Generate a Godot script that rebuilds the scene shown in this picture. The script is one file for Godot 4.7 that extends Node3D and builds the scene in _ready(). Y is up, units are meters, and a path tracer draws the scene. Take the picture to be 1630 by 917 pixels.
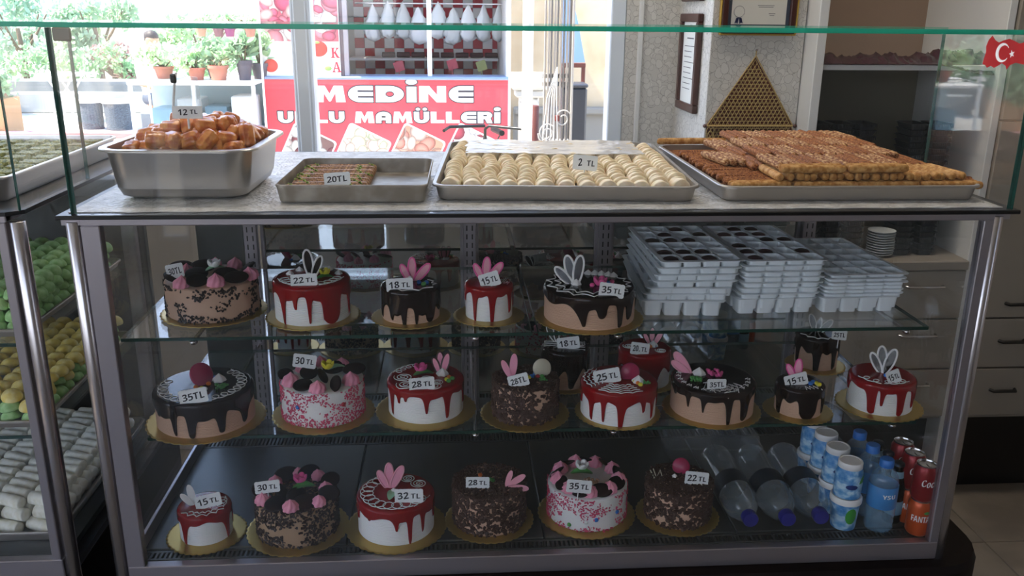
extends Node3D

# ---------------------------------------------------------------- mesh builder
class MB:
	var v := PackedVector3Array()
	var n := PackedVector3Array()
	var uv := PackedVector2Array()
	var ix := PackedInt32Array()
	var t := Transform3D.IDENTITY

	func vert(p: Vector3, nn: Vector3, u := Vector2.ZERO) -> int:
		v.push_back(t * p)
		n.push_back((t.basis * nn).normalized())
		uv.push_back(u)
		return v.size() - 1

	func tri(a: int, b: int, c: int) -> void:
		var g := (v[b] - v[a]).cross(v[c] - v[a])
		if g.dot(n[a] + n[b] + n[c]) > 0.0:
			ix.push_back(a); ix.push_back(c); ix.push_back(b)
		else:
			ix.push_back(a); ix.push_back(b); ix.push_back(c)

	func quad(a: int, b: int, c: int, d: int) -> void:
		tri(a, b, c); tri(a, c, d)

	func poly(pts: Array, nn: Vector3, uvs: Array = []) -> void:
		var k0 := v.size()
		for i in pts.size():
			vert(pts[i], nn, uvs[i] if uvs.size() > i else Vector2.ZERO)
		for i in range(1, pts.size() - 1):
			tri(k0, k0 + i, k0 + i + 1)

	# ring to ring, outward = (b - a) x tangent
	func strip(a: PackedVector3Array, b: PackedVector3Array, closed := true) -> void:
		var m := a.size()
		var k0 := v.size()
		for i in m:
			var p := a[(i - 1 + m) % m] if closed or i > 0 else a[i]
			var q := a[(i + 1) % m] if closed or i < m - 1 else a[i]
			var p2 := b[(i - 1 + m) % m] if closed or i > 0 else b[i]
			var q2 := b[(i + 1) % m] if closed or i < m - 1 else b[i]
			var nn := (b[i] - a[i]).cross((q - p) + (q2 - p2)).normalized()
			vert(a[i], nn); vert(b[i], nn)
		for i in (m if closed else m - 1):
			var j := (i + 1) % m
			quad(k0 + 2 * i, k0 + 2 * j, k0 + 2 * j + 1, k0 + 2 * i + 1)

	func cap(a: PackedVector3Array, nn: Vector3) -> void:
		var c := Vector3.ZERO
		for p in a: c += p
		c /= a.size()
		var k := vert(c, nn)
		for p in a: vert(p, nn)
		for i in a.size(): tri(k, k + 1 + i, k + 1 + (i + 1) % a.size())

	# profile (r, y) from bottom axis, outwards, up, to the top axis
	func lathe(prof: Array, seg := 32, crease := 40.0) -> void:
		var m := prof.size()
		var fn := []
		for k in m - 1:
			var d: Vector2 = prof[k + 1] - prof[k]
			fn.push_back(Vector2(d.y, -d.x).normalized())
		var cc := cos(deg_to_rad(crease))
		var cs := PackedVector2Array()
		for i in seg: cs.push_back(Vector2(cos(TAU * i / seg), sin(TAU * i / seg)))
		for k in m - 1:
			var n0: Vector2 = fn[k]
			var n1: Vector2 = fn[k]
			if k > 0 and fn[k - 1].dot(fn[k]) > cc: n0 = (fn[k - 1] + fn[k]).normalized()
			if k < m - 2 and fn[k + 1].dot(fn[k]) > cc: n1 = (fn[k + 1] + fn[k]).normalized()
			var p0: Vector2 = prof[k]
			var p1: Vector2 = prof[k + 1]
			var k0 := v.size()
			for i in seg:
				var e := cs[i]
				vert(Vector3(e.x * p0.x, p0.y, e.y * p0.x), Vector3(e.x * n0.x, n0.y, e.y * n0.x), Vector2(float(i) / seg, p0.y))
				vert(Vector3(e.x * p1.x, p1.y, e.y * p1.x), Vector3(e.x * n1.x, n1.y, e.y * n1.x), Vector2(float(i) / seg, p1.y))
			for i in seg:
				var j := (i + 1) % seg
				if p0.x > 1e-6: tri(k0 + 2 * i, k0 + 2 * j, k0 + 2 * i + 1)
				if p1.x > 1e-6: tri(k0 + 2 * j, k0 + 2 * j + 1, k0 + 2 * i + 1)

	func cyl(a: Vector3, b: Vector3, r: float, seg := 16, bev := 0.0, r2 := -1.0) -> void:
		var keep := t
		t = t * along(a, b)
		var h := a.distance_to(b)
		var q := r if r2 < 0.0 else r2
		if bev > 0.0: lathe([Vector2(0, 0), Vector2(r - bev, 0), Vector2(r, bev), Vector2(q, h - bev), Vector2(q - bev, h), Vector2(0, h)], seg, 50)
		else: lathe([Vector2(0, 0), Vector2(r, 0), Vector2(q, h), Vector2(0, h)], seg)
		t = keep

	static func along(a: Vector3, b: Vector3) -> Transform3D:
		var y := (b - a).normalized()
		var x := y.cross(Vector3.UP if absf(y.y) < 0.9 else Vector3.RIGHT).normalized()
		return Transform3D(Basis(x, y, x.cross(y)), a)

	func box(c: Vector3, s: Vector3, bev := 0.0, bs := Basis.IDENTITY) -> void:
		var h := s / 2.0
		var ax := [Vector3.RIGHT, Vector3.UP, Vector3.BACK]
		var b := minf(bev, minf(h.x, minf(h.y, h.z)) * 0.9)
		var pt := func(sg: Vector3, face: int) -> Vector3:
			var q := Vector3(sg.x * (h.x - b), sg.y * (h.y - b), sg.z * (h.z - b))
			q[face] = sg[face] * h[face]
			return c + bs * q
		for f in 3:
			var g := (f + 1) % 3
			var e := (f + 2) % 3
			for s1: float in [-1.0, 1.0]:
				var pts := []
				var us := []
				for k: Vector2 in [Vector2(-1, -1), Vector2(1, -1), Vector2(1, 1), Vector2(-1, 1)]:
					var sg := Vector3.ZERO
					sg[f] = s1; sg[g] = k.x; sg[e] = k.y
					pts.push_back(pt.call(sg, f))
					us.push_back(Vector2(k.x * 0.5 + 0.5, k.y * 0.5 + 0.5))
				poly(pts, bs * (ax[f] * s1), us)
		if b <= 0.0: return
		for f in 3:
			var g := (f + 1) % 3
			var e := (f + 2) % 3
			for s1: float in [-1.0, 1.0]:
				for s2: float in [-1.0, 1.0]:
					var pts := []
					for k: Vector2 in [Vector2(-1, 0), Vector2(1, 0), Vector2(1, 1), Vector2(-1, 1)]:
						var sg := Vector3.ZERO
						sg[e] = k.x; sg[f] = s1; sg[g] = s2
						pts.push_back(pt.call(sg, f if k.y == 0.0 else g))
					poly(pts, bs * ((ax[f] * s1 + ax[g] * s2).normalized()))
		for sx: float in [-1.0, 1.0]:
			for sy: float in [-1.0, 1.0]:
				for sz: float in [-1.0, 1.0]:
					var sg := Vector3(sx, sy, sz)
					poly([pt.call(sg, 0), pt.call(sg, 1), pt.call(sg, 2)], bs * sg.normalized())

	func ball(c: Vector3, r: Vector3, bs := Basis.IDENTITY, nu := 14, nv := 8) -> void:
		var keep := t
		t = t * Transform3D(bs, c)
		var k0 := v.size()
		for j in nv + 1:
			var a := PI * j / nv
			for i in nu:
				var b := TAU * i / nu
				var e := Vector3(sin(a) * cos(b), cos(a), sin(a) * sin(b))
				vert(e * r, Vector3(e.x / r.x, e.y / r.y, e.z / r.z).normalized(), Vector2(float(i) / nu, float(j) / nv))
		for j in nv:
			for i in nu:
				var i2 := (i + 1) % nu
				var a0 := k0 + j * nu + i
				var a1 := k0 + j * nu + i2
				if j > 0: tri(a0, a1, a0 + nu)
				if j < nv - 1: tri(a1, a1 + nu, a0 + nu)
		t = keep

	func tube(path: Array, r, seg := 6, closed := false) -> void:
		var m := path.size()
		var up := Vector3.UP
		var d0: Vector3 = (path[1] - path[0]).normalized()
		if absf(d0.y) > 0.9: up = Vector3.RIGHT
		var k0 := v.size()
		for k in m:
			var a: Vector3 = path[(k - 1 + m) % m] if closed or k > 0 else path[k]
			var b: Vector3 = path[(k + 1) % m] if closed or k < m - 1 else path[k]
			var d := (b - a).normalized()
			var x := d.cross(up).normalized()
			if x.length() < 0.5: x = d.cross(Vector3.BACK).normalized()
			var y := x.cross(d).normalized()
			up = y
			var rr: float = r[k] if r is Array else r
			for i in seg:
				var e := x * cos(TAU * i / seg) + y * sin(TAU * i / seg)
				vert(path[k] + e * rr, e)
		for k in (m if closed else m - 1):
			var k2 := (k + 1) % m
			for i in seg:
				var i2 := (i + 1) % seg
				quad(k0 + k * seg + i, k0 + k * seg + i2, k0 + k2 * seg + i2, k0 + k2 * seg + i)
		if not closed:
			for e in [0, m - 1]:
				var a: Vector3 = path[0] - path[1] if e == 0 else path[m - 1] - path[m - 2]
				var pts := PackedVector3Array()
				var rr: float = r[e] if r is Array else r
				if rr > 1e-4:
					var kk := v.size()
					for i in seg: vert_raw(v[k0 + e * seg + i], (t.basis * a).normalized())
					for i in range(1, seg - 1): tri(kk, kk + i, kk + i + 1)

	func vert_raw(p: Vector3, nn: Vector3) -> void:
		v.push_back(p); n.push_back(nn); uv.push_back(Vector2.ZERO)

	# outline in xy pushed along +z by d
	func prism(o: PackedVector2Array, d: float) -> void:
		if Geometry2D.is_polygon_clockwise(o): o.reverse()
		var m := o.size()
		var lo := o[0]
		var hi := o[0]
		for p in o:
			lo = lo.min(p); hi = hi.max(p)
		var tr := Geometry2D.triangulate_polygon(o)
		for s in 2:
			var k0 := v.size()
			for p in o: vert(Vector3(p.x, p.y, d * s), Vector3(0, 0, 1 if s == 1 else -1), Vector2((p.x - lo.x) / (hi.x - lo.x), (hi.y - p.y) / (hi.y - lo.y)))
			for k in tr.size() / 3: tri(k0 + tr[3 * k], k0 + tr[3 * k + 1], k0 + tr[3 * k + 2])
		for i in m:
			var a := o[i]
			var b := o[(i + 1) % m]
			var e := (b - a).normalized()
			poly([Vector3(a.x, a.y, 0), Vector3(b.x, b.y, 0), Vector3(b.x, b.y, d), Vector3(a.x, a.y, d)], Vector3(e.y, -e.x, 0))

	# smooth grid of nu columns (wrapped if closed) by nv rows; flip turns it inside out
	func grid(p: PackedVector3Array, nu: int, nv: int, closed := true, flip := false) -> void:
		var nn := PackedVector3Array()
		nn.resize(p.size())
		var cu := nu if closed else nu - 1
		for j in nv - 1:
			for i in cu:
				var a := j * nu + i
				var b := j * nu + (i + 1) % nu
				var g := (p[a + nu] - p[a]).cross(p[b] - p[a]) + (p[b + nu] - p[b]).cross(p[b + nu] - p[a + nu])
				if flip: g = -g
				nn[a] += g; nn[b] += g; nn[a + nu] += g; nn[b + nu] += g
		var k0 := v.size()
		for k in p.size(): vert(p[k], nn[k].normalized() if nn[k].length_squared() > 1e-20 else Vector3.UP, Vector2(float(k % nu) / maxf(1, cu), float(k / nu) / (nv - 1)))
		for j in nv - 1:
			for i in cu:
				quad(k0 + j * nu + i, k0 + j * nu + (i + 1) % nu, k0 + (j + 1) * nu + (i + 1) % nu, k0 + (j + 1) * nu + i)

	func arrays(m: Mesh, xf: Transform3D) -> void:
		for s in m.get_surface_count():
			var a := m.surface_get_arrays(s)
			var k0 := v.size()
			var pv: PackedVector3Array = a[Mesh.ARRAY_VERTEX]
			var pn: PackedVector3Array = a[Mesh.ARRAY_NORMAL]
			for k in pv.size(): vert(xf * pv[k], xf.basis.orthonormalized() * pn[k])
			var pi = a[Mesh.ARRAY_INDEX]
			if pi == null: pi = PackedInt32Array(range(pv.size()))
			for k in pi.size() / 3: tri(k0 + pi[3 * k], k0 + pi[3 * k + 1], k0 + pi[3 * k + 2])

	func mesh() -> ArrayMesh:
		var a := []
		a.resize(Mesh.ARRAY_MAX)
		a[Mesh.ARRAY_VERTEX] = v; a[Mesh.ARRAY_NORMAL] = n; a[Mesh.ARRAY_TEX_UV] = uv; a[Mesh.ARRAY_INDEX] = ix
		var m := ArrayMesh.new()
		m.add_surface_from_arrays(Mesh.PRIMITIVE_TRIANGLES, a)
		return m

# ---------------------------------------------------------------- naming helpers
var taken := {}
var rng := RandomNumberGenerator.new()
var M := {}

func numbered(called: String) -> String:
	var k: int = taken.get(called, 0)
	taken[called] = k + 1
	return called if k == 0 else "%s_%03d" % [called, k]

func nth(n: int) -> String:
	return "%d%s" % [n, "th" if n % 100 in [11, 12, 13] else {1: "st", 2: "nd", 3: "rd"}.get(n % 10, "th")]

func tag(o: Node, label: String, category: String, group := "") -> Node:
	o.set_meta("label", label); o.set_meta("category", category)
	if group: o.set_meta("group", group)
	return o

func thing(called: String, label: String, category: String, at := Vector3.ZERO, turn := 0.0, group := "") -> Node3D:
	var o := Node3D.new()
	o.name = numbered(called)
	add_child(o)
	o.position = at; o.rotation.y = turn
	tag(o, label, category, group)
	return o

func put(called: String, m: Mesh, mat: Material, parent: Node = null, kind := "") -> MeshInstance3D:
	var o := MeshInstance3D.new()
	o.mesh = m
	o.material_override = mat
	if kind: o.set_meta("kind", kind)
	if parent == null:
		o.name = numbered(called)
		add_child(o)
	else:
		var k := 0
		var nm := called
		while parent.has_node(nm):
			k += 1
			nm = "%s_%03d" % [called, k]
		o.name = nm
		parent.add_child(o, true)
	return o

# world-space mesh under a parent that stands somewhere else
func putw(called: String, b: MB, mat: Material, parent: Node = null, kind := "") -> MeshInstance3D:
	var o := put(called, b.mesh(), mat, parent, kind)
	if parent is Node3D: o.position = -(parent as Node3D).position
	return o

func struct(called: String, b: MB, mat: Material, parent: Node = null) -> MeshInstance3D:
	return putw(called, b, mat, parent, "structure" if parent == null else "")

func dup(root: Node3D, called: String, label: String, at: Vector3, turn := 0.0, group := "") -> Node3D:
	var r: Node3D = root.duplicate()
	r.name = numbered(called)
	add_child(r)
	r.position = at; r.rotation = Vector3(0, turn, 0)
	r.set_meta("label", label)
	if group: r.set_meta("group", group)
	return r

func bx(lo: Vector3, hi: Vector3, bev := 0.0) -> MB:
	var b := MB.new()
	b.box((lo + hi) / 2.0, hi - lo, bev)
	return b

func scatter(called: String, m: Mesh, xfs: Array, mat: Material, parent: Node3D) -> void:
	var mm := MultiMesh.new()
	mm.transform_format = MultiMesh.TRANSFORM_3D
	mm.mesh = m
	mm.instance_count = xfs.size()
	for i in xfs.size(): mm.set_instance_transform(i, xfs[i])
	var o := MultiMeshInstance3D.new()
	o.multimesh = mm
	o.material_override = mat
	o.name = called
	o.set_meta("kind", "stuff")
	parent.add_child(o, true)

# ---------------------------------------------------------------- materials
func mat(c: String, rough := 0.6, metal := 0.0, spec := 0.5) -> StandardMaterial3D:
	var m := StandardMaterial3D.new()
	m.albedo_color = Color(c)
	m.roughness = rough; m.metallic = metal; m.metallic_specular = spec
	return m

func noise(seed_: int, freq: float, a: Color, b: Color, size := 256, typ := FastNoiseLite.TYPE_SIMPLEX_SMOOTH, oct := 4) -> NoiseTexture2D:
	var f := FastNoiseLite.new()
	f.seed = seed_; f.frequency = freq; f.noise_type = typ; f.fractal_octaves = oct
	var g := Gradient.new()
	g.colors = PackedColorArray([a, b])
	g.offsets = PackedFloat32Array([0.25, 0.75])
	var tx := NoiseTexture2D.new()
	tx.width = size; tx.height = size; tx.seamless = true; tx.noise = f; tx.color_ramp = g
	return tx

func tri(m: StandardMaterial3D, tx: Texture2D, scale: float) -> StandardMaterial3D:
	m.albedo_texture = tx
	m.uv1_triplanar = true
	m.uv1_scale = Vector3.ONE * scale
	return m

func glassm(c: String, a: float, rough := 0.02) -> StandardMaterial3D:
	var m := mat(c, rough)
	m.transparency = BaseMaterial3D.TRANSPARENCY_ALPHA
	m.albedo_color.a = a
	return m

func bump(m: StandardMaterial3D, tx: Texture2D, cm: float) -> StandardMaterial3D:
	m.heightmap_enabled = true; m.heightmap_texture = tx; m.heightmap_scale = cm
	return m

func font(bold := true, serif := false) -> SystemFont:
	var f := SystemFont.new()
	f.font_names = PackedStringArray(["Droid Serif" if serif else "Droid Sans"])
	f.font_weight = 700 if bold else 400
	return f

# lettering centred on the origin of xf, facing its +z; wrap > 0 bends it round a vertical axis behind it
func text(b: MB, s: String, w: float, h: float, xf: Transform3D, f: Font, depth := 0.0006, wrap := 0.0) -> void:
	var tm := TextMesh.new()
	tm.text = s; tm.font = f; tm.font_size = 64; tm.pixel_size = 0.01; tm.depth = 0.1; tm.curve_step = 2.0
	var a := tm.get_mesh_arrays()
	var pv: PackedVector3Array = a[Mesh.ARRAY_VERTEX]
	if pv.is_empty(): return
	var pn: PackedVector3Array = a[Mesh.ARRAY_NORMAL]
	var lo := pv[0]
	var hi := pv[0]
	for p in pv:
		lo = lo.min(p); hi = hi.max(p)
	var c := (lo + hi) / 2.0
	var sx := w / maxf(hi.x - lo.x, 1e-6)
	var sy := h / maxf(hi.y - lo.y, 1e-6)
	var k0 := b.v.size()
	for k in pv.size():
		var p := Vector3((pv[k].x - c.x) * sx, (pv[k].y - c.y) * sy, (pv[k].z - lo.z) / maxf(hi.z - lo.z, 1e-6) * depth)
		var nn := pn[k]
		if wrap > 0.0:
			var q := p.x / wrap
			p = Vector3(sin(q) * (wrap + p.z), p.y, cos(q) * (wrap + p.z) - wrap)
			nn = Basis(Vector3.UP, q) * nn
		b.vert(xf * p, xf.basis.orthonormalized() * nn)
	var pi = a[Mesh.ARRAY_INDEX]
	if pi == null: pi = PackedInt32Array(range(pv.size()))
	for k in pi.size() / 3: b.tri(k0 + pi[3 * k], k0 + pi[3 * k + 1], k0 + pi[3 * k + 2])

# rounded rectangle ring, first index +x then towards +z
func rr(w: float, d: float, r: float, y: float, k := 6) -> PackedVector3Array:
	var o := PackedVector3Array()
	for q in 4:
		var cx := (w / 2 - r) * (1 if q == 0 or q == 3 else -1)
		var cz := (d / 2 - r) * (1 if q < 2 else -1)
		for i in k + 1:
			var a := PI / 2 * (q + float(i) / k)
			o.push_back(Vector3(cx + r * cos(a), y, cz + r * sin(a)))
	return o

func pan(w: float, d: float, h: float, taper: float, r: float, rim: float, thick := 0.002, foot := 0.006) -> MB:
	var b := MB.new()
	var base := rr(w - 2 * taper - 2 * foot, d - 2 * taper - 2 * foot, r * 0.8, 0)
	var f1 := rr(w - 2 * taper - foot * 0.6, d - 2 * taper - foot * 0.6, r * 0.92, foot * 0.3)
	var f2 := rr(w - 2 * taper, d - 2 * taper, r, foot)
	var top := rr(w, d, r + taper * 0.5, h - 0.002)
	var o1 := rr(w + 2 * rim, d + 2 * rim, r + taper * 0.5 + rim, h - 0.002)
	var o2 := rr(w + 2 * rim, d + 2 * rim, r + taper * 0.5 + rim, h + 0.001)
	var o3 := rr(w + 2 * rim - 0.002, d + 2 * rim - 0.002, r + taper * 0.5 + rim, h + 0.0025)
	var i1 := rr(w - 2 * thick, d - 2 * thick, r + taper * 0.5 - thick, h + 0.0025)
	var i2 := rr(w - 2 * taper - 2 * thick, d - 2 * taper - 2 * thick, r - thick, foot + thick)
	var i3 := rr(w - 2 * taper - 2 * foot - 2 * thick, d - 2 * taper - 2 * foot - 2 * thick, r * 0.8 - thick, thick)
	b.cap(base, Vector3.DOWN)
	b.strip(base, f1); b.strip(f1, f2); b.strip(f2, top)
	if rim > 0.0: b.strip(top, o1)
	b.strip(o1, o2); b.strip(o2, o3); b.strip(o3, i1); b.strip(i1, i2); b.strip(i2, i3)
	b.cap(i3, Vector3.UP)
	return b

# ---------------------------------------------------------------- printed textures
func wallpaper_print() -> ImageTexture:
	var s := 512
	var im := Image.create(s, s, false, Image.FORMAT_RGB8)
	im.fill(Color("c4c1ba"))
	var r := RandomNumberGenerator.new()
	r.seed = 11
	for k in 210:
		var c := Vector2(r.randf() * s, r.randf() * s)
		var a := r.randf_range(20, 36)
		var q := r.randf_range(0.62, 0.95)
		var w := r.randf() * PI
		var fill := Color("c4c1ba").lerp(Color("d0cdc6"), r.randf())
		for y in range(int(c.y - a) - 1, int(c.y + a) + 2):
			for x in range(int(c.x - a) - 1, int(c.x + a) + 2):
				var d := (Vector2(x, y) - c).rotated(w)
				# petal: an ellipse with one pointed end
				var e := Vector2(d.x / a, d.y / (a * q) * (1.0 + 0.25 * d.x / a)).length()
				if e < 1.0: im.set_pixel(posmod(x, s), posmod(y, s), fill if e < 0.955 else Color("6d6a66"))
	im.generate_mipmaps()
	return ImageTexture.create_from_image(im)

func food_print(w: int, h: int, bg: Color, cols: Array, n: int, r0: float, r1: float, sd: int) -> ImageTexture:
	var im := Image.create(w, h, false, Image.FORMAT_RGB8)
	im.fill(bg)
	var r := RandomNumberGenerator.new()
	r.seed = sd
	for k in n:
		var c := Vector2(r.randf() * w, r.randf() * h)
		var a := r.randf_range(r0, r1)
		var q := r.randf_range(0.6, 1.0)
		var tn := r.randf() * PI
		var col: Color = cols[r.randi() % cols.size()]
		for y in range(maxi(0, int(c.y - a)), mini(h, int(c.y + a) + 1)):
			for x in range(maxi(0, int(c.x - a)), mini(w, int(c.x + a) + 1)):
				var d := (Vector2(x, y) - c).rotated(tn)
				var e := Vector2(d.x / a, d.y / (a * q)).length()
				if e < 1.0: im.set_pixel(x, y, col.lerp(col.darkened(0.45), e * e * e))
	return ImageTexture.create_from_image(im)

func printed(tx: Texture2D, rough := 0.5) -> StandardMaterial3D:
	var m := mat("ffffff", rough)
	m.albedo_texture = tx
	return m

# ---------------------------------------------------------------- scene
func view() -> void:
	var th := atan(437.0 / 1400.0)
	var ps := atan(0.0689)
	var ro := 0.0091
	var f0 := Vector3(sin(ps), 0, -cos(ps))
	var r0 := Vector3(cos(ps), 0, sin(ps))
	var fw := f0 * cos(th) - Vector3.UP * sin(th)
	var up := Vector3.UP * cos(th) + f0 * sin(th)
	var rt := r0 * cos(ro) + up * sin(ro)
	var u2 := up * cos(ro) - r0 * sin(ro)
	var cam := Camera3D.new()
	cam.name = "camera"
	cam.fov = rad_to_deg(2.0 * atan(458.5 / 1400.0))
	cam.near = 0.05; cam.far = 200.0
	add_child(cam)
	cam.transform = Transform3D(Basis(rt, u2, -fw), Vector3(0, 1.6, 0))
	cam.current = true

	var sky := ProceduralSkyMaterial.new()
	sky.sky_top_color = Color("97b8ea"); sky.sky_horizon_color = Color("f1f5fa"); sky.sky_curve = 0.2
	sky.ground_bottom_color = Color("b9b4ab"); sky.ground_horizon_color = Color("dcdad6")
	sky.sky_energy_multiplier = 1.35; sky.ground_energy_multiplier = 1.0
	sky.use_debanding = false
	var env := Environment.new()
	env.background_mode = Environment.BG_SKY
	env.sky = Sky.new()
	env.sky.sky_material = sky
	env.tonemap_mode = Environment.TONE_MAPPER_LINEAR
	env.tonemap_exposure = 2.5
	env.sdfgi_enabled = true; env.ssao_enabled = true; env.ssil_enabled = true
	var we := WorldEnvironment.new()
	we.name = "world"
	we.environment = env
	add_child(we)

	var sun := DirectionalLight3D.new()
	sun.name = "sun"
	sun.light_energy = 2.5
	sun.light_color = Color("fff4e2")
	sun.light_angular_distance = 0.6
	sun.shadow_enabled = true
	sun.sky_mode = DirectionalLight3D.SKY_MODE_LIGHT_ONLY
	add_child(sun)
	sun.look_at_from_position(Vector3.ZERO, Vector3(0.95, -1.5, -0.12))

func palette() -> void:
	M.paper = mat("ffffff", 0.75)
	M.paper.albedo_texture = wallpaper_print()
	M.paper.uv1_triplanar = true; M.paper.uv1_world_triplanar = true; M.paper.uv1_scale = Vector3.ONE * 3.9
	M.white = mat("d9d9d6", 0.5)
	M.plaster = mat("a49c92", 0.85)
	M.ceiling = mat("dedbd4", 0.9)
	M.upvc = mat("d8e0e8", 0.45)
	M.tile = bump(tri(mat("ffffff", 0.35), noise(3, 0.01, Color("6a6259"), Color("7c7368")), 1.2), noise(4, 0.05, Color.BLACK, Color.WHITE), 0.05)
	M.grout = mat("4a443c", 0.9)
	M.cab = mat("8e867b", 0.5)
	M.dark = mat("15130f", 0.6)
	M.black = mat("0a0a0b", 0.35)
	M.niche_top = mat("8a7565", 0.8)
	M.niche = mat("757060", 0.8)
	M.alu = mat("a49ea2", 0.36, 0.8)
	M.chrome = mat("d6d3d3", 0.16, 1.0)
	M.satin = mat("c4bebe", 0.27, 0.95)
	M.steel = bump(mat("b9b6b2", 0.3, 0.95), noise(9, 0.02, Color(0.3, 0.3, 0.3), Color(0.7, 0.7, 0.7)), 0.01)
	M.pan = bump(mat("a8a29a", 0.42, 0.8), noise(19, 0.02, Color(0.3, 0.3, 0.3), Color(0.7, 0.7, 0.7)), 0.02)
	M.oldpan = tri(mat("ffffff", 0.45, 0.6), noise(8, 0.012, Color("857c70"), Color("aca69c")), 4.0)
	M.mirror = mat("c2c6c4", 0.015, 1.0)
	M.glass = glassm("dff0ea", 0.006)
	M.glass.metallic_specular = 0.38
	M.shelfglass = glassm("7fc0ac", 0.03)
	M.shelfglass.metallic_specular = 0.45
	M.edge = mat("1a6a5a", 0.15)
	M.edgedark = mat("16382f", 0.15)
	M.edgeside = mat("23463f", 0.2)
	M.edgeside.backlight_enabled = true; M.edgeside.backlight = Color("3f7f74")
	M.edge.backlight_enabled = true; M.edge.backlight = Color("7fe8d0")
	M.slate = mat("4a4d4c", 0.38, 0.55)
	M.plinth = mat("150d0a", 0.55, 0.0, 0.3)
	M.wood = mat("43221a", 0.35)
	M.gold = bump(mat("c9a44f", 0.28, 0.9), noise(5, 0.08, Color.BLACK, Color.WHITE), 0.06)
	M.board = bump(mat("c0a45c", 0.34, 0.75), noise(6, 0.15, Color(0.3, 0.3, 0.3), Color(0.7, 0.7, 0.7)), 0.03)
	M.cream = mat("eae8e4", 0.55)
	M.cream.subsurf_scatter_enabled = true; M.cream.subsurf_scatter_strength = 0.15
	M.beige = mat("c8a48a", 0.6)
	M.sponge = mat("a98a6c", 0.8)
	M.red = mat("8a0810", 0.1, 0.0, 0.38)
	M.choc = mat("1a0a06", 0.1, 0.0, 0.38)
	M.crumb = mat("2c1710", 0.55)
	M.crumb2 = mat("40251a", 0.6)
	M.leafchoc = mat("21100c", 0.6, 0.0, 0.3)
	M.kiss = mat("f09cb2", 0.55); M.kiss.subsurf_scatter_enabled = true; M.kiss.subsurf_scatter_strength = 0.1
	M.pale = mat("e9a0ae", 0.5)
	M.pinkbit = mat("cf4a6a", 0.5)
	M.icing = mat("f2f0ec", 0.45)
	M.ivory = mat("d8d2b8", 0.45)
	M.brightpink = mat("e85a9a", 0.5)
	M.green = mat("4f9a4a", 0.5)
	M.paleleaf = mat("a9d8b0", 0.5)
	M.yellow = mat("e3d53a", 0.5)
	M.orange = mat("e0762a", 0.4)
	M.blue = mat("2d74c8", 0.4)
	M.redbit = mat("b51f2c", 0.4)
	M.magenta = mat("a01f4c", 0.35)
	M.card = mat("e9ebe8", 0.6)
	M.ink = mat("15151a", 0.5)
	M.tray = mat("eaf1f3", 0.35); M.tray.backlight_enabled = true; M.tray.backlight = Color(0.3, 0.3, 0.3)

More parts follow.
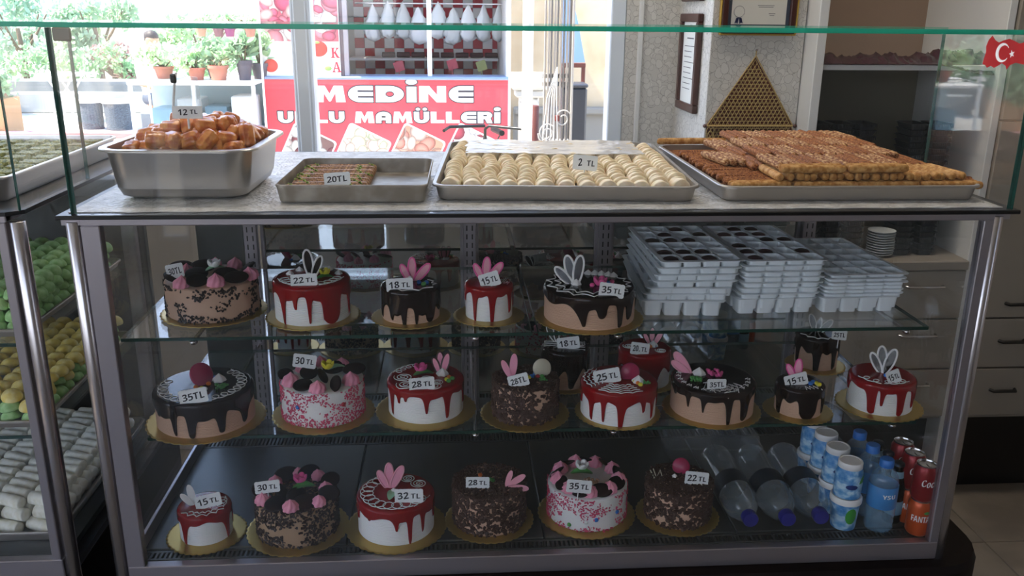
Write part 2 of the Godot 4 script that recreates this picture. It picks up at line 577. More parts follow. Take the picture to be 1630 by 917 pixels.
func shell() -> void:
	var floor_ := struct("floor", bx(Vector3(-4.2, -0.12, -3.27), Vector3(3.2, -0.006, 2.75)), M.tile)
	# floor tiles that show beside the case
	var tm := bx(Vector3(-0.2235, -0.006, -0.2235), Vector3(0.2235, 0.0, 0.2235), 0.0015).mesh()
	for i in range(-2, 4):
		for j in range(-1, 5):
			var o := put("tile", tm, M.tile, floor_)
			o.position = Vector3(1.684 + 0.45 * i - 0.225, 0.0, -2.336 + 0.45 * j - 0.225)
	struct("ceiling", bx(Vector3(-4.2, 3.3, -3.27), Vector3(3.2, 3.45, 2.75)), M.ceiling)
	# rear wall: the big shop window on the left, papered wall on the right
	struct("wall_rear", bx(Vector3(0.597, 0.0, -3.27), Vector3(3.2, 3.3, -3.1)), M.paper)
	struct("wall_rear", bx(Vector3(-4.2, 3.12, -3.27), Vector3(0.597, 3.3, -3.1)), M.plaster)
	struct("wall_rear", bx(Vector3(-4.2, 0.0, -3.27), Vector3(0.597, 0.98, -3.1)), M.plaster)
	struct("wall_pier", bx(Vector3(0.779, 0.0, -3.1), Vector3(1.066, 3.3, -2.70), 0.002), M.paper)
	struct("trim_1", bx(Vector3(0.638, 0.0, -3.105), Vector3(0.655, 3.3, -3.088), 0.003), M.white)
	for s: Array in [[-3.1, -0.8, 0, 3.3], [-0.8, 2.3, 0, 1.1], [-0.8, 2.3, 2.65, 3.3], [2.3, 2.6, 0, 3.3]]: struct("wall_left", bx(Vector3(-4.2, s[2], s[0]), Vector3(-4.05, s[3], s[1])), M.plaster)
	var fl := MB.new()
	for q: Array in [[-0.8, 1.1, -0.76, 2.65], [0.73, 1.1, 0.77, 2.65], [2.26, 1.1, 2.3, 2.65], [-0.8, 1.1, 2.3, 1.14], [-0.8, 2.61, 2.3, 2.65]]: fl.box(Vector3(-4.13, (q[1] + q[3]) / 2, (q[0] + q[2]) / 2), Vector3(0.07, q[3] - q[1], q[2] - q[0]), 0.004)
	var w6 := struct("window_6", fl, M.upvc)
	for s: Array in [[-0.76, 0.73], [0.77, 2.26]]: put("pane", bx(Vector3(-4.133, 1.14, s[0]), Vector3(-4.127, 2.61, s[1])).mesh(), M.glass, w6)
	struct("wall_right", bx(Vector3(3.05, 0.0, -3.1), Vector3(3.2, 3.3, 0.2)), M.plaster)
	struct("wall_right", bx(Vector3(3.05, 0.0, 0.6), Vector3(3.2, 3.3, 2.6)), M.plaster)
	struct("wall_right", bx(Vector3(3.05, 0.0, 0.2), Vector3(3.2, 1.0, 0.6)), M.plaster)
	struct("wall_right", bx(Vector3(3.05, 2.4, 0.2), Vector3(3.2, 3.3, 0.6)), M.plaster)
	# front wall with the street door and its windows, behind the photographer
	for s: Array in [[-4.2, -3.9, 0, 3.3], [-3.9, -2.0, 0, 1.1], [-3.9, -0.5, 2.65, 3.3], [-2.0, -1.87, 0, 2.65], [-1.87, -1.66, 0, 0.2], [-1.66, -1.55, 0, 2.65], [-1.55, -0.5, 0, 1.15], [-0.5, 3.2, 0, 3.3]]:
		struct("wall_front", bx(Vector3(s[0], s[2], 2.6), Vector3(s[1], s[3], 2.75)), M.plaster)
	# window frames and panes of the rear wall
	var wf := MB.new()
	for s: Array in [[-4.05, 0.98, -3.98, 3.12], [-2.9, 0.98, -2.83, 3.12], [0.545, 0.98, 0.597, 3.12], [-4.05, 0.98, 0.597, 1.04], [-4.05, 3.05, 0.597, 3.12]]:
		wf.box(Vector3((s[0] + s[2]) / 2, (s[1] + s[3]) / 2, -3.15), Vector3(s[2] - s[0], s[3] - s[1], 0.09), 0.004)
	var win := struct("window_1", wf, M.upvc)
	var mul := MB.new()
	mul.box(Vector3(-0.502, 2.05, -3.145), Vector3(0.066, 2.1, 0.1), 0.006)
	mul.box(Vector3(-0.502, 2.05, -3.092), Vector3(0.042, 2.1, 0.012), 0.004)
	put("mullion", mul.mesh(), M.upvc, win)
	for s: Array in [[-3.98, -2.9], [-2.83, -0.535], [-0.469, 0.545]]:
		put("pane", bx(Vector3(s[0], 1.04, -3.163), Vector3(s[1], 3.05, -3.157)).mesh(), M.glass, win)
	var k := 2
	for s: Array in [[-3.9, -2.0, 1.1], [-1.87, -1.66, 0.2], [-1.55, -0.5, 1.15]]:
		var f := MB.new()
		for q: Array in [[s[0], s[2], s[0] + 0.03, 2.65], [s[1] - 0.03, s[2], s[1], 2.65], [s[0], s[2], s[1], s[2] + 0.03], [s[0], 2.62, s[1], 2.65]]:
			f.box(Vector3((q[0] + q[2]) / 2, (q[1] + q[3]) / 2, 2.68), Vector3(q[2] - q[0], q[3] - q[1], 0.06), 0.004)
		var w2 := struct("window_%d" % k, f, M.upvc)
		put("pane", bx(Vector3(s[0] + 0.03, s[2] + 0.03, 2.677), Vector3(s[1] - 0.03, 2.62, 2.683)).mesh(), M.glass, w2)
		k += 1
	var f3 := MB.new()
	for q: Array in [[0.2, 1.0, 0.23, 2.4], [0.57, 1.0, 0.6, 2.4], [0.2, 1.0, 0.6, 1.03], [0.2, 2.37, 0.6, 2.4]]:
		f3.box(Vector3(3.12, (q[1] + q[3]) / 2, (q[0] + q[2]) / 2), Vector3(0.06, q[3] - q[1], q[2] - q[0]), 0.004)
	var w5 := struct("window_5", f3, M.upvc)
	put("pane", bx(Vector3(3.117, 1.03, 0.23), Vector3(3.123, 2.37, 0.57)).mesh(), M.glass, w5)

# flat ceiling lamps over the staff side
func lamps() -> void:
	for x: float in [-0.75, 0.95]:
		var t := thing("ceiling_lamp", "flat white ceiling lamp over the staff side, %s one" % ("left" if x < 0 else "right"), "lamp", Vector3(x, 3.3, -2.3))
		var b := MB.new()
		for q: Array in [[0, 0.165, 1.24, 0.03], [0, -0.165, 1.24, 0.03], [-0.605, 0, 0.03, 0.3], [0.605, 0, 0.03, 0.3]]: b.box(Vector3(q[0], -0.02, q[1]), Vector3(q[2], 0.04, q[3]), 0.004)
		put("lamp_frame", b.mesh(), M.white, t)
		var g := mat("f4f2ea", 0.5)
		g.emission_enabled = true; g.emission = Color("fff6e6"); g.emission_energy_multiplier = 0.5
		put("lamp_panel", bx(Vector3(-0.59, -0.03, -0.15), Vector3(0.59, -0.004, 0.15)).mesh(), g, t)
		var l := AreaLight3D.new()
		l.name = "lamp_light"
		l.area_size = Vector2(1.18, 0.3)
		l.light_energy = 0.6
		l.light_color = Color("fff3e4")
		l.shadow_enabled = true
		l.set("area_range", 8.0)
		t.add_child(l)
		l.position = Vector3(0, -0.034, 0)
		l.rotation.x = -PI / 2

# ---------------------------------------------------------------- the display case
func pane(called: String, lo: Vector3, hi: Vector3, m: Material, parent: Node3D, edges: Array, em := "edge") -> void:
	var o := putw(called, bx(lo, hi), m, parent)
	if edges.is_empty(): return
	# polished green edges, a hair proud of the sheet
	var b := MB.new()
	for e: Array in edges: b.box((e[0] + e[1]) / 2.0, e[1] - e[0])
	put("polished_edge", b.mesh(), M[em], o)

func case_main() -> void:
	var c := thing("pastry_case", "long glass pastry case with chrome posts, full of decorated cakes and drinks", "display case", Vector3(0.165, 0, -1.78))
	# plinth with rounded corners
	var st := MB.new()
	var k0 := rr(1.72, 0.82, 0.11, 0.0)
	var rings := []
	for q: Array in [[-0.02, 0.0], [0.0, 0.02], [0.0, 0.555], [-0.006, 0.57], [-0.03, 0.575]]:
		var g := rr(1.72 + 2 * q[0], 0.82 + 2 * q[0], 0.11 + q[0], q[1])
		for i in g.size(): g[i] += Vector3(0.205, 0, -1.83)
		rings.push_back(g)
	st.cap(rings[0], Vector3.DOWN)
	for i in 4: st.strip(rings[i], rings[i + 1])
	st.cap(rings[4], Vector3.UP)
	putw("plinth", st, M.plinth, c)
	# front frame of aluminium rails between the two round posts
	for q: Array in [["rail", -0.61, 1.2615, 0.946, 1.279], ["rail", -0.61, 0.5745, 0.946, 0.612], ["stile", -0.61, 0.612, -0.579, 1.2615], ["stile", 0.928, 0.612, 0.946, 1.2615]]:
		putw(q[0], bx(Vector3(q[1], q[2], -1.466), Vector3(q[3], q[4], -1.446), 0.0015), M.alu, c)
	for x: float in [-0.6235, 0.9535]:
		var b := MB.new()
		b.cyl(Vector3(x, 0.565, -1.457), Vector3(x, 1.268, -1.457), 0.0125, 24, 0.001)
		putw("post", b, M.satin, c)
		putw("gasket", bx(Vector3(minf(x, x + signf(-x) * 0.013) - 0.0025, 0.5745, -1.462), Vector3(minf(x, x + signf(-x) * 0.013) + 0.0145, 1.268, -1.454)), M.dark, c)
	pane("front_glass", Vector3(-0.579, 0.612, -1.4585), Vector3(0.928, 1.2615, -1.4535), M.glass, c, [])
	pane("side_glass", Vector3(-0.6095, 0.575, -2.06), Vector3(-0.6045, 1.262, -1.467), M.glass, c, [])
	pane("side_glass", Vector3(0.9475, 0.575, -2.06), Vector3(0.9525, 1.262, -1.467), M.glass, c, [])
	# deck the goods stand on upstairs
	var dk := bx(Vector3(-0.64, 1.2625, -2.12), Vector3(0.975, 1.2725, -1.4495))
	putw("counter_base", dk, M.alu, c)
	putw("counter_glass", bx(Vector3(-0.647, 1.2725, -2.14), Vector3(0.99, 1.2795, -1.4435), 0.0015), M.black, c)
	# floor of the cold well
	for i in 4:
		var x0 := -0.6 + 0.386 * i
		putw("deck_panel", bx(Vector3(x0 + 0.001, 0.598, -1.915), Vector3(x0 + 0.385, 0.613, -1.502), 0.002), M.slate, c)
	putw("well_floor", bx(Vector3(-0.604, 0.576, -2.06), Vector3(0.947, 0.58, -1.466)), M.dark, c)
	for z: Array in [[-1.498, -1.468], [-1.985, -1.919]]:
		var g := MB.new()
		g.box(Vector3(0.17, 0.606, z[0] + 0.003), Vector3(1.54, 0.012, 0.006), 0.001)
		g.box(Vector3(0.17, 0.606, z[1] - 0.003), Vector3(1.54, 0.012, 0.006), 0.001)
		var x := -0.596
		while x < 0.94:
			g.box(Vector3(x, 0.607, (z[0] + z[1]) / 2), Vector3(0.0042, 0.009, z[1] - z[0] - 0.008))
			x += 0.0088
		putw("vent_grille", g, M.slate, c, "stuff")
	putw("rear_sill", bx(Vector3(-0.604, 0.58, -2.06), Vector3(0.947, 0.628, -1.99), 0.003), M.slate, c)
	putw("side_sill", bx(Vector3(-0.604, 0.58, -1.99), Vector3(-0.597, 0.64, -1.468), 0.001), M.alu, c)
	putw("corner_panel", bx(Vector3(-0.603, 0.6, -2.06), Vector3(-0.493, 1.262, -2.05), 0.002), M.slate, c)
	# back: mirror doors between slotted uprights
	for q: Array in [[-0.452, 0.02], [0.056, 0.346], [0.384, 0.848]]:
		putw("mirror_door", bx(Vector3(q[0], 0.628, -2.07), Vector3(q[1], 1.2615, -2.062)), M.mirror, c)
		for x: float in [q[0], q[1]]:
			putw("door_edge", bx(Vector3(x - 0.004, 0.628, -2.063), Vector3(x + 0.004, 1.2615, -2.055), 0.001), M.alu, c)
	for x: float in [-0.475, 0.038, 0.365, 0.866]:
		var u := putw("upright", bx(Vector3(x - 0.016, 0.6, -2.055), Vector3(x + 0.016, 1.262, -2.035), 0.002), M.alu, c)
		var sl := MB.new()
		for i in 30:
			for s: float in [-0.0065, 0.0065]:
				sl.box(Vector3(x + s, 0.63 + 0.021 * i, -2.0349), Vector3(0.003, 0.0125, 0.0006))
		var so := put("slot", sl.mesh(), M.black, u, "stuff")
		for y: float in [1.0245, 0.826]:
			if absf(x - 0.365) < 0.01: continue
			var br := MB.new()
			br.box(Vector3(x, y + 0.0005, -1.79), Vector3(0.006, 0.007, 0.5), 0.001)
			br.ball(Vector3(x, y - 0.0005, -1.535), Vector3(0.0075, 0.0055, 0.009))
			putw("bracket", br, M.chrome, c)
	for y: float in [1.0245, 0.826]:
		var br := MB.new()
		br.box(Vector3(0.306, y + 0.0005, -1.79), Vector3(0.006, 0.007, 0.5), 0.001)
		br.ball(Vector3(0.306, y - 0.0005, -1.535), Vector3(0.0075, 0.0055, 0.009))
		putw("bracket", br, M.chrome, c)
	# sneeze guard of glass on top
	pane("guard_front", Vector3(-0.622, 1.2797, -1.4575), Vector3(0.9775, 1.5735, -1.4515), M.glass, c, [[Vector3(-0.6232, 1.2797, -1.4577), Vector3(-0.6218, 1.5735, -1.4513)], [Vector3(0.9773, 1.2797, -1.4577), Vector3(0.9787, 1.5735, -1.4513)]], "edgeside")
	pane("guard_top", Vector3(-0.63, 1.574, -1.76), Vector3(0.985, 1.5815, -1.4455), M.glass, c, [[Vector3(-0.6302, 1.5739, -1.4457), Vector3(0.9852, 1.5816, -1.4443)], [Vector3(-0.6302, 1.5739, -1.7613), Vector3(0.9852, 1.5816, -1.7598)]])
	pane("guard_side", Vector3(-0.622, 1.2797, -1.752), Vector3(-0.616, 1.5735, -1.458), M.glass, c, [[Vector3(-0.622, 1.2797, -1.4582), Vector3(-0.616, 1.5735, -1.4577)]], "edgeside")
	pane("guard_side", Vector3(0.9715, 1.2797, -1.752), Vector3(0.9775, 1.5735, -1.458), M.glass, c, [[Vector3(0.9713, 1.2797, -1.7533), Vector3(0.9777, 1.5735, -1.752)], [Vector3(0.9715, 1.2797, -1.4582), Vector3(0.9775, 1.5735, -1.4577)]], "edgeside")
	for x: float in [-0.6, ]:
		putw("corner_clip", bx(Vector3(x - 0.016, 1.553, -1.4635), Vector3(x + 0.012, 1.5737, -1.4577), 0.002), mat("8a7f72", 0.5), c)
	# glass shelves rest on the brackets
	for q: Array in [["upper", 1.0285, -0.6, 0.1435, "left upper glass shelf carrying the top row of four smaller cakes"], ["upper", 1.0285, 0.1565, 0.905, "right upper glass shelf carrying one big chocolate cake and stacked white trays"], ["lower", 0.8302, -0.575, 0.91, "long lower glass shelf carrying the middle row of eleven cakes"]]:
		var s := thing("glass_shelf", q[4], "shelf", Vector3((q[2] + q[3]) / 2, q[1], -1.755))
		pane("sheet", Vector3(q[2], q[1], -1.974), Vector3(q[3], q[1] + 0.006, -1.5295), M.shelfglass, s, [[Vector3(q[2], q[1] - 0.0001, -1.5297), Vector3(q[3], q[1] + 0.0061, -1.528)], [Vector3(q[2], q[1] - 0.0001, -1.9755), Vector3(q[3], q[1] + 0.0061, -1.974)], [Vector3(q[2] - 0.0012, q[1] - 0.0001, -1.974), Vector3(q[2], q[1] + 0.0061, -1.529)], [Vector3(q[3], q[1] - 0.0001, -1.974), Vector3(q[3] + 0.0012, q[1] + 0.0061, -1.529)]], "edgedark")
		s.get_child(0).get_child(0).position = Vector3.ZERO

func hutch() -> void:
	var c := thing("hutch", "tall white hutch with open shelves over a worktop, behind the counter", "cabinet", Vector3(1.36, 0, -2.8))
	putw("side_panel", bx(Vector3(1.069, 0.0, -3.095), Vector3(1.097, 2.5, -2.61), 0.002), M.white, c)
	putw("side_panel", bx(Vector3(1.64, 0.0, -3.095), Vector3(1.664, 2.5, -2.61), 0.002), M.white, c)
	putw("back_panel", bx(Vector3(1.097, 1.463, -3.09), Vector3(1.64, 2.5, -3.08)), M.niche_top, c)
	putw("back_panel", bx(Vector3(1.097, 0.86, -3.09), Vector3(1.64, 1.447, -3.08)), M.niche, c)
	putw("shelf", bx(Vector3(1.097, 1.447, -3.08), Vector3(1.64, 1.463, -2.63), 0.0015), M.white, c)
	putw("worktop", bx(Vector3(1.097, 0.83, -3.08), Vector3(1.64, 0.86, -2.595), 0.003), M.cab, c)
	putw("carcass", bx(Vector3(1.097, 0.3, -3.08), Vector3(1.64, 0.83, -2.62)), M.cab, c)
	putw("toe_kick", bx(Vector3(1.097, 0.0, -3.09), Vector3(1.64, 0.3, -2.69)), M.black, c)
	for q: Array in [[0.665, 0.828], [0.49, 0.662], [0.315, 0.487]]:
		var d := putw("drawer", bx(Vector3(1.1, q[0] + 0.0015, -2.62), Vector3(1.637, q[1] - 0.0015, -2.6), 0.0015), M.cab, c)
		var h := MB.new()
		h.tube([Vector3(1.44, q[1] - 0.05, -2.601), Vector3(1.445, q[1] - 0.05, -2.58), Vector3(1.56, q[1] - 0.05, -2.58), Vector3(1.565, q[1] - 0.05, -2.601)], 0.005, 8)
		put("handle", h.mesh(), M.chrome, d)
	var t := thing("drawer_cabinet", "beige drawer cabinet with dark handles at the right end of the room", "cabinet", Vector3(2.3, 0, -2.75))
	putw("carcass", bx(Vector3(1.667, 0.3, -3.09), Vector3(2.95, 2.5, -2.62)), M.cab, t)
	putw("toe_kick", bx(Vector3(1.667, 0.0, -3.09), Vector3(2.95, 0.3, -2.69)), M.black, t)
	for q: Array in [[0.315, 0.487], [0.49, 0.662], [0.665, 1.3], [1.303, 2.49]]:
		for x: float in [1.668, 2.31]:
			var d := putw("drawer" if q[1] < 1.0 else "door", bx(Vector3(x, q[0] + 0.0015, -2.62), Vector3(x + 0.639, q[1] - 0.0015, -2.6), 0.0015), M.cab, t)
			var h := MB.new()
			var y: float = q[0] + 0.095 if q[1] < 1.0 else q[0] + 0.05
			var hx := x + 0.15
			h.tube([Vector3(hx - 0.03, y, -2.601), Vector3(hx - 0.025, y, -2.585), Vector3(hx + 0.05, y, -2.585), Vector3(hx + 0.055, y, -2.601)], 0.006, 8)
			put("handle", h.mesh(), M.dark, d)

# ---------------------------------------------------------------- cakes
var shared := {}

func cream_mesh() -> Mesh:
	if not shared.has("cream"):
		var p: Array = [Vector2(0, 0), Vector2(0.985, 0)]
		for k in 22:
			var y := (k + 0.5) / 22.0
			p.push_back(Vector2(0.986, y - 0.018)); p.push_back(Vector2(1.0, y)); p.push_back(Vector2(0.986, y + 0.018))
		p.push_back(Vector2(0.97, 0.995)); p.push_back(Vector2(0, 0.995))
		var b := MB.new()
		b.lathe(p, 72, 60)
		shared["cream"] = b.mesh()
	return shared["cream"]

func rough_mesh() -> Mesh:
	if not shared.has("rough"):
		var f := FastNoiseLite.new()
		f.seed = 5; f.frequency = 0.9; f.fractal_octaves = 2
		var p := PackedVector3Array()
		var nu := 90
		var prof: Array = [Vector2(0.0, 0), Vector2(0.95, 0), Vector2(0.99, 0.03)]
		for k in 12: prof.push_back(Vector2(1.0, 0.08 + k * 0.078))
		prof.append_array([Vector2(0.985, 0.97), Vector2(0.94, 1.0), Vector2(0.7, 1.005), Vector2(0.0, 1.0)])
		for q: Vector2 in prof:
			for i in nu:
				var a := TAU * i / nu
				var r := q.x * (1.0 + 0.013 * f.get_noise_3d(cos(a) * 3, q.y * 3, sin(a) * 3))
				p.push_back(Vector3(r * cos(a), q.y + (0.02 * f.get_noise_3d(q.x * cos(a) * 3, 9, q.x * sin(a) * 3) if q.y > 0.9 else 0.0), r * sin(a)))
		var b := MB.new()
		b.grid(p, nu, prof.size(), true)
		shared["rough"] = b.mesh()
	return shared["rough"]

# scalloped gold board
func board_mesh(r: float) -> Mesh:
	var key := "board%.3f" % r
	if not shared.has(key):
		var b := MB.new()
		var rings := []
		for q: Array in [[-0.003, 0.0], [0.0, 0.0002], [0.0, 0.0016], [-0.003, 0.0024]]:
			var g := PackedVector3Array()
			for i in 144:
				var a := TAU * i / 144
				var rr_: float = r + q[0] + 0.0028 * (absf(sin(a * 18.0)) - 0.6)
				g.push_back(Vector3(rr_ * cos(a), q[1], rr_ * sin(a)))
			rings.push_back(g)
		b.cap(rings[0], Vector3.DOWN)
		for i in 3: b.strip(rings[i], rings[i + 1])
		b.cap(rings[3], Vector3.UP)
		shared[key] = b.mesh()
	return shared[key]

# drips: [u, length, half width] with u = x / r across the front of the cake; the back gets drips of its own
func glaze_mesh(r: float, h: float, low: float, drips: Array) -> Mesh:
	var dr := []
	for d: Array in drips: dr.push_back(Vector3(asin(clampf(d[0], -1, 1)), d[1] * h, d[2] / r))
	var a := 1.75
	while a < TAU - 1.75:
		dr.push_back(Vector3(a, h * rng.randf_range(0.5, 0.95), rng.randf_range(0.05, 0.09)))
		a += rng.randf_range(0.35, 0.7)
	var nc := 384
	var prof := [Vector2(0.0, 0.0022), Vector2(r * 0.6, 0.0022), Vector2(r - 0.007, 0.002), Vector2(r - 0.003, 0.0013), Vector2(r - 0.0004, -0.0006), Vector2(r + 0.0012, -0.0035)]
	var ns := 12
	var p := PackedVector3Array()
	var dep := PackedFloat32Array()
	for i in nc:
		var f := TAU * i / nc
		# nearest drips on both sides
		var inside := -1.0
		var gl := 9.0
		var gr := 9.0
		var ll := low * h
		var lr := low * h
		for d: Vector3 in dr:
			var x := wrapf(f - d.x, -PI, PI)
			if absf(x) < d.z: inside = maxf(inside, d.y - d.z * r * (1.0 - sqrt(1.0 - pow(x / d.z, 2))))
			elif x > 0 and x - d.z < gl:
				gl = x - d.z; ll = d.y
			elif x < 0 and -x - d.z < gr:
				gr = -x - d.z; lr = d.y
		if inside > 0: dep.push_back(inside)
		else:
			var gap := gl + gr
			var q := absf(gl - gr) / gap
			var ln := ll if gl < gr else lr
			var mid := h * low * (1.0 + 0.22 * sin(f * 7.0 + r * 90.0))
			dep.push_back(mid + (maxf(ln - 0.004, mid) - mid) * pow(q, 7.0 if gap > 0.25 else 4.0))
	for q: Vector2 in prof:
		for i in nc:
			var f := TAU * i / nc
			p.push_back(Vector3(sin(f) * q.x, h + q.y, cos(f) * q.x))
	for j in range(1, ns + 1):
		var s := float(j) / ns
		for i in nc:
			var f := TAU * i / nc
			var y := h - 0.0035 - (dep[i] - 0.0035) * s
			var th := 0.0018 + 0.0009 * s
			if s > 0.8: th *= sqrt(maxf(0.0, 1.0 - pow((s - 0.8) / 0.2, 2)))
			var rad := r - 0.0004 + th
			p.push_back(Vector3(sin(f) * rad, y, cos(f) * rad))
	var b := MB.new()
	b.grid(p, nc, prof.size() + ns, true)
	return b.mesh()

class Cake:
	var n: Node3D
	var r: float
	var h: float
	func top(u: float, w: float, up := 0.0) -> Vector3:
		return Vector3(u * r, h + up, w * r)

func base_cake(label: String, at: Vector3, r: float, h: float, br: float) -> Cake:
	var c := Cake.new()
	c.n = thing("cake", label, "cake", at, atan2(-at.x, -at.z))
	c.r = r
	c.h = h
	var b := put("cake_board", board_mesh(br), M.board, c.n)
	b.rotation.y = rng.randf() * TAU
	return c

func drip_cake(label: String, at: Vector3, r: float, h: float, br: float, body: String, glaze: String, low: float, drips: Array) -> Cake:
	var c := base_cake(label, at, r, h, br)
	var o := put("sponge", cream_mesh(), M[body], c.n)
	o.position.y = 0.0024
	o.scale = Vector3(r - 0.0006, h - 0.0024, r - 0.0006)
	o.rotation.y = rng.randf() * TAU
	put("glaze", glaze_mesh(r, h, low, drips), M[glaze], c.n)
	return c

func chip_mesh() -> Mesh:
	if not shared.has("chip"):
		var b := MB.new()
		b.box(Vector3.ZERO, Vector3(0.0042, 0.0014, 0.0028), 0.0004)
		shared["chip"] = b.mesh()
	return shared["chip"]

# cake rolled in crumbs or flakes; fill is the share of its side that they hide
func crumb_cake(label: String, at: Vector3, r: float, h: float, br: float, body: String, bits: String, fill: float, size: float, top_too: bool, count := 1500) -> Cake:
	var c := base_cake(label, at, r, h, br)
	var o := put("sponge", rough_mesh(), M[body], c.n)
	o.position.y = 0.0024
	o.scale = Vector3(r - 0.001, h - 0.0024, r - 0.001)
	var f := FastNoiseLite.new()
	f.seed = int(at.x * 1000); f.frequency = 17.0; f.fractal_octaves = 3
	var xs := []
	for k in count:
		var a := rng.randf() * TAU
		var y := rng.randf_range(0.004, h - 0.001)
		var edge := smoothstep(0.35, 0.0, y / h) * 0.35 + smoothstep(0.8, 1.0, y / h) * 0.2
		if f.get_noise_3d(sin(a) * r, y * 1.6, cos(a) * r) * 1.1 + 0.5 > fill + edge: continue
		var d := Vector3(sin(a), 0, cos(a))
		var bs := Basis(d.cross(Vector3.UP), d, Vector3.UP) * Basis.from_euler(Vector3(rng.randf_range(-0.5, 0.5), rng.randf() * TAU, rng.randf_range(-0.5, 0.5)))
		xs.push_back(Transform3D(bs.scaled_local(Vector3.ONE * size * rng.randf_range(0.6, 1.3)), d * (r + rng.randf_range(-0.0008, 0.0008)) + Vector3(0, y, 0)))
	if top_too:
		for k in count / 2:
			var a := rng.randf() * TAU
			var q := sqrt(rng.randf()) * r
			xs.push_back(Transform3D(Basis.from_euler(Vector3(rng.randf_range(-0.6, 0.6), rng.randf() * TAU, rng.randf_range(-0.6, 0.6))).scaled_local(Vector3.ONE * size * rng.randf_range(0.7, 1.5)), Vector3(sin(a) * q, h + 0.001, cos(a) * q)))
	scatter("crumbs", chip_mesh(), xs, M[bits], c.n)
	return c

# ---- decorations, each a part of its cake; u, w are in cake radii, w towards the viewer
func kiss(c: Cake, u: float, w: float, s := 1.0, lean := 0.0) -> void:
	var key := "kiss%d" % (int(absf(u) * 97) % 3)
	if not shared.has(key):
		var p := PackedVector3Array()
		var nu := 48
		var prof := [Vector2(0.0, 0), Vector2(0.8, 0.0), Vector2(0.98, 0.12), Vector2(1.0, 0.32), Vector2(0.93, 0.55), Vector2(0.97, 0.66), Vector2(0.88, 0.85), Vector2(0.72, 1.05), Vector2(0.5, 1.2), Vector2(0.28, 1.36), Vector2(0.1, 1.55), Vector2(0.0, 1.65)]
		var lx := 0.16 * (key.unicode_at(4) - 49)
		for q: Vector2 in prof:
			for i in nu:
				var a := TAU * i / nu
				var g := 1.0 + 0.09 * sin(a * 8.0 + q.y * 3.2)
				p.push_back(Vector3(q.x * g * cos(a) + lx * q.y * q.y * 0.4, q.y, q.x * g * sin(a)))
		var b := MB.new()
		b.grid(p, nu, prof.size())
		shared[key] = b.mesh()
	var o := put("meringue_kiss", shared[key], M.kiss, c.n)
	o.position = c.top(u, w)
	o.scale = Vector3.ONE * 0.0128 * s
	o.rotation = Vector3(0, rng.randf() * TAU, 0)
	if lean != 0.0: o.rotation.z = lean

func choc(c: Cake, u: float, w: float, yaw: float, tilt: float, s := 1.0, up := 0.006) -> void:
	if not shared.has("choc"):
		var b := MB.new()
		b.ball(Vector3.ZERO, Vector3(0.021, 0.0038, 0.0135), Basis.IDENTITY, 24, 10)
		shared["choc"] = b.mesh()
	var o := put("chocolate_oval", shared["choc"], M.leafchoc, c.n)
	o.position = c.top(u, w, up)
	o.rotation = Vector3(tilt, yaw, 0)
	o.scale = Vector3.ONE * s

# bunny ears: upright plates with a rim; style gives rim and inner colour; rolls in degrees, one per ear
func ears(c: Cake, u: float, w: float, rolls: Array, rim: String, inner: String, s := 1.0, up := 0.0) -> void:
	var k := 0
	for a: float in rolls:
		var q := s * (1.0 if k % 2 == 0 else 0.82)
		k += 1
		var o2 := PackedVector2Array()
		var loop := []
		for i in 28:
			var f := TAU * i / 28
			var x := 0.0072 * q * cos(f) * (1.0 + 0.18 * sin(f))
			var y := 0.0235 * q * (1.0 + sin(f))
			o2.push_back(Vector2(x, y)); loop.push_back(Vector3(x, y, 0.001))
		var b := MB.new()
		b.prism(o2, 0.002)
		var e := put("bunny_ear", b.mesh(), M[inner], c.n)
		e.position = c.top(u, w, up) + Vector3(sin(deg_to_rad(a)) * 0.006, -0.001, 0.0018 * k)
		e.rotation = Vector3(-0.22, 0, deg_to_rad(-a))
		if rim != inner:
			var t := MB.new()
			t.tube(loop, 0.0018 * s, 6, true)
			put("ear_rim", t.mesh(), M[rim], e)

func flower(c: Cake, u: float, w: float, col: String, s := 1.0, up := 0.004) -> void:
	var b := MB.new()
	for k in 5:
		var a := TAU * k / 5 + 0.3
		var d := Vector3(sin(a), 0, cos(a))
		b.ball(d * 0.0065 + Vector3(0, 0.004, 0), Vector3(0.0055, 0.0065, 0.0022), Basis(d.cross(Vector3.UP), Vector3.UP, d) * Basis(Vector3.RIGHT, 0.45), 10, 6)
	b.ball(Vector3(0, 0.003, 0), Vector3(0.004, 0.0045, 0.004), Basis.IDENTITY, 8, 6)
	var o := put("sugar_flower", b.mesh(), M[col], c.n)
	o.position = c.top(u, w, up)
	o.scale = Vector3.ONE * s

func leaf(c: Cake, u: float, w: float, yaw: float, col := "paleleaf", s := 1.0, up := 0.003) -> void:
	var p := PackedVector3Array()
	for j in 9:
		var v := j / 8.0
		for i in 7:
			var x := (i / 6.0 - 0.5) * 2.0
			p.push_back(Vector3((v - 0.5) * 0.036, 0.003 * sin(v * PI) + 0.0028 * absf(x) * sin(v * PI), x * 0.0085 * pow(sin(v * PI), 0.7)))
	var b := MB.new()
	b.grid(p, 7, 9, false, true)
	for k in p.size(): p[k].y -= 0.0012
	b.grid(p, 7, 9, false)
	var o := put("sugar_leaf", b.mesh(), M[col], c.n)
	o.position = c.top(u, w, up)
	o.rotation.y = yaw
	o.scale = Vector3.ONE * s

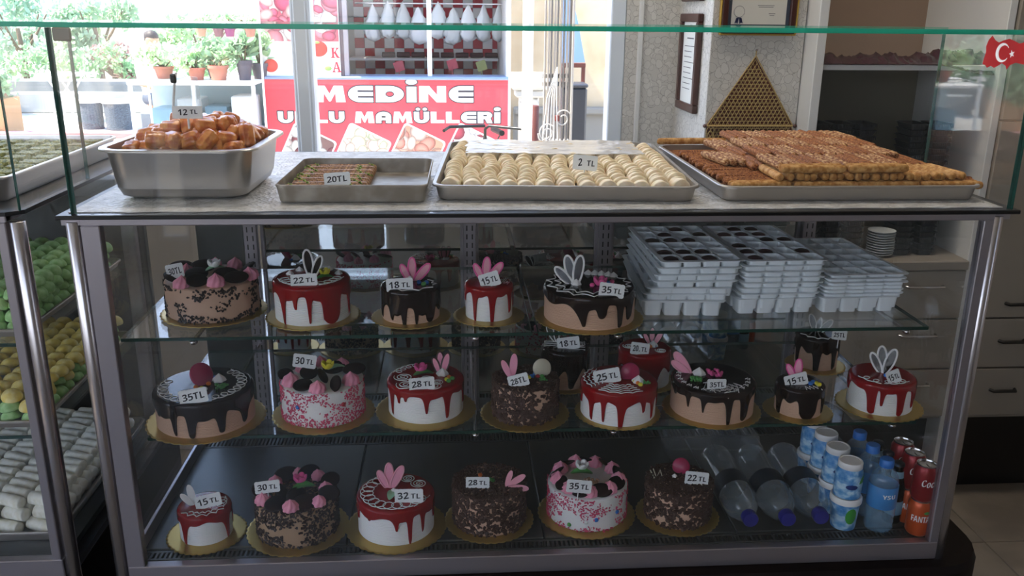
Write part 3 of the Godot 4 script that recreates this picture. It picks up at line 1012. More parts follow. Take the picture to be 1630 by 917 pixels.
func dollop(c: Cake, u: float, w: float, s := 1.0, col := "icing") -> void:
	if not shared.has("dollop"):
		var p := PackedVector3Array()
		for q: Vector2 in [Vector2(0, 0), Vector2(0.9, 0), Vector2(1, 0.2), Vector2(0.85, 0.5), Vector2(0.5, 0.85), Vector2(0.15, 1.15), Vector2(0, 1.3)]:
			for i in 30:
				var a := TAU * i / 30
				p.push_back(Vector3(q.x * cos(a) * (1 + 0.12 * sin(a * 6 + q.y * 2)), q.y, q.x * sin(a) * (1 + 0.12 * sin(a * 6 + q.y * 2))))
		var b := MB.new()
		b.grid(p, 30, 7)
		shared["dollop"] = b.mesh()
	var o := put("cream_dollop", shared["dollop"], M[col], c.n)
	o.position = c.top(u, w, 0.0012)
	o.scale = Vector3.ONE * 0.008 * s

func candies(c: Cake, spots: Array) -> void:
	if not shared.has("candy"):
		var b := MB.new()
		b.ball(Vector3.ZERO, Vector3(0.0048, 0.0028, 0.0048), Basis.IDENTITY, 14, 8)
		shared["candy"] = b.mesh()
	for s: Array in spots:
		var o := put("candy", shared["candy"], M[s[2]], c.n)
		o.position = c.top(s[0], s[1], 0.0045)
		o.rotation = Vector3(0.5, rng.randf(), 0.2)

func moss(c: Cake, u: float, w: float, col := "green", s := 1.0) -> void:
	var b := MB.new()
	for k in 26:
		b.ball(Vector3(rng.randf_range(-0.009, 0.009), rng.randf_range(0, 0.004), rng.randf_range(-0.006, 0.006)), Vector3.ONE * rng.randf_range(0.0014, 0.0026), Basis.IDENTITY, 6, 4)
	var o := put("pistachio_crumbs" if col == "green" else "sugar_crumbs", b.mesh(), M[col], c.n, "stuff")
	o.position = c.top(u, w, 0.0025)
	o.scale = Vector3.ONE * s

func cookie(c: Cake, u: float, w: float, col: String, r: float, tilt: Vector3) -> void:
	var b := MB.new()
	b.lathe([Vector2(0, -0.003), Vector2(r * 0.9, -0.003), Vector2(r, -0.0012), Vector2(r, 0.0012), Vector2(r * 0.9, 0.003), Vector2(0, 0.0036)], 32, 70)
	var o := put("sugar_disc", b.mesh(), M[col], c.n)
	o.position = c.top(u, w, r * 0.8)
	o.rotation = tilt

# piped line on the top of the cake, through points given in cake radii
func pipe(c: Cake, pts: Array, col := "icing", r := 0.0009) -> void:
	var path := []
	for p: Vector2 in pts:
		var q := p.length()
		path.push_back(Vector3(p.x * c.r, c.h + 0.0026 if q < 0.97 else c.h + 0.0026 - (q - 0.97) * 0.1, p.y * c.r) if q < 1.0 else Vector3(p.x / q * (c.r + 0.0014), c.h - (q - 1.0) * c.r * 1.4, p.y / q * (c.r + 0.0014)))
	var b := MB.new()
	b.tube(path, r, 6)
	put("piped_line", b.mesh(), M[col], c.n)

func spiral(c: Cake, u: float, w: float, r: float, turns := 2.6, col := "icing", a0 := 0.0) -> void:
	var pts := []
	for i in int(turns * 16) + 1:
		var f := float(i) / (turns * 16)
		pts.push_back(Vector2(u, w) + Vector2(cos(a0 + f * turns * TAU), sin(a0 + f * turns * TAU)) * r * (0.12 + 0.88 * f))
	pipe(c, pts, col)

# loops that run round the rim
func curls(c: Cake, a0: float, a1: float, n: int, r := 0.8, s := 0.11, col := "icing") -> void:
	var pts := []
	var m := n * 14
	for i in m + 1:
		var f := float(i) / m
		var a := lerpf(a0, a1, f)
		var b := f * n * TAU
		pts.push_back(Vector2(sin(a), cos(a)) * (r + s * cos(b)) + Vector2(cos(a), -sin(a)) * s * 1.1 * sin(b))
	pipe(c, pts, col)

# arcs hung between the points of a ring, as on a spider's web
func scallops(c: Cake, a0: float, a1: float, n: int, r: float, dip: float, col := "icing") -> void:
	var pts := []
	for k in n:
		for i in 9:
			var f := i / 8.0
			var a := lerpf(a0, a1, (k + f) / n)
			pts.push_back(Vector2(sin(a), cos(a)) * (r - dip * sin(f * PI)))
	pipe(c, pts, col)

func zigzag(c: Cake, p: Vector2, q: Vector2, n: int, wd: float, col := "icing") -> void:
	var pts := []
	var d := (q - p).normalized()
	var e := Vector2(-d.y, d.x) * wd
	for i in n * 2 + 1:
		pts.push_back(p.lerp(q, float(i) / (n * 2)) + e * (1 if i % 2 == 0 else -1))
	pipe(c, pts, col)

# ---- hand-lettered price cards on sticks
func price_card(s: String, label: String, at: Vector3, w: float, h: float, roll: float, stick := 0.02) -> void:
	var t := thing("price_card", label, "price card", at, 0.0, "hand lettered price cards")
	t.rotation = Vector3(-0.2, rng.randf_range(-0.12, 0.12), deg_to_rad(roll))
	var o := PackedVector2Array()
	var nx := 7
	var ny := 4
	for side in 4:
		var m := (nx if side % 2 == 0 else ny) * 6
		for i in m:
			var f := float(i) / m
			var q := absf(sin(f * PI * (nx if side % 2 == 0 else ny))) * 0.0011
			match side:
				0: o.push_back(Vector2(-w / 2 + w * f, -h / 2 - q))
				1: o.push_back(Vector2(w / 2 + q, -h / 2 + h * f))
				2: o.push_back(Vector2(w / 2 - w * f, h / 2 + q))
				3: o.push_back(Vector2(-w / 2 - q, h / 2 - h * f))
	var b := MB.new()
	b.prism(o, 0.0012)
	put("card", b.mesh(), M.card, t)
	var tx := MB.new()
	var parts := s.split(" ", false)
	if parts.size() == 2:
		text(tx, parts[0], w * (0.4 if parts[0].length() > 1 else 0.16), h * 0.55, Transform3D(Basis(Vector3.BACK, 0.05), Vector3(-w * 0.21, 0.0, 0.0012)), hand(), 0.0003)
		text(tx, parts[1], w * 0.34, h * 0.42, Transform3D(Basis(Vector3.BACK, -0.03), Vector3(w * 0.24, -0.0005, 0.0012)), hand(), 0.0003)
	else:
		text(tx, s, w * 0.8, h * 0.52, Transform3D(Basis(Vector3.BACK, 0.03), Vector3(0, 0, 0.0012)), hand(), 0.0003)
	put("lettering", tx.mesh(), M.ink, t, "stuff")
	if stick > 0.0:
		var k := MB.new()
		k.cyl(Vector3(0, -h / 2 - stick, -0.001), Vector3(0, h / 4, -0.001), 0.0011, 8)
		put("stick", k.mesh(), M.card, t)

func hand() -> Font:
	if not shared.has("hand"):
		var f := FontVariation.new()
		f.base_font = font(true)
		f.variation_transform = Transform2D(Vector2(1, 0.0), Vector2(0.12, 1), Vector2.ZERO)
		shared["hand"] = f
	return shared["hand"]

func cakes() -> void:
	var c: Cake
	var S := 1.0372
	# ---- upper shelf
	c = crumb_cake("beige cake rolled in black granules under pink meringues, far left of the upper shelf", Vector3(-0.470, S, -1.671), 0.088, 0.071, 0.1, "beige", "crumb", 0.46, 1.15, false, 1700)
	for q: Array in [[-0.62, 0.68, 1.15], [0.08, 0.8, 1.25], [0.82, 0.4, 1.2], [0.52, -0.5, 1.15], [-0.52, -0.3, 1.1], [0.1, -0.75, 1.0]]: kiss(c, q[0], q[1], q[2], -0.25 if q[0] > 0.7 else 0.0)
	for q: Array in [[-0.3, 0.62, 0.8, 0.6], [0.5, 0.62, -0.5, 0.5], [0.78, -0.12, 1.3, -0.5], [-0.15, -0.5, 0.2, 0.7], [-0.8, 0.2, 1.4, 0.5], [0.3, 0.3, 0.3, 0.6], [-0.3, 0.1, -0.6, 0.6], [-0.62, -0.62, 0.4, 0.5]]: choc(c, q[0], q[1], q[2], q[3], 1.2, 0.01)
	leaf(c, 0.1, 0.15, 0.3, "paleleaf", 1.1, 0.018)
	flower(c, 0.08, 0.05, "icing", 1.3, 0.021)
	c = drip_cake("white ribbed cake with a wide red run at its right, second on the upper shelf", Vector3(-0.273, S, -1.636), 0.072, 0.077, 0.09, "cream", "red", 0.29, [[-0.73, 1.0, 0.0019], [-0.44, 0.56, 0.0026], [-0.09, 0.9, 0.0024], [0.48, 0.97, 0.017], [0.93, 0.9, 0.002]])
	ears(c, 0.0, -0.05, [-6, 24], "icing", "choc", 1.15)
	flower(c, 0.36, 0.05, "yellow", 1.1, 0.006)
	leaf(c, 0.35, 0.25, 0.2, "green", 1.0)
	for q: Array in [[-0.55, -0.3], [-0.3, -0.62], [0.1, -0.7], [0.5, -0.55], [0.72, -0.1], [-0.05, 0.0]]: dollop(c, q[0], q[1], 0.9)
	curls(c, -1.5, -0.45, 4, 0.72, 0.14)
	curls(c, 0.2, 1.3, 4, 0.74, 0.13)
	c = drip_cake("small cake almost covered in dark chocolate with pink rabbit ears, third on the upper shelf", Vector3(-0.084, S, -1.623), 0.056, 0.066, 0.076, "beige", "choc", 0.6, [[-0.95, 0.9, 0.002], [-0.63, 0.88, 0.003], [-0.23, 1.0, 0.004], [0.18, 0.97, 0.0026], [0.65, 0.97, 0.009]])
	ears(c, 0.05, -0.3, [2, -26, 42], "brightpink", "pale", 1.0)
	candies(c, [[0.55, 0.15, "blue"], [0.45, 0.3, "green"], [-0.1, 0.55, "green"], [0.3, 0.1, "blue"]])
	scallops(c, -0.9, 0.9, 3, 0.97, 0.16)
	pipe(c, [Vector2(0.6, -0.3), Vector2(0.8, -0.1), Vector2(0.72, 0.1), Vector2(0.9, 0.2), Vector2(0.75, 0.35)])
	dollop(c, 0.0, -0.25, 1.1)
	c = drip_cake("smallest red glazed cake with tall white arches, by the gap between the upper shelves", Vector3(0.067, S, -1.622), 0.046, 0.068, 0.069, "cream", "red", 0.22, [[-0.97, 0.5, 0.002], [-0.57, 1.0, 0.0022], [0.13, 1.0, 0.0036], [0.85, 0.8, 0.0025]])
	ears(c, -0.15, -0.2, [4, -28, 38], "brightpink", "pale", 1.0)
	dollop(c, -0.2, -0.1, 0.9)
	for k in 6: pipe(c, [Vector2(0.1 + k * 0.13, 0.75 - k * 0.12), Vector2(0.45 + k * 0.09, -0.2 - k * 0.06)], "icing")
	zigzag(c, Vector2(0.25, -0.1), Vector2(0.85, 0.35), 4, 0.16, "pale")
	c = drip_cake("large dark glazed cake with beige side and black rabbit ears, on the right upper shelf", Vector3(0.261, S, -1.606), 0.088, 0.066, 0.105, "beige", "choc", 0.3, [[-0.1, 0.86, 0.004], [0.28, 0.62, 0.008], [0.66, 0.95, 0.005], [0.85, 0.8, 0.008]])
	ears(c, -0.32, 0.05, [-16, -46, 8], "icing", "choc", 1.25)
	dollop(c, -0.3, 0.12, 1.2)
	for q: Array in [[-0.05, -0.72], [0.1, -0.72], [0.25, -0.7], [0.4, -0.65], [0.52, -0.6]]: dollop(c, q[0], q[1], 1.0)
	flower(c, 0.22, 0.1, "brightpink", 1.4)
	candies(c, [[0.4, 0.0, "blue"], [0.05, 0.2, "brightpink"], [0.48, -0.1, "brightpink"]])
	for r: float in [0.97, 0.78]: scallops(c, -2.6, 1.0, 8, r, 0.15)
	scallops(c, 1.1, 2.4, 4, 0.9, 0.12)
	# ---- lower shelf, front row
	S = 0.8390
	c = drip_cake("large dark glazed cake with a leaning red sugar disc, leftmost on the lower shelf", Vector3(-0.485, S, -1.601), 0.092, 0.070, 0.112, "beige", "choc", 0.4, [[-0.9, 0.5, 0.003], [-0.62, 0.92, 0.003], [-0.31, 0.96, 0.006], [0.27, 0.9, 0.006], [0.74, 0.85, 0.006]])
	cookie(c, -0.02, -0.1, "magenta", 0.024, Vector3(1.0, 0, -0.5))
	dollop(c, 0.32, -0.1, 1.6)
	moss(c, 0.35, 0.3, "green", 1.3)
	candies(c, [[-0.15, 0.15, "orange"], [-0.05, 0.25, "yellow"], [0.1, 0.05, "orange"], [-0.22, 0.3, "blue"], [0.02, 0.32, "icing"], [0.25, -0.25, "blue"]])
	curls(c, 0.15, 2.4, 9, 0.78, 0.1)
	curls(c, -2.2, -0.5, 7, 0.8, 0.1)
	c = crumb_cake("pink sprinkled white cake with a yellow sugar flower, second on the lower shelf", Vector3(-0.261, S, -1.618), 0.081, 0.075, 0.1, "cream", "pinkbit", 0.62, 0.8, false, 3200)
	for q: Array in [[-0.74, 0.3, 1.25], [-0.12, 0.84, 1.2], [0.66, 0.52, 1.25], [-0.45, -0.5, 1.1], [0.5, -0.55, 1.1], [0.0, -0.8, 1.0]]: kiss(c, q[0], q[1], q[2])
	for q: Array in [[-0.45, 0.65, 0.9, 0.4], [0.3, 0.72, -1.3, 1.0], [0.78, -0.1, 0.3, 0.5], [-0.85, -0.1, 1.2, 0.5], [0.02, 0.2, 1.5, 0.9], [0.3, -0.3, 0.4, 0.6], [-0.3, -0.1, 0.9, 0.7]]: choc(c, q[0], q[1], q[2], q[3], 1.15, 0.01)
	flower(c, 0.15, 0.05, "yellow", 1.3, 0.022)
	leaf(c, 0.35, 0.05, 0.3, "paleleaf", 1.0, 0.02)
	candies(c, [])
	for q: Array in [[-0.6, 0.6, "blue"], [0.45, 0.62, "redbit"]]:
		var b := MB.new()
		b.ball(Vector3.ZERO, Vector3(0.0045, 0.0045, 0.003))
		var o := put("candy", b.mesh(), M[q[2]], c.n)
		o.position = Vector3(q[0] * c.r, q[1] * c.h, sqrt(1.0 - q[0] * q[0]) * c.r)
		o.rotation.y = asin(q[0])
	c = drip_cake("red glazed cake with piped spirals on the broad gold board, mid lower shelf", Vector3(-0.059, S, -1.624), 0.075, 0.070, 0.1, "cream", "red", 0.2, [[-0.86, 0.88, 0.002], [-0.69, 0.45, 0.002], [-0.52, 0.35, 0.002], [0.01, 0.66, 0.0026], [0.54, 0.88, 0.0034], [0.97, 0.7, 0.002]])
	flower(c, -0.12, -0.3, "brightpink", 1.4)
	leaf(c, -0.05, -0.1, 0.2, "green", 1.2)
	ears(c, 0.42, -0.15, [-2, -20, 16], "wood", "kiss", 1.0)
	dollop(c, 0.45, -0.05, 1.5)
	for q: Array in [[-0.58, 0.05, 0.26], [-0.5, 0.55, 0.27], [0.02, 0.2, 0.22], [0.2, 0.68, 0.25], [0.3, 0.45, 0.18]]: spiral(c, q[0], q[1], q[2])
	curls(c, -2.9, -1.9, 4, 0.8, 0.1)
	candies(c, [[0.62, 0.2, "orange"], [0.7, 0.3, "green"], [0.55, 0.35, "yellow"], [0.6, 0.45, "green"]])
	c = crumb_cake("dark flaked cake with plain pink ears and a cream half disc, lower shelf's centre", Vector3(0.138, S, -1.596), 0.065, 0.075, 0.088, "beige", "crumb2", 0.82, 1.7, true, 1700)
	ears(c, -0.4, -0.05, [4, -26], "kiss", "kiss", 1.05)
	cookie(c, 0.5, -0.25, "ivory", 0.019, Vector3(1.25, 0, -0.35))
	candies(c, [[0.2, 0.0, "blue"], [0.1, 0.1, "yellow"], [0.38, 0.0, "redbit"], [0.5, 0.0, "green"], [0.3, -0.2, "blue"]])
	moss(c, 0.55, 0.2, "green", 0.8)
	c = drip_cake("red glazed cake with a piped spider web and upright magenta disc, on the lower shelf", Vector3(0.324, S, -1.593), 0.075, 0.070, 0.085, "cream", "red", 0.33, [[-0.95, 0.6, 0.002], [-0.67, 0.92, 0.0028], [-0.36, 0.88, 0.0024], [0.09, 1.0, 0.0048], [0.66, 0.62, 0.0024], [0.87, 0.9, 0.002]])
	cookie(c, 0.28, -0.05, "magenta", 0.019, Vector3(1.35, 0, -0.1))
	dollop(c, 0.5, 0.15, 1.5)
	candies(c, [[0.42, 0.2, "yellow"], [0.5, 0.3, "orange"], [0.58, 0.25, "icing"], [0.56, 0.38, "yellow"]])
	moss(c, 0.7, 0.2, "green", 0.9)
	for k in 5: scallops(c, -0.55, 0.7, 4, 0.97 - k * 0.12, 0.05)
	for k in 4: scallops(c, -2.3, -0.8, 6, 0.95 - k * 0.12, 0.05)
	c = drip_cake("large dark glazed cake with pink ears and a scribbled white patch, lower shelf's right", Vector3(0.517, S, -1.600), 0.083, 0.066, 0.098, "beige", "choc", 0.22, [[-0.85, 0.35, 0.003], [-0.53, 0.56, 0.002], [-0.18, 0.62, 0.002], [0.41, 0.97, 0.0036], [0.75, 0.92, 0.008]])
	ears(c, -0.5, -0.15, [-40, -58], "pale", "kiss", 1.15)
	dollop(c, -0.35, -0.1, 1.6)
	moss(c, 0.02, -0.2, "brightpink", 1.7)
	moss(c, -0.4, 0.3, "green", 1.2)
	for k in 16:
		var a := -1.9 + k * 0.24
		if absf(a - 0.4) > 0.3: zigzag(c, Vector2(sin(a), cos(a)) * 0.82 - Vector2(0.05, 0.02), Vector2(sin(a), cos(a)) * 0.82 + Vector2(0.05, 0.02), 2, 0.05)
	zigzag(c, Vector2(-0.2, 0.55), Vector2(0.6, 0.55), 8, 0.22)
	zigzag(c, Vector2(-0.1, 0.3), Vector2(0.5, 0.85), 6, 0.18)
	zigzag(c, Vector2(0.0, 0.85), Vector2(0.6, 0.3), 6, 0.12)
	c = drip_cake("small dark glazed cake showing one beige gap, second from right on the lower shelf", Vector3(0.690, S, -1.583), 0.047, 0.061, 0.068, "beige", "choc", 0.4, [[-0.78, 1.0, 0.005], [0.42, 1.0, 0.016], [0.95, 0.9, 0.003]])
	ears(c, -0.15, -0.2, [0, -30], "brightpink", "kiss", 0.95)
	candies(c, [[0.5, 0.0, "blue"], [0.65, 0.1, "yellow"], [0.75, 0.2, "yellow"], [0.4, 0.2, "blue"]])
	zigzag(c, Vector2(0.2, 0.7), Vector2(0.8, 0.35), 4, 0.16)
	c = drip_cake("red glazed cake with three black centred rabbit ears, rightmost on the lower shelf", Vector3(0.868, S, -1.602), 0.064, 0.066, 0.085, "cream", "red", 0.2, [[-0.95, 0.5, 0.003], [-0.2, 0.95, 0.007], [0.08, 0.65, 0.003], [0.62, 0.96, 0.0065], [0.93, 0.8, 0.003]])
	ears(c, 0.0, -0.15, [-8, -30, 16], "icing", "choc", 1.2)
	candies(c, [[0.1, 0.2, "blue"], [0.35, 0.3, "blue"]])
	curls(c, 0.1, 1.2, 3, 0.7, 0.14)
	curls(c, -0.9, 0.0, 2, 0.75, 0.14)
	# ---- lower shelf, back row
	c = drip_cake("dark chocolate cake in the back row, half hidden behind the dark flaked cake", Vector3(0.235, S, -1.745), 0.05, 0.085, 0.065, "beige", "choc", 0.6, [[-0.5, 0.9, 0.005], [0.3, 0.95, 0.006]])
	for k in 5: pipe(c, [Vector2(-0.9, -0.4 + k * 0.22), Vector2(-0.3, -0.5 + k * 0.2), Vector2(0.2, -0.3 + k * 0.2), Vector2(0.85, -0.5 + k * 0.25)])
	spiral(c, 0.6, -0.1, 0.3)
	ears(c, -0.3, -0.4, [-30, -10], "icing", "choc", 0.9)
	c = drip_cake("red glazed cake in the back row, standing behind the spider web cake", Vector3(0.408, S, -1.745), 0.056, 0.078, 0.07, "cream", "red", 0.5, [[-0.4, 0.9, 0.004], [0.4, 0.95, 0.005]])
	ears(c, 0.25, -0.3, [0, -28, 28], "choc", "pale", 0.85)
	dollop(c, 0.3, -0.1, 1.3)
	candies(c, [[0.35, 0.0, "blue"], [0.2, 0.05, "orange"]])
	spiral(c, -0.6, 0.1, 0.25)
	spiral(c, 0.6, 0.35, 0.22)
	c = drip_cake("dark cake with beige arches in the back row, behind the small chocolate cake", Vector3(0.822, S, -1.820), 0.047, 0.076, 0.066, "beige", "choc", 0.38, [[-0.85, 0.9, 0.004], [0.05, 1.0, 0.006], [0.8, 0.95, 0.004]])
	ears(c, -0.1, -0.2, [-20, 8, 40], "icing", "choc", 0.9)
	scallops(c, -1.0, 1.0, 4, 0.97, 0.15)
	# ---- floor of the well
	S = 0.6135
	c = drip_cake("small red glazed cake on a wide gold board, bottom left corner of the case", Vector3(-0.493, S, -1.553), 0.05, 0.064, 0.076, "cream", "red", 0.24, [[-0.8, 1.0, 0.0026], [0.77, 0.97, 0.0024]])
	ears(c, -0.3, -0.1, [-12, -38], "icing", "icing", 0.95)
	scallops(c, -1.1, 0.8, 5, 0.97, 0.14)
	scallops(c, -0.9, 0.6, 5, 0.75, 0.1)
	curls(c, 0.9, 1.9, 3, 0.7, 0.16)
	zigzag(c, Vector2(0.1, -0.3), Vector2(0.6, -0.2), 4, 0.12)
	c = crumb_cake("dark crumb cake crowned with pink meringues and a pink rose, on the case floor", Vector3(-0.316, S, -1.562), 0.08, 0.079, 0.1, "sponge", "crumb", 0.74, 1.3, true, 2000)
	for q: Array in [[-0.78, 0.3, 1.2], [-0.15, 0.78, 1.2], [0.5, 0.7, 1.1], [0.72, 0.12, 1.1], [-0.5, -0.5, 1.1], [0.58, -0.55, 1.1], [0.1, -0.8, 1.1]]: kiss(c, q[0], q[1], q[2])
	for q: Array in [[-0.5, 0.62, 0.8, 0.5], [0.2, 0.7, 0.1, 0.6], [0.78, 0.42, -0.8, 0.5], [-0.85, -0.15, 1.2, 0.6], [0.85, -0.2, 0.8, 0.7], [-0.2, -0.75, 0.2, 0.9], [0.35, -0.7, 0.5, 0.9], [0.0, 0.35, 0.8, 0.6], [-0.35, 0.1, 1.4, 0.8]]: choc(c, q[0], q[1], q[2], q[3], 1.2, 0.011)
	flower(c, 0.12, -0.1, "brightpink", 1.4, 0.02)
	leaf(c, 0.18, 0.12, 0.1, "green", 1.3, 0.016)
	c = drip_cake("red glazed cake with looping white lines and pink ears, on the case floor", Vector3(-0.121, S, -1.559), 0.076, 0.077, 0.1, "cream", "red", 0.26, [[-0.95, 0.5, 0.002], [-0.68, 0.36, 0.0025], [0.0, 0.56, 0.0026], [0.33, 0.97, 0.003], [0.66, 0.76, 0.0022], [0.95, 0.6, 0.002]])
	ears(c, -0.15, -0.25, [0, -26, 28], "pale", "kiss", 1.1)
	leaf(c, -0.08, 0.2, 1.2, "paleleaf", 1.1)
	dollop(c, -0.05, 0.05, 1.0)
	curls(c, -2.6, 0.5, 10, 0.74, 0.17)
	curls(c, 0.5, 1.2, 2, 0.8, 0.14)
	spiral(c, 0.62, -0.3, 0.22)
	spiral(c, 0.35, -0.6, 0.2)
	c = crumb_cake("dark flaked cake with pale pink ears lying flat at its right, on the case floor", Vector3(0.066, S, -1.575), 0.073, 0.086, 0.09, "beige", "crumb2", 0.86, 1.75, true, 1800)
	ears(c, 0.42, 0.3, [58, 20, 95], "pale", "pale", 0.9, 0.004)
	candies(c, [[-0.25, -0.25, "orange"], [0.02, 0.0, "green"], [0.1, 0.05, "green"]])
	c = crumb_cake("pink sprinkled cake ringed by pink meringues around a white flower, on the case floor", Vector3(0.268, S, -1.589), 0.082, 0.077, 0.1, "cream", "pinkbit", 0.52, 0.85, false, 2300)
	for k in 9:
		var a := 0.1 + k * TAU / 9
		kiss(c, sin(a) * 0.76, cos(a) * 0.76, 1.2)
		choc(c, sin(a + 0.35) * 0.78, cos(a + 0.35) * 0.78, a, 0.7, 1.1, 0.01)
	flower(c, -0.15, -0.12, "icing", 1.4, 0.02)
	leaf(c, -0.15, 0.05, 0.1, "green", 1.3, 0.016)
	moss(c, 0.1, 0.2, "beige", 1.6)
	for q: Array in [[0.25, 0.42, "blue"], [0.75, 0.5, "blue"], [-0.4, 0.2, "green"], [0.0, 0.35, "icing"]]:
		var b := MB.new()
		b.ball(Vector3.ZERO, Vector3(0.0045, 0.0045, 0.003))
		var o := put("candy", b.mesh(), M[q[2]], c.n)
		o.position = Vector3(q[0] * c.r, q[1] * c.h, sqrt(1.0 - q[0] * q[0]) * c.r)
		o.rotation.y = asin(q[0])
	c = crumb_cake("dark flaked cake with a magenta disc, beside the lying water bottles", Vector3(0.455, S, -1.573), 0.067, 0.08, 0.085, "beige", "crumb2", 0.84, 1.75, true, 1700)
	cookie(c, 0.02, -0.45, "magenta", 0.018, Vector3(1.2, 0, 0.1))
	dollop(c, -0.15, -0.1, 0.7)
	pipe(c, [Vector2(-0.9, -0.3), Vector2(-0.75, 0.15)], "ivory", 0.0012)
	var zz := MB.new()
	zz.tube([Vector3(-0.054, 0.098, 0.0), Vector3(-0.046, 0.079, 0.002), Vector3(-0.04, 0.098, 0.0), Vector3(-0.034, 0.08, 0.002)], 0.0011, 6)
	put("chocolate_zigzag", zz.mesh(), M.ivory, c.n)

func cards() -> void:
	var L := "white price card reading "
	price_card("30TL", L + "30TL, at the left edge of the upper shelf's meringue cake", Vector3(-0.525, 1.131, -1.631), 0.03, 0.025, 10)
	price_card("22 TL", L + "22 TL, in front of black rabbit ears on the upper shelf", Vector3(-0.277, 1.126, -1.579), 0.047, 0.021, 3)
	price_card("18 TL", L + "18 TL, on the small dark cake of the upper shelf", Vector3(-0.102, 1.113, -1.585), 0.048, 0.023, 3)
	price_card("15 TL", L + "15 TL, tilted on the smallest red cake of the upper shelf", Vector3(0.067, 1.118, -1.594), 0.037, 0.026, 18)
	price_card("35 TL", L + "35 TL, on the large chocolate cake of the upper shelf", Vector3(0.290, 1.114, -1.532), 0.045, 0.024, -8, 0.012)
	price_card("35TL", L + "35TL, on the chocolate cake with the leaning red disc", Vector3(-0.481, 0.923, -1.520), 0.049, 0.026, 8, 0.012)
	price_card("30 TL", L + "30 TL, raised above the pink sprinkled cake of the lower shelf", Vector3(-0.294, 0.946, -1.626), 0.043, 0.025, -10, 0.03)
	price_card("28 TL", L + "28 TL, among piped spirals on a red cake", Vector3(-0.064, 0.921, -1.562), 0.047, 0.023, 3, 0.012)
	price_card("28TL", L + "28TL, tilted on the dark flaked cake of the lower shelf", Vector3(0.121, 0.927, -1.555), 0.038, 0.023, 15, 0.012)
	price_card("25 TL", L + "25 TL, beside the upright magenta disc on the web cake", Vector3(0.297, 0.923, -1.578), 0.05, 0.027, 12)
	price_card("35TL", L + "35TL, amid white scribbles on a chocolate cake", Vector3(0.507, 0.915, -1.546), 0.037, 0.02, -3, 0.012)
	price_card("15 TL", L + "15 TL, on the small chocolate cake with one beige gap", Vector3(0.674, 0.911, -1.569), 0.045, 0.024, 14)
	price_card("15 TL", L + "15 TL, turned aside on the rightmost red cake", Vector3(0.868, 0.918, -1.560), 0.027, 0.025, 20)
	price_card("18 TL", L + "18 TL, on the back row chocolate cake at the centre", Vector3(0.239, 0.937, -1.725), 0.046, 0.024, 8)
	price_card("20. TL", L + "20. TL, on the back row red cake", Vector3(0.388, 0.930, -1.704), 0.038, 0.024, -8)
	price_card("25TL", L + "25TL, on the back row chocolate cake at the right", Vector3(0.853, 0.924, -1.783), 0.034, 0.02, -8)
	price_card("15 TL", L + "15 TL, on the small red cake in the bottom left corner", Vector3(-0.480, 0.694, -1.538), 0.049, 0.024, 12)
	price_card("30 TL", L + "30 TL, on the dark crumb cake of the case floor", Vector3(-0.363, 0.727, -1.528), 0.045, 0.022, 3)
	price_card("32 TL", L + "32 TL, on the loop piped red cake of the case floor", Vector3(-0.092, 0.706, -1.517), 0.054, 0.025, 3)
	price_card("28 TL", L + "28 TL, on the flaked cake with ears lying flat", Vector3(0.042, 0.713, -1.548), 0.045, 0.021, 0)
	price_card("35 TL", L + "35 TL, on the meringue ringed pink cake of the case floor", Vector3(0.238, 0.723, -1.506), 0.048, 0.024, -8, 0.03)
	price_card("22 TL", L + "22 TL, beside the magenta disc near the water bottles", Vector3(0.484, 0.708, -1.551), 0.046, 0.025, -6)
	price_card("20TL", L + "20TL, in the small square tray of nut fingers", Vector3(-0.2025, 1.3205, -1.545), 0.044, 0.021, 4, 0.014)
	price_card("2 TL", L + "2 and TL with a rubbed digit, on the pale dough slices", Vector3(0.246, 1.336, -1.62), 0.044, 0.026, -4, 0.012)

# ---------------------------------------------------------------- counter top
func dough_mesh(k: int) -> Mesh:
	var key := "dough%d" % k
	if not shared.has(key):
		var f := FastNoiseLite.new()
		f.seed = 40 + k; f.frequency = 50.0; f.fractal_octaves = 1
		var p := PackedVector3Array()
		var nu := 28
		for q: Array in [[-1.0, 0.0], [-1.0, 0.86], [-0.9, 0.97], [-0.6, 1.0], [0.0, 1.01], [0.6, 1.0], [0.9, 0.97], [1.0, 0.86], [1.0, 0.0]]:
			for i in nu:
				var a := TAU * i / nu
				var x: float = cos(a) * 0.0168 * q[1]
				var y := sin(a)
				y = (y * 0.0158 if y > 0 else maxf(y * 0.0135, -0.0118)) * q[1]
				var v := Vector3(x, y + 0.0118, -q[0] * 0.0128)
				p.push_back(v + Vector3(1, 1, 0.4) * f.get_noise_3dv(v) * 0.0007)
		var b := MB.new()
		b.grid(p, nu, 9)
		shared[key] = b.mesh()
	return shared[key]

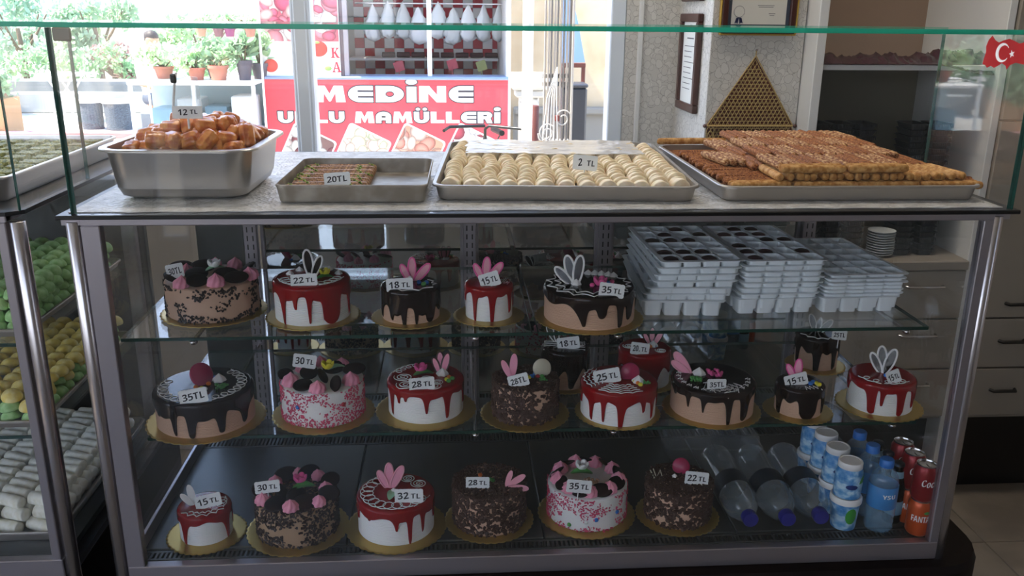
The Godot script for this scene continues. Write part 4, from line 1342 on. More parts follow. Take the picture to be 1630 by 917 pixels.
func ridged(r: float, l: float, lobes: int, seed_: int, bend := 0.0) -> Mesh:
	var f := FastNoiseLite.new()
	f.seed = seed_; f.frequency = 40.0; f.fractal_octaves = 2 if lobes in [5, 6, 7] else 1
	var p := PackedVector3Array()
	var nu := 32
	for q: Array in [[-1.0, 0.0], [-0.99, 0.45], [-0.93, 0.78], [-0.78, 0.97], [-0.4, 1.03], [0.0, 1.0], [0.4, 1.03], [0.78, 0.97], [0.93, 0.78], [0.99, 0.45], [1.0, 0.0]] if lobes > 7 else [[-1.0, 0.0], [-1.0, 0.5], [-0.97, 0.85], [-0.9, 1.0], [-0.4, 1.03], [0.0, 1.0], [0.4, 1.03], [0.9, 1.0], [0.97, 0.85], [1.0, 0.5], [1.0, 0.0]]:
		for i in nu:
			var a := TAU * i / nu
			var g: float = r * q[1] * (1.0 + (0.06 * cos(a * lobes) if lobes > 0 else 0.0))
			var v := Vector3(cos(a) * g, sin(a) * g + bend * (1.0 - q[0] * q[0]), -q[0] * l / 2)
			p.push_back(v + v.normalized() * f.get_noise_3dv(v) * r * (0.05 if lobes > 7 or lobes == 0 else 0.14))
	var b := MB.new()
	b.grid(p, nu, 11)
	return b.mesh()

func counter_goods() -> void:
	# embossed plastic runner
	var o := PackedVector2Array()
	for i in 121:
		var x := -0.632 + 1.6 * i / 120.0
		o.push_back(Vector2(x, -1.463 - 0.004 * absf(sin(i * 0.42))))
	o.push_back(Vector2(0.968, -2.12)); o.push_back(Vector2(-0.632, -2.12))
	var b := MB.new()
	b.t = Transform3D(Basis(Vector3.RIGHT, Vector3.BACK, Vector3.DOWN), Vector3(0, 1.2812, 0))
	b.prism(o, 0.0014)
	var cm := bump(tri(mat("ffffff", 0.3), noise(31, 0.02, Color("a9a7a2"), Color("c9c8c5")), 4.0), noise(32, 0.12, Color.BLACK, Color.WHITE, 256, FastNoiseLite.TYPE_CELLULAR, 1), 0.16)
	cm.uv1_scale = Vector3.ONE * 5.0
	tag(putw("counter_runner", b, cm), "embossed translucent plastic runner under the pastry trays on the counter", "table runner")
	var Y := 1.2817
	# deep steel pan of syrupy fried dough
	var t := thing("steel_pan", "deep stainless steel pan heaped with fried dough pieces at the counter's left", "pan", Vector3(-0.475, Y, -1.682), deg_to_rad(-1.5))
	put("pan_body", pan(0.252, 0.276, 0.088, 0.01, 0.036, 0.0125, 0.0015, 0.02).mesh(), M.steel, t)
	var fr := bump(mat("ffffff", 0.25), noise(41, 0.05, Color.BLACK, Color.WHITE), 0.04)
	fr.albedo_texture = noise(42, 0.012, Color("b05a20"), Color("dc944a")); fr.uv1_triplanar = true; fr.uv1_scale = Vector3.ONE * 14
	fr.subsurf_scatter_enabled = true; fr.subsurf_scatter_strength = 0.25
	fr.clearcoat_enabled = true; fr.clearcoat = 0.5; fr.clearcoat_roughness = 0.12
	var tm := [ridged(0.0142, 0.04, 9, 1), ridged(0.0152, 0.036, 8, 2), ridged(0.0135, 0.044, 9, 3)]
	for L in 3:
		var rad: float = [0.2, 0.1, 0.062][L]
		var step := 0.0285
		for i in range(-5, 6):
			for j in range(-5, 6):
				var x := (i + 0.5 * (L % 2)) * step + rng.randf_range(-0.004, 0.004)
				var z := (j + 0.5 * (L % 2)) * step + rng.randf_range(-0.004, 0.004)
				if L == 0 and (absf(x) > 0.097 or absf(z) > 0.108): continue
				if L > 0 and Vector2(x - 0.012, z * 0.85).length() > rad: continue
				var m := put("fried_dough", tm[rng.randi() % 3], fr)
				m.position = Vector3(-0.475 + x, Y + 0.08 + 0.0185 * L + rng.randf_range(-0.002, 0.004), -1.682 + z)
				m.rotation = Vector3(rng.randf_range(-0.4, 0.4), rng.randf() * TAU, rng.randf_range(-0.5, 0.5)) if rng.randf() < 0.65 else Vector3(rng.randf_range(0.7, 1.4), rng.randf_range(-1, 1), 0)
				tag(m, "syrupy ridged orange-brown fried dough piece heaped in the deep steel pan", "pastry", "fried dough pieces in the deep steel pan")
	# price holder standing in the heap
	var h := thing("price_holder", "tall clear price holder reading 12 TL, standing in the fried dough heap", "price card", Vector3(-0.4665, 1.4285, -1.61))
	put("card", bx(Vector3(-0.026, -0.011, 0), Vector3(0.026, 0.011, 0.0014), 0.0004).mesh(), M.card, h)
	var tx := MB.new()
	text(tx, "12", 0.016, 0.011, Transform3D(Basis.IDENTITY, Vector3(-0.008, 0.0, 0.0014)), hand(), 0.0003)
	text(tx, "TL", 0.013, 0.008, Transform3D(Basis.IDENTITY, Vector3(0.011, 0.001, 0.0014)), hand(), 0.0003)
	put("lettering", tx.mesh(), M.ink, h, "stuff")
	var pl := PackedVector2Array([Vector2(-0.026, 0.009), Vector2(0.026, 0.009), Vector2(0.022, 0.06), Vector2(-0.016, 0.066)])
	var pb := MB.new()
	pb.prism(pl, 0.0015)
	put("clear_plate", pb.mesh(), glassm("e6edf0", 0.25, 0.1), h).position.z = -0.002
	var cb := MB.new()
	cb.tube([Vector3(-0.024, 0.01, -0.001), Vector3(-0.017, 0.055, -0.001), Vector3(-0.013, 0.068, -0.001)], 0.0022, 6)
	put("edge_strip", cb.mesh(), M.card, h)
	put("clip", bx(Vector3(-0.024, 0.05, -0.006), Vector3(-0.014, 0.066, 0.003), 0.002).mesh(), M.dark, h)
	var sk := MB.new()
	sk.cyl(Vector3(0, -0.03, -0.001), Vector3(0, 0, -0.001), 0.002, 8)
	put("stick", sk.mesh(), M.card, h)
	# small square tray of nut fingers
	t = thing("square_tray", "small square worn aluminium tray half filled with pistachio tipped pastry fingers", "tray", Vector3(-0.174, Y, -1.669), deg_to_rad(-1.0))
	put("tray_body", pan(0.262, 0.296, 0.03, 0.004, 0.016, 0.0012, 0.0012, 0.004).mesh(), M.oldpan, t)
	var kd := bump(mat("ffffff", 0.6), noise(51, 0.09, Color.BLACK, Color.WHITE), 0.1)
	kd.albedo_texture = noise(52, 0.05, Color("5e3a1e"), Color("b98a58")); kd.uv1_triplanar = true; kd.uv1_scale = Vector3.ONE * 10
	var fm := [ridged(0.0098, 0.138, 7, 11), ridged(0.0101, 0.138, 6, 12)]
	var gm := MB.new()
	for k in 40:
		gm.ball(Vector3(rng.randf_range(-0.007, 0.007), rng.randf_range(0.003, 0.0102), rng.randf_range(-0.008, 0.008)), Vector3.ONE * rng.randf_range(0.0012, 0.0024), Basis.IDENTITY, 6, 4)
	var gms := gm.mesh()
	var pist := tri(mat("ffffff", 0.7), noise(53, 0.05, Color("5d7a22"), Color("9db048")), 20.0)
	var nth := ["hindmost", "second from back", "third from back", "fourth from back", "fifth from back", "sixth from back", "fifth from front", "fourth from front", "third from front", "second from front", "front"]
	for k in 12:
		var s := thing("pastry_finger", "brown shredded pastry finger tipped with pistachio, %s in the square tray's left column" % nth[k] if k < 11 else "brown shredded pastry finger lying alone along the square tray's right front edge", "pastry", Vector3(-0.2245 if k < 11 else -0.118, Y + 0.0135, -1.797 + 0.0215 * k - (0.002 if k > 10 else 0.0)) if k < 11 else Vector3(-0.118, Y + 0.0135, -1.545), PI / 2 + rng.randf_range(-0.02, 0.02), "pastry fingers in the square tray")
		if k == 10: s.position.x = -0.232
		if k == 11: s.scale = Vector3(1, 1, 0.78)
		put("pastry", fm[k % 2], kd, s)
		for e: float in [-0.052, 0.05]:
			put("pistachio_crumbs", gms, pist, s, "stuff").position.z = e + rng.randf_range(-0.012, 0.012)
	# wide tray of pale dough slices
	t = thing("roll_tray", "wide dark-edged baking tray packed with pale dough slices, centre of the counter", "tray", Vector3(0.2165, Y, -1.805), deg_to_rad(-3.2))
	put("tray_body", pan(0.468, 0.556, 0.026, 0.004, 0.026, 0.006, 0.0012, 0.005).mesh(), M.pan, t)
	var dm := tri(bump(mat("ffffff", 0.75), noise(61, 0.06, Color.BLACK, Color.WHITE), 0.02), noise(62, 0.02, Color("e2cda4"), Color("f2e4c8")), 8.0)
	dm.subsurf_scatter_enabled = true; dm.subsurf_scatter_strength = 0.1
	for i in 13:
		for j in 22:
			var x := -0.207 + 0.0347 * i + rng.randf_range(-0.002, 0.002) + 0.004 * sin(j * 0.7 + i)
			var z := 0.247 - 0.0228 * j + rng.randf_range(-0.002, 0.002) - (0.02 if i == 0 or i == 12 else 0.0)
			if z < -0.25: continue
			var m := put("dough_slice", dough_mesh((i * 7 + j * 3) % 4), dm)
			m.transform = t.transform * Transform3D(Basis.from_euler(Vector3(-0.22 if j > 0 else -0.06, rng.randf_range(-0.16, 0.16) + (0.4 if i == 12 and j == 0 else 0.0), rng.randf_range(-0.08, 0.08))).scaled_local(Vector3.ONE * rng.randf_range(0.97, 1.05)), Vector3(x, 0.0045 + rng.randf_range(0.0, 0.0025) + (0.002 if j > 0 else 0.0), z))
			tag(m, "pale dough slice, %s from the front in the %s column from the left" % [nth(j + 1), nth(i + 1)], "pastry", "dough slices in the wide tray")
	var f := FastNoiseLite.new()
	f.seed = 3; f.frequency = 14.0; f.fractal_octaves = 2
	var pp := PackedVector3Array()
	for j in 26:
		for i in 40:
			var x := -0.19 + 0.375 * i / 39.0
			var z := -0.035 - 0.205 * j / 25.0
			pp.push_back(Vector3(x + 0.012 * f.get_noise_2d(j * 0.012, 7), 0.0375 + 0.003 * f.get_noise_2d(x * 0.5, z * 3.0) + (0.004 * f.get_noise_2d(x * 4, z * 4) if x > 0.1 else 0.0), z + 0.012 * f.get_noise_2d(x * 3, 3)))
	var pm0 := mat("f0eeea", 0.28)
	pm0.clearcoat_enabled = true; pm0.clearcoat = 1.0; pm0.clearcoat_roughness = 0.12
	pm0.backlight_enabled = true; pm0.backlight = Color(0.9, 0.9, 0.9)
	var pb2 := MB.new()
	pb2.grid(pp, 40, 26, false, true)
	for k in pp.size(): pp[k].y -= 0.0006
	pb2.grid(pp, 40, 26, false)
	var ps := put("paper_sheet", pb2.mesh(), pm0)
	ps.transform = t.transform
	tag(ps, "crumpled white paper sheet covering the back of the dough slice tray", "paper")
	# sheet tray of baked sticks
	t = thing("stick_tray", "large steel sheet tray piled with brown baked sticks at the counter's right", "tray", Vector3(0.7195, Y, -1.774))
	put("tray_body", pan(0.476, 0.514, 0.026, 0.004, 0.024, 0.006, 0.0012, 0.005).mesh(), M.pan, t)
	var side := tri(bump(mat("ffffff", 0.5), noise(71, 0.06, Color.BLACK, Color.WHITE), 0.03), noise(72, 0.03, Color("9a6630"), Color("d0a468")), 9.0)
	var top := tri(bump(mat("ffffff", 0.5), noise(73, 0.12, Color.BLACK, Color.WHITE), 0.06), noise(74, 0.06, Color("5a2a12"), Color("b57a45")), 11.0)
	var streak := tri(bump(mat("ffffff", 0.5), noise(75, 0.12, Color.BLACK, Color.WHITE), 0.06), noise(76, 0.05, Color("6a3418"), Color("d8b27c")), 9.0)
	streak.uv1_scale = Vector3(16, 16, 5)
	for q: StandardMaterial3D in [side, top, streak]:
		q.metallic_specular = 0.22; q.roughness = 0.6
	var sm := [ridged(0.0073, 0.116, 0, 21), ridged(0.0076, 0.112, 0, 22), ridged(0.0071, 0.119, 0, 23)]
	var cnt := {}
	var put_stick := func(x: float, y: int, z: float, yaw: float, m2: Material, where: String) -> void:
		var m := put("baked_stick", sm[rng.randi() % 3], m2)
		m.position = Vector3(x, Y + 0.0105 + 0.0146 * y + rng.randf_range(-0.0006, 0.0006), z)
		m.rotation = Vector3(rng.randf_range(-0.012, 0.012), yaw + rng.randf_range(-0.05, 0.05) + (PI if rng.randf() < 0.5 else 0.0), rng.randf() * TAU)
		cnt[where] = cnt.get(where, 0) + 1
		tag(m, "brown baked stick, %s from the front left in the pile's %s" % [nth(cnt[where]), where], "pastry", "baked sticks, %s" % where)
	for i in 26: put_stick.call(0.508 + 0.0168 * i, 0, -1.582 - rng.randf_range(0.0, 0.006), 0.0, top, "bottom layer")
	for j in 27: put_stick.call(0.553, 0, -1.645 - 0.0148 * j, PI / 2, top, "bottom layer")
	for i in 4:
		for j in 31:
			if j > 3 and (i == 1 or i == 2): continue
			if i == 0 and j > 25: continue
			put_stick.call(0.556 + 0.118 * i + (0.006 if i == 3 else 0.0) + rng.randf_range(-0.006, 0.006), 1, -1.541 - 0.0152 * j, PI / 2 + (0.03 if i == 0 else 0.0), side if j < 2 else top, "second layer")
	for i in 22:
		put_stick.call(0.592 + 0.0162 * i, 2, -1.594 - rng.randf_range(0.0, 0.008), rng.randf_range(-0.05, 0.05), side, "third layer")
		for k in 3:
			if i < 4 or i > 15: put_stick.call(0.585 + 0.0162 * i, 2, -1.714 - 0.12 * k, 0.0, top if k < 2 else streak, "third layer")
	for i in 4: put_stick.call(0.535 + 0.0155 * i, 2, -1.765 + 0.004 * i, 0.15, streak, "third layer")
	for i in 2:
		for j in 2: put_stick.call(0.652 + 0.121 * i, 3, -1.545 - 0.0152 * j, PI / 2 + 0.07 * i, side, "top layer")
	for i in 18:
		for k in 4:
			if k == 0 and i > 15: continue
			put_stick.call(0.602 + 0.0158 * i + 0.01 * k, 3, -1.632 - 0.119 * k + rng.randf_range(-0.005, 0.005), 0.0, streak if (i / 3 + k) % 2 == 0 else top, "top layer")
	for j in 3: put_stick.call(0.53 + 0.11 * j, 2, -2.012 + 0.003 * j, PI / 2, side, "third layer")
	# flag-map sticker on the guard's right pane
	var fl := PackedVector2Array()
	for q: Array in [[0, 0.02], [0.04, 0.45], [0.02, 0.62], [0.06, 0.86], [0.13, 1.0], [0.18, 0.9], [0.22, 0.84], [0.3, 0.78], [0.4, 0.86], [0.52, 0.92], [0.63, 0.86], [0.75, 0.78], [0.88, 0.84], [1.0, 0.74], [1.04, 0.56], [1.0, 0.36], [1.03, 0.16], [0.9, 0.12], [0.74, 0.16], [0.62, 0.06], [0.57, -0.1], [0.53, 0.03], [0.44, 0.1], [0.36, 0.0], [0.28, -0.08], [0.2, -0.02], [0.12, -0.1], [0.07, -0.02]]:
		fl.push_back(Vector2(q[0] * 0.11, q[1] * 0.051))
	for q in fl.size(): fl[q].x *= 1.2
	var s := thing("map_sticker", "red flag sticker shaped like a country map with white crescent and star", "sticker", Vector3(0.9713, 1.5385, -1.601))
	s.rotation.y = -PI / 2
	var fb := MB.new()
	fb.t = Transform3D(Basis.IDENTITY, Vector3(0, -0.02, 0))
	fb.prism(fl, 0.0004)
	put("red_map", fb.mesh(), mat("b01418", 0.6, 0.0, 0.2), s)
	var cr := PackedVector2Array()
	for i in 25:
		var a := 0.55 + (TAU - 1.1) * i / 24.0
		cr.push_back((Vector2(0.046, 0.003) + Vector2(cos(a), sin(a)) * 0.0165) * Vector2(1.2, 1))
	for i in 25:
		var a := TAU - 0.72 - (TAU - 1.44) * i / 24.0
		cr.push_back((Vector2(0.0495, 0.003) + Vector2(cos(a), sin(a)) * 0.0128) * Vector2(1.2, 1))
	fb = MB.new()
	fb.prism(cr, 0.0006)
	put("crescent", fb.mesh(), M.icing, s)
	var st := PackedVector2Array()
	for i in 10:
		var a := PI + TAU * i / 10
		st.push_back((Vector2(0.069, 0.002) + Vector2(cos(a), sin(a)) * (0.0068 if i % 2 == 0 else 0.0028)) * Vector2(1.2, 1))
	fb = MB.new()
	fb.prism(st, 0.0006)
	put("star", fb.mesh(), M.icing, s)

# ---------------------------------------------------------------- trays and drinks in the case
func dessert_tray() -> Mesh:
	var b := MB.new()
	var w := 0.164
	var d := 0.295
	var nx := 4
	var nz := 6
	var px := (w - 0.01) / nx
	var pz := (d - 0.01) / nz
	var h := 0.033
	for i in nx:
		for j in nz:
			var c := Vector3(-w / 2 + 0.005 + px * (i + 0.5), 0, -d / 2 + 0.005 + pz * (j + 0.5))
			var ring := func(g: float, y: float) -> PackedVector3Array:
				var a := rr(px - g, pz - g, 0.006, y, 2)
				for k in a.size(): a[k] += c
				return a
			var r0: PackedVector3Array = ring.call(0.007, 0.0)
			var r1: PackedVector3Array = ring.call(0.0022, h)
			var r2: PackedVector3Array = ring.call(0.0032, h)
			var r3: PackedVector3Array = ring.call(0.008, 0.0008)
			b.cap(r0, Vector3.DOWN); b.strip(r0, r1); b.strip(r1, r2); b.strip(r2, r3); b.cap(r3, Vector3.UP)
	# walls between the wells and the turned-out lip
	for i in range(1, nx): b.box(Vector3(-w / 2 + 0.005 + px * i, h - 0.0012, 0), Vector3(0.0042, 0.0012, d - 0.012))
	for j in range(1, nz): b.box(Vector3(0, h - 0.0012, -d / 2 + 0.005 + pz * j), Vector3(w - 0.012, 0.0012, 0.0042))
	var o := [rr(w - 0.012, d - 0.012, 0.008, h - 0.0008), rr(w + 0.004, d + 0.004, 0.012, h - 0.0016), rr(w + 0.004, d + 0.004, 0.012, h - 0.0004), rr(w - 0.012, d - 0.012, 0.008, h + 0.0006)]
	for k in 3: b.strip(o[k], o[k + 1])
	return b.mesh()

func bottle_profile(pts: Array) -> Array:
	var o := []
	for q: Array in pts: o.push_back(Vector2(q[0], q[1]))
	return o

func case_goods() -> void:
	var tm := dessert_tray()
	var dome := MB.new()
	dome.lathe([Vector2(0, 0), Vector2(0.014, 0), Vector2(0.0165, 0.004), Vector2(0.0165, 0.009), Vector2(0.014, 0.0135), Vector2(0.008, 0.016), Vector2(0, 0.0165)], 24, 70)
	var dmesh := dome.mesh()
	var dmat := mat("3a1a1c", 0.45)
	var k := 0
	for q: Array in [["left", 0.457, 0.474, -0.06, 0.02, 7, 0.0134, -1.752, "tinted"], ["middle", 0.634, 0.643, 0.03, 0.03, 8, 0.0112, -1.757, ""], ["right", 0.806, 0.813, 0.02, 0.03, 7, 0.0078, -1.76, ""]]:
		for i in int(q[5]):
			var f: float = float(i) / (q[5] - 1)
			var m := put("dessert_tray", tm, M.tray)
			m.position = Vector3(lerpf(q[1], q[2], f) + rng.randf_range(-0.004, 0.004), 1.0348 + q[6] * i, q[7] + rng.randf_range(-0.003, 0.003))
			m.rotation.y = lerpf(q[3], q[4], f) + rng.randf_range(-0.02, 0.02)
			var place: String = "topmost" if i == q[5] - 1 else ["lowest", "second lowest", "third lowest", "fourth from bottom", "fifth from bottom", "sixth from bottom", "seventh from bottom"][i]
			tag(m, "white compartment tray, %s in the %s of three stacks on the upper shelf" % [place, q[0]], "tray", "compartment trays stacked on the upper shelf")
			if i == q[5] - 1 and q[0] != "right":
				for u in 4:
					for w in 6:
						if rng.randf() < (0.55 if w > 2 else 0.6) and not (q[0] == "middle" and w > 4 and u > 0):
							var o := put("chocolate_dome", dmesh, dmat)
							o.position = m.transform * Vector3(-0.082 + 0.005 + 0.0385 * (u + 0.5), 0.0185, -0.1475 + 0.005 + 0.0475 * (w + 0.5))
							tag(o, "dark chocolate dome, %s row from front, %s well from left, %s tray stack" % [nth(6 - w), nth(u + 1), q[0]], "confection", "chocolate domes in the %s tray stack" % q[0])
	# big water bottles lying with their caps to the front
	var pet := glassm("c4d4da", 0.13, 0.07)
	var pf := [[0, 0], [0.026, 0], [0.034, 0.003], [0.037, 0.01], [0.037, 0.028]]
	for i in 9:
		pf.append([0.0352, 0.034 + i * 0.0145])
		pf.append([0.0372, 0.041 + i * 0.0145])
	pf.append_array([[0.0372, 0.172], [0.0365, 0.185], [0.034, 0.2], [0.028, 0.216], [0.019, 0.229], [0.0128, 0.236], [0.0122, 0.24], [0.0122, 0.246], [0, 0.246]])
	var bm := MB.new()
	bm.lathe(bottle_profile(pf), 40, 65)
	var cap := MB.new()
	cap.lathe([Vector2(0, 0.241), Vector2(0.0152, 0.241), Vector2(0.0155, 0.243), Vector2(0.0155, 0.257), Vector2(0.0145, 0.259), Vector2(0, 0.259)], 32, 50)
	var lab := MB.new()
	lab.lathe([Vector2(0.0374, 0.118), Vector2(0.0376, 0.119), Vector2(0.0376, 0.166), Vector2(0.0374, 0.167)], 40)
	var bmesh := bm.mesh()
	for q: Array in [[0.578, -1.74, 0.0, "left"], [0.658, -1.738, -0.02, "middle"], [0.7345, -1.742, -0.05, "right"]]:
		var t := thing("water_bottle", "clear plastic water bottle lying on its side, blue cap forward, %s of three" % q[3], "bottle", Vector3(q[0], 0.6135 + 0.0379, q[1]), q[2], "water bottles lying on the case floor")
		t.rotation.x = PI / 2
		t.rotation.y = q[2]
		put("bottle_body", bmesh, pet, t)
		put("cap", cap.mesh(), mat("20207a", 0.4), t)
		put("label_band", lab.mesh(), mat("1d2733", 0.5), t)
	# clear boxes behind them
	var clear := glassm("dfeaee", 0.1, 0.05)
	for q: Array in [[0.655, -1.84, "right"], [0.54, -1.85, "left"]]:
		var t := thing("plastic_box", "empty clear plastic box behind the lying water bottles, %s one of two" % q[2], "box", Vector3(q[0], 0.6135, q[1]))
		var base := MB.new()
		var r := [rr(0.09, 0.1, 0.012, 0), rr(0.104, 0.116, 0.014, 0.03), rr(0.112, 0.124, 0.016, 0.03), rr(0.112, 0.124, 0.016, 0.0315)]
		base.cap(r[0], Vector3.DOWN)
		for i in 3: base.strip(r[i], r[i + 1])
		put("base", base.mesh(), clear, t)
		var lid := MB.new()
		r = [rr(0.112, 0.124, 0.016, 0.032), rr(0.104, 0.116, 0.014, 0.034), rr(0.094, 0.106, 0.012, 0.055)]
		for i in 2: lid.strip(r[i], r[i + 1])
		lid.cap(r[2], Vector3.UP)
		for i in 9: lid.box(Vector3(-0.04 + i * 0.01, 0.056, 0.047), Vector3(0.004, 0.002, 0.006), 0.0006)
		put("lid", lid.mesh(), clear, t)
	# cups: a wide-lidded one below, a capped one on top
	var cupm := tri(mat("ffffff", 0.4), noise(81, 0.02, Color("2f7fc4"), Color("c8e4f2")), 9.0)
	var c1 := MB.new()
	c1.lathe([Vector2(0, 0), Vector2(0.0235, 0), Vector2(0.0242, 0.002), Vector2(0.0285, 0.062), Vector2(0.0, 0.062)], 36)
	var l1 := MB.new()
	l1.lathe([Vector2(0.0285, 0.058), Vector2(0.0305, 0.058), Vector2(0.031, 0.06), Vector2(0.0308, 0.068), Vector2(0.029, 0.071), Vector2(0.027, 0.071), Vector2(0.0262, 0.0695), Vector2(0, 0.0695)], 36, 50)
	var c2 := MB.new()
	c2.lathe([Vector2(0, 0), Vector2(0.0258, 0), Vector2(0.0262, 0.003), Vector2(0.0272, 0.03), Vector2(0.026, 0.055), Vector2(0.0225, 0.064), Vector2(0, 0.064)], 36, 60)
	var l2 := MB.new()
	l2.lathe([Vector2(0.0225, 0.061), Vector2(0.0236, 0.062), Vector2(0.0236, 0.073), Vector2(0.0225, 0.075), Vector2(0.02, 0.0752), Vector2(0.0195, 0.074), Vector2(0, 0.074)], 36, 50)
	var badge := MB.new()
	var pts := PackedVector3Array()
	for j in 5:
		for i in 12:
			var a := TAU * i / 12
			var s := j / 4.0
			var x := cos(a) * 0.012 * s
			pts.push_back(Vector3(sin(x / 0.0273) * 0.0276, 0.028 + sin(a) * 0.0055 * s, cos(x / 0.0273) * 0.0276))
	badge.grid(pts, 12, 5, true, true)
	var patch := MB.new()
	pts = PackedVector3Array()
	for j in 5:
		for i in 14:
			var a := TAU * i / 14
			var s := j / 4.0
			var x := cos(a) * 0.012 * s
			var y := 0.034 + sin(a) * 0.018 * s
			var rad := 0.0246 + (y / 0.062) * 0.0043
			pts.push_back(Vector3(sin(x / rad) * rad, y, cos(x / rad) * rad))
	patch.grid(pts, 14, 5, true, true)
	var gp := mat("3e9a3a", 0.4)
	var bd := mat("17306e", 0.4)
	var ord := ["front", "second", "third", "rear"]
	for i in 4:
		var z := -1.516 - 0.0615 * i
		var t := thing("yogurt_cup", "blue and white cup with a wide white lid, %s in the lower row of cups" % ord[i], "cup", Vector3(0.782 + 0.001 * i, 0.6135, z), 0.1, "lower cups by the water bottles")
		put("cup_body", c1.mesh(), cupm, t)
		put("lid", l1.mesh(), M.icing, t)
		put("green_patch", patch.mesh(), gp, t)
		t = thing("drink_cup", "blue and white drink tub with a narrow white cap, %s in the upper row" % ord[i], "cup", Vector3(0.782 + 0.001 * i, 0.6135 + 0.0715, z), -0.15, "upper tubs standing on wide lids")
		put("cup_body", c2.mesh(), cupm, t)
		put("cap", l2.mesh(), M.icing, t)
		put("badge", badge.mesh(), bd, t)
		put("green_patch", patch.mesh(), gp, t).rotation.y = 1.0
	# small water bottles
	var b2 := MB.new()
	b2.lathe(bottle_profile([[0, 0], [0.02, 0.0], [0.026, 0.003], [0.028, 0.01], [0.0268, 0.018], [0.0282, 0.024], [0.0268, 0.03], [0.0282, 0.037], [0.0282, 0.095], [0.0268, 0.102], [0.0275, 0.108], [0.024, 0.122], [0.015, 0.134], [0.0118, 0.139], [0.0118, 0.143], [0, 0.143]]), 36, 60)
	var cp := MB.new()
	cp.lathe([Vector2(0, 0.139), Vector2(0.0136, 0.139), Vector2(0.0138, 0.141), Vector2(0.0136, 0.153), Vector2(0.012, 0.155), Vector2(0, 0.155)], 28, 50)
	var lb := MB.new()
	lb.lathe([Vector2(0.0283, 0.055), Vector2(0.0286, 0.0555), Vector2(0.0286, 0.102), Vector2(0.0283, 0.1025)], 36)
	var lt := MB.new()
	text(lt, "YSU", 0.026, 0.009, Transform3D(Basis.IDENTITY, Vector3(0, 0.084, 0.0287)), font(), 0.0002, 0.0286)
	var pet2 := pet.duplicate()
	pet2.albedo_color = Color(0.62, 0.8, 0.92, 0.22)
	for i in 3:
		var t := thing("small_water_bottle", "small water bottle with bright blue cap, %s in its row beside the cups" % ord[i], "bottle", Vector3(0.849, 0.6135, -1.503 - 0.06 * i), 0.0, "small water bottles beside the cups")
		put("bottle_body", b2.mesh(), pet2, t)
		put("cap", cp.mesh(), mat("2f74c4", 0.4), t)
		put("label_band", lb.mesh(), mat("3f86c4", 0.4), t)
		put("lettering", lt.mesh(), M.icing, t, "stuff")
	# dark soda bottles
	var b3 := MB.new()
	b3.lathe(bottle_profile([[0, 0], [0.017, 0], [0.0185, 0.003], [0.0185, 0.07], [0.0165, 0.085], [0.011, 0.105], [0.0095, 0.118], [0.0102, 0.12], [0.0102, 0.128], [0, 0.129]]), 28, 60)
	var lb3 := MB.new()
	lb3.lathe([Vector2(0.0186, 0.02), Vector2(0.0189, 0.0205), Vector2(0.0189, 0.05), Vector2(0.0186, 0.0505)], 28)
	var nk := MB.new()
	nk.lathe([Vector2(0.0125, 0.1), Vector2(0.0122, 0.1012), Vector2(0.0112, 0.113), Vector2(0.0108, 0.1135)], 24)
	var cp3 := MB.new()
	cp3.lathe([Vector2(0, 0.1255), Vector2(0.0118, 0.1255), Vector2(0.0112, 0.13), Vector2(0.0095, 0.132), Vector2(0, 0.132)], 24, 50)
	for i in 3:
		var t := thing("soda_bottle", "dark soda bottle with a pale blue label, %s in the row beside the cans" % ord[i], "bottle", Vector3(0.8905, 0.6135, -1.53 - 0.045 * i), 0.0, "dark soda bottles beside the cans")
		put("bottle_body", b3.mesh(), mat("0d0a0a", 0.08), t)
		put("label_band", lb3.mesh(), mat("7fa8c0", 0.4), t)
		put("neck_band", nk.mesh(), mat("8fb4c8", 0.4), t)
		put("cap", cp3.mesh(), mat("2a3848", 0.35, 0.6), t)
	# cans, cola on orange
	var cn := MB.new()
	cn.lathe([Vector2(0, 0.003), Vector2(0.017, 0.003), Vector2(0.0185, 0.0), Vector2(0.0195, 0.001), Vector2(0.0225, 0.006), Vector2(0.0225, 0.0655), Vector2(0.0185, 0.0735)], 36, 50)
	var ld := MB.new()
	ld.lathe([Vector2(0.0184, 0.0733), Vector2(0.0192, 0.0745), Vector2(0.0192, 0.0762), Vector2(0.0182, 0.0768), Vector2(0.0172, 0.0757), Vector2(0.0168, 0.073), Vector2(0, 0.0734)], 36, 40)
	ld.box(Vector3(0.002, 0.0742, 0.004), Vector3(0.006, 0.0008, 0.013), 0.0003)
	var f1 := FontVariation.new()
	f1.base_font = font(true, true)
	f1.variation_transform = Transform2D(Vector2(1, 0), Vector2(0.3, 1), Vector2.ZERO)
	var w1 := MB.new()
	text(w1, "Coca", 0.032, 0.016, Transform3D(Basis.IDENTITY, Vector3(0, 0.042, 0.0226)), f1, 0.0002, 0.0225)
	var w2 := MB.new()
	text(w2, "FANTA", 0.036, 0.013, Transform3D(Basis(Vector3.UP, -0.35), Vector3(-0.0077, 0.04, 0.0212)), font(), 0.0002, 0.0225)
	var gl := MB.new()
	gl.ball(Vector3(0.002, 0.054, 0.0212), Vector3(0.006, 0.004, 0.0022), Basis.IDENTITY, 12, 6)
	for i in 3:
		var at := Vector3(0.9205, 0.6135, -1.484 - 0.047 * i)
		var t := thing("orange_can", "orange soda can under a red cola can, %s in the right end row" % ord[i], "can", at, 0.0, "orange soda cans at the right end")
		put("can_body", cn.mesh(), mat("c8501a", 0.3, 0.3), t)
		put("can_lid", ld.mesh(), M.chrome, t)
		put("lettering", w2.mesh(), M.icing, t, "stuff")
		put("leaf_mark", gl.mesh(), M.green, t)
		t = thing("cola_can", "red cola can stacked on an orange can, %s in the right end row" % ord[i], "can", at + Vector3(0, 0.077, 0), 0.0, "red cola cans at the right end")
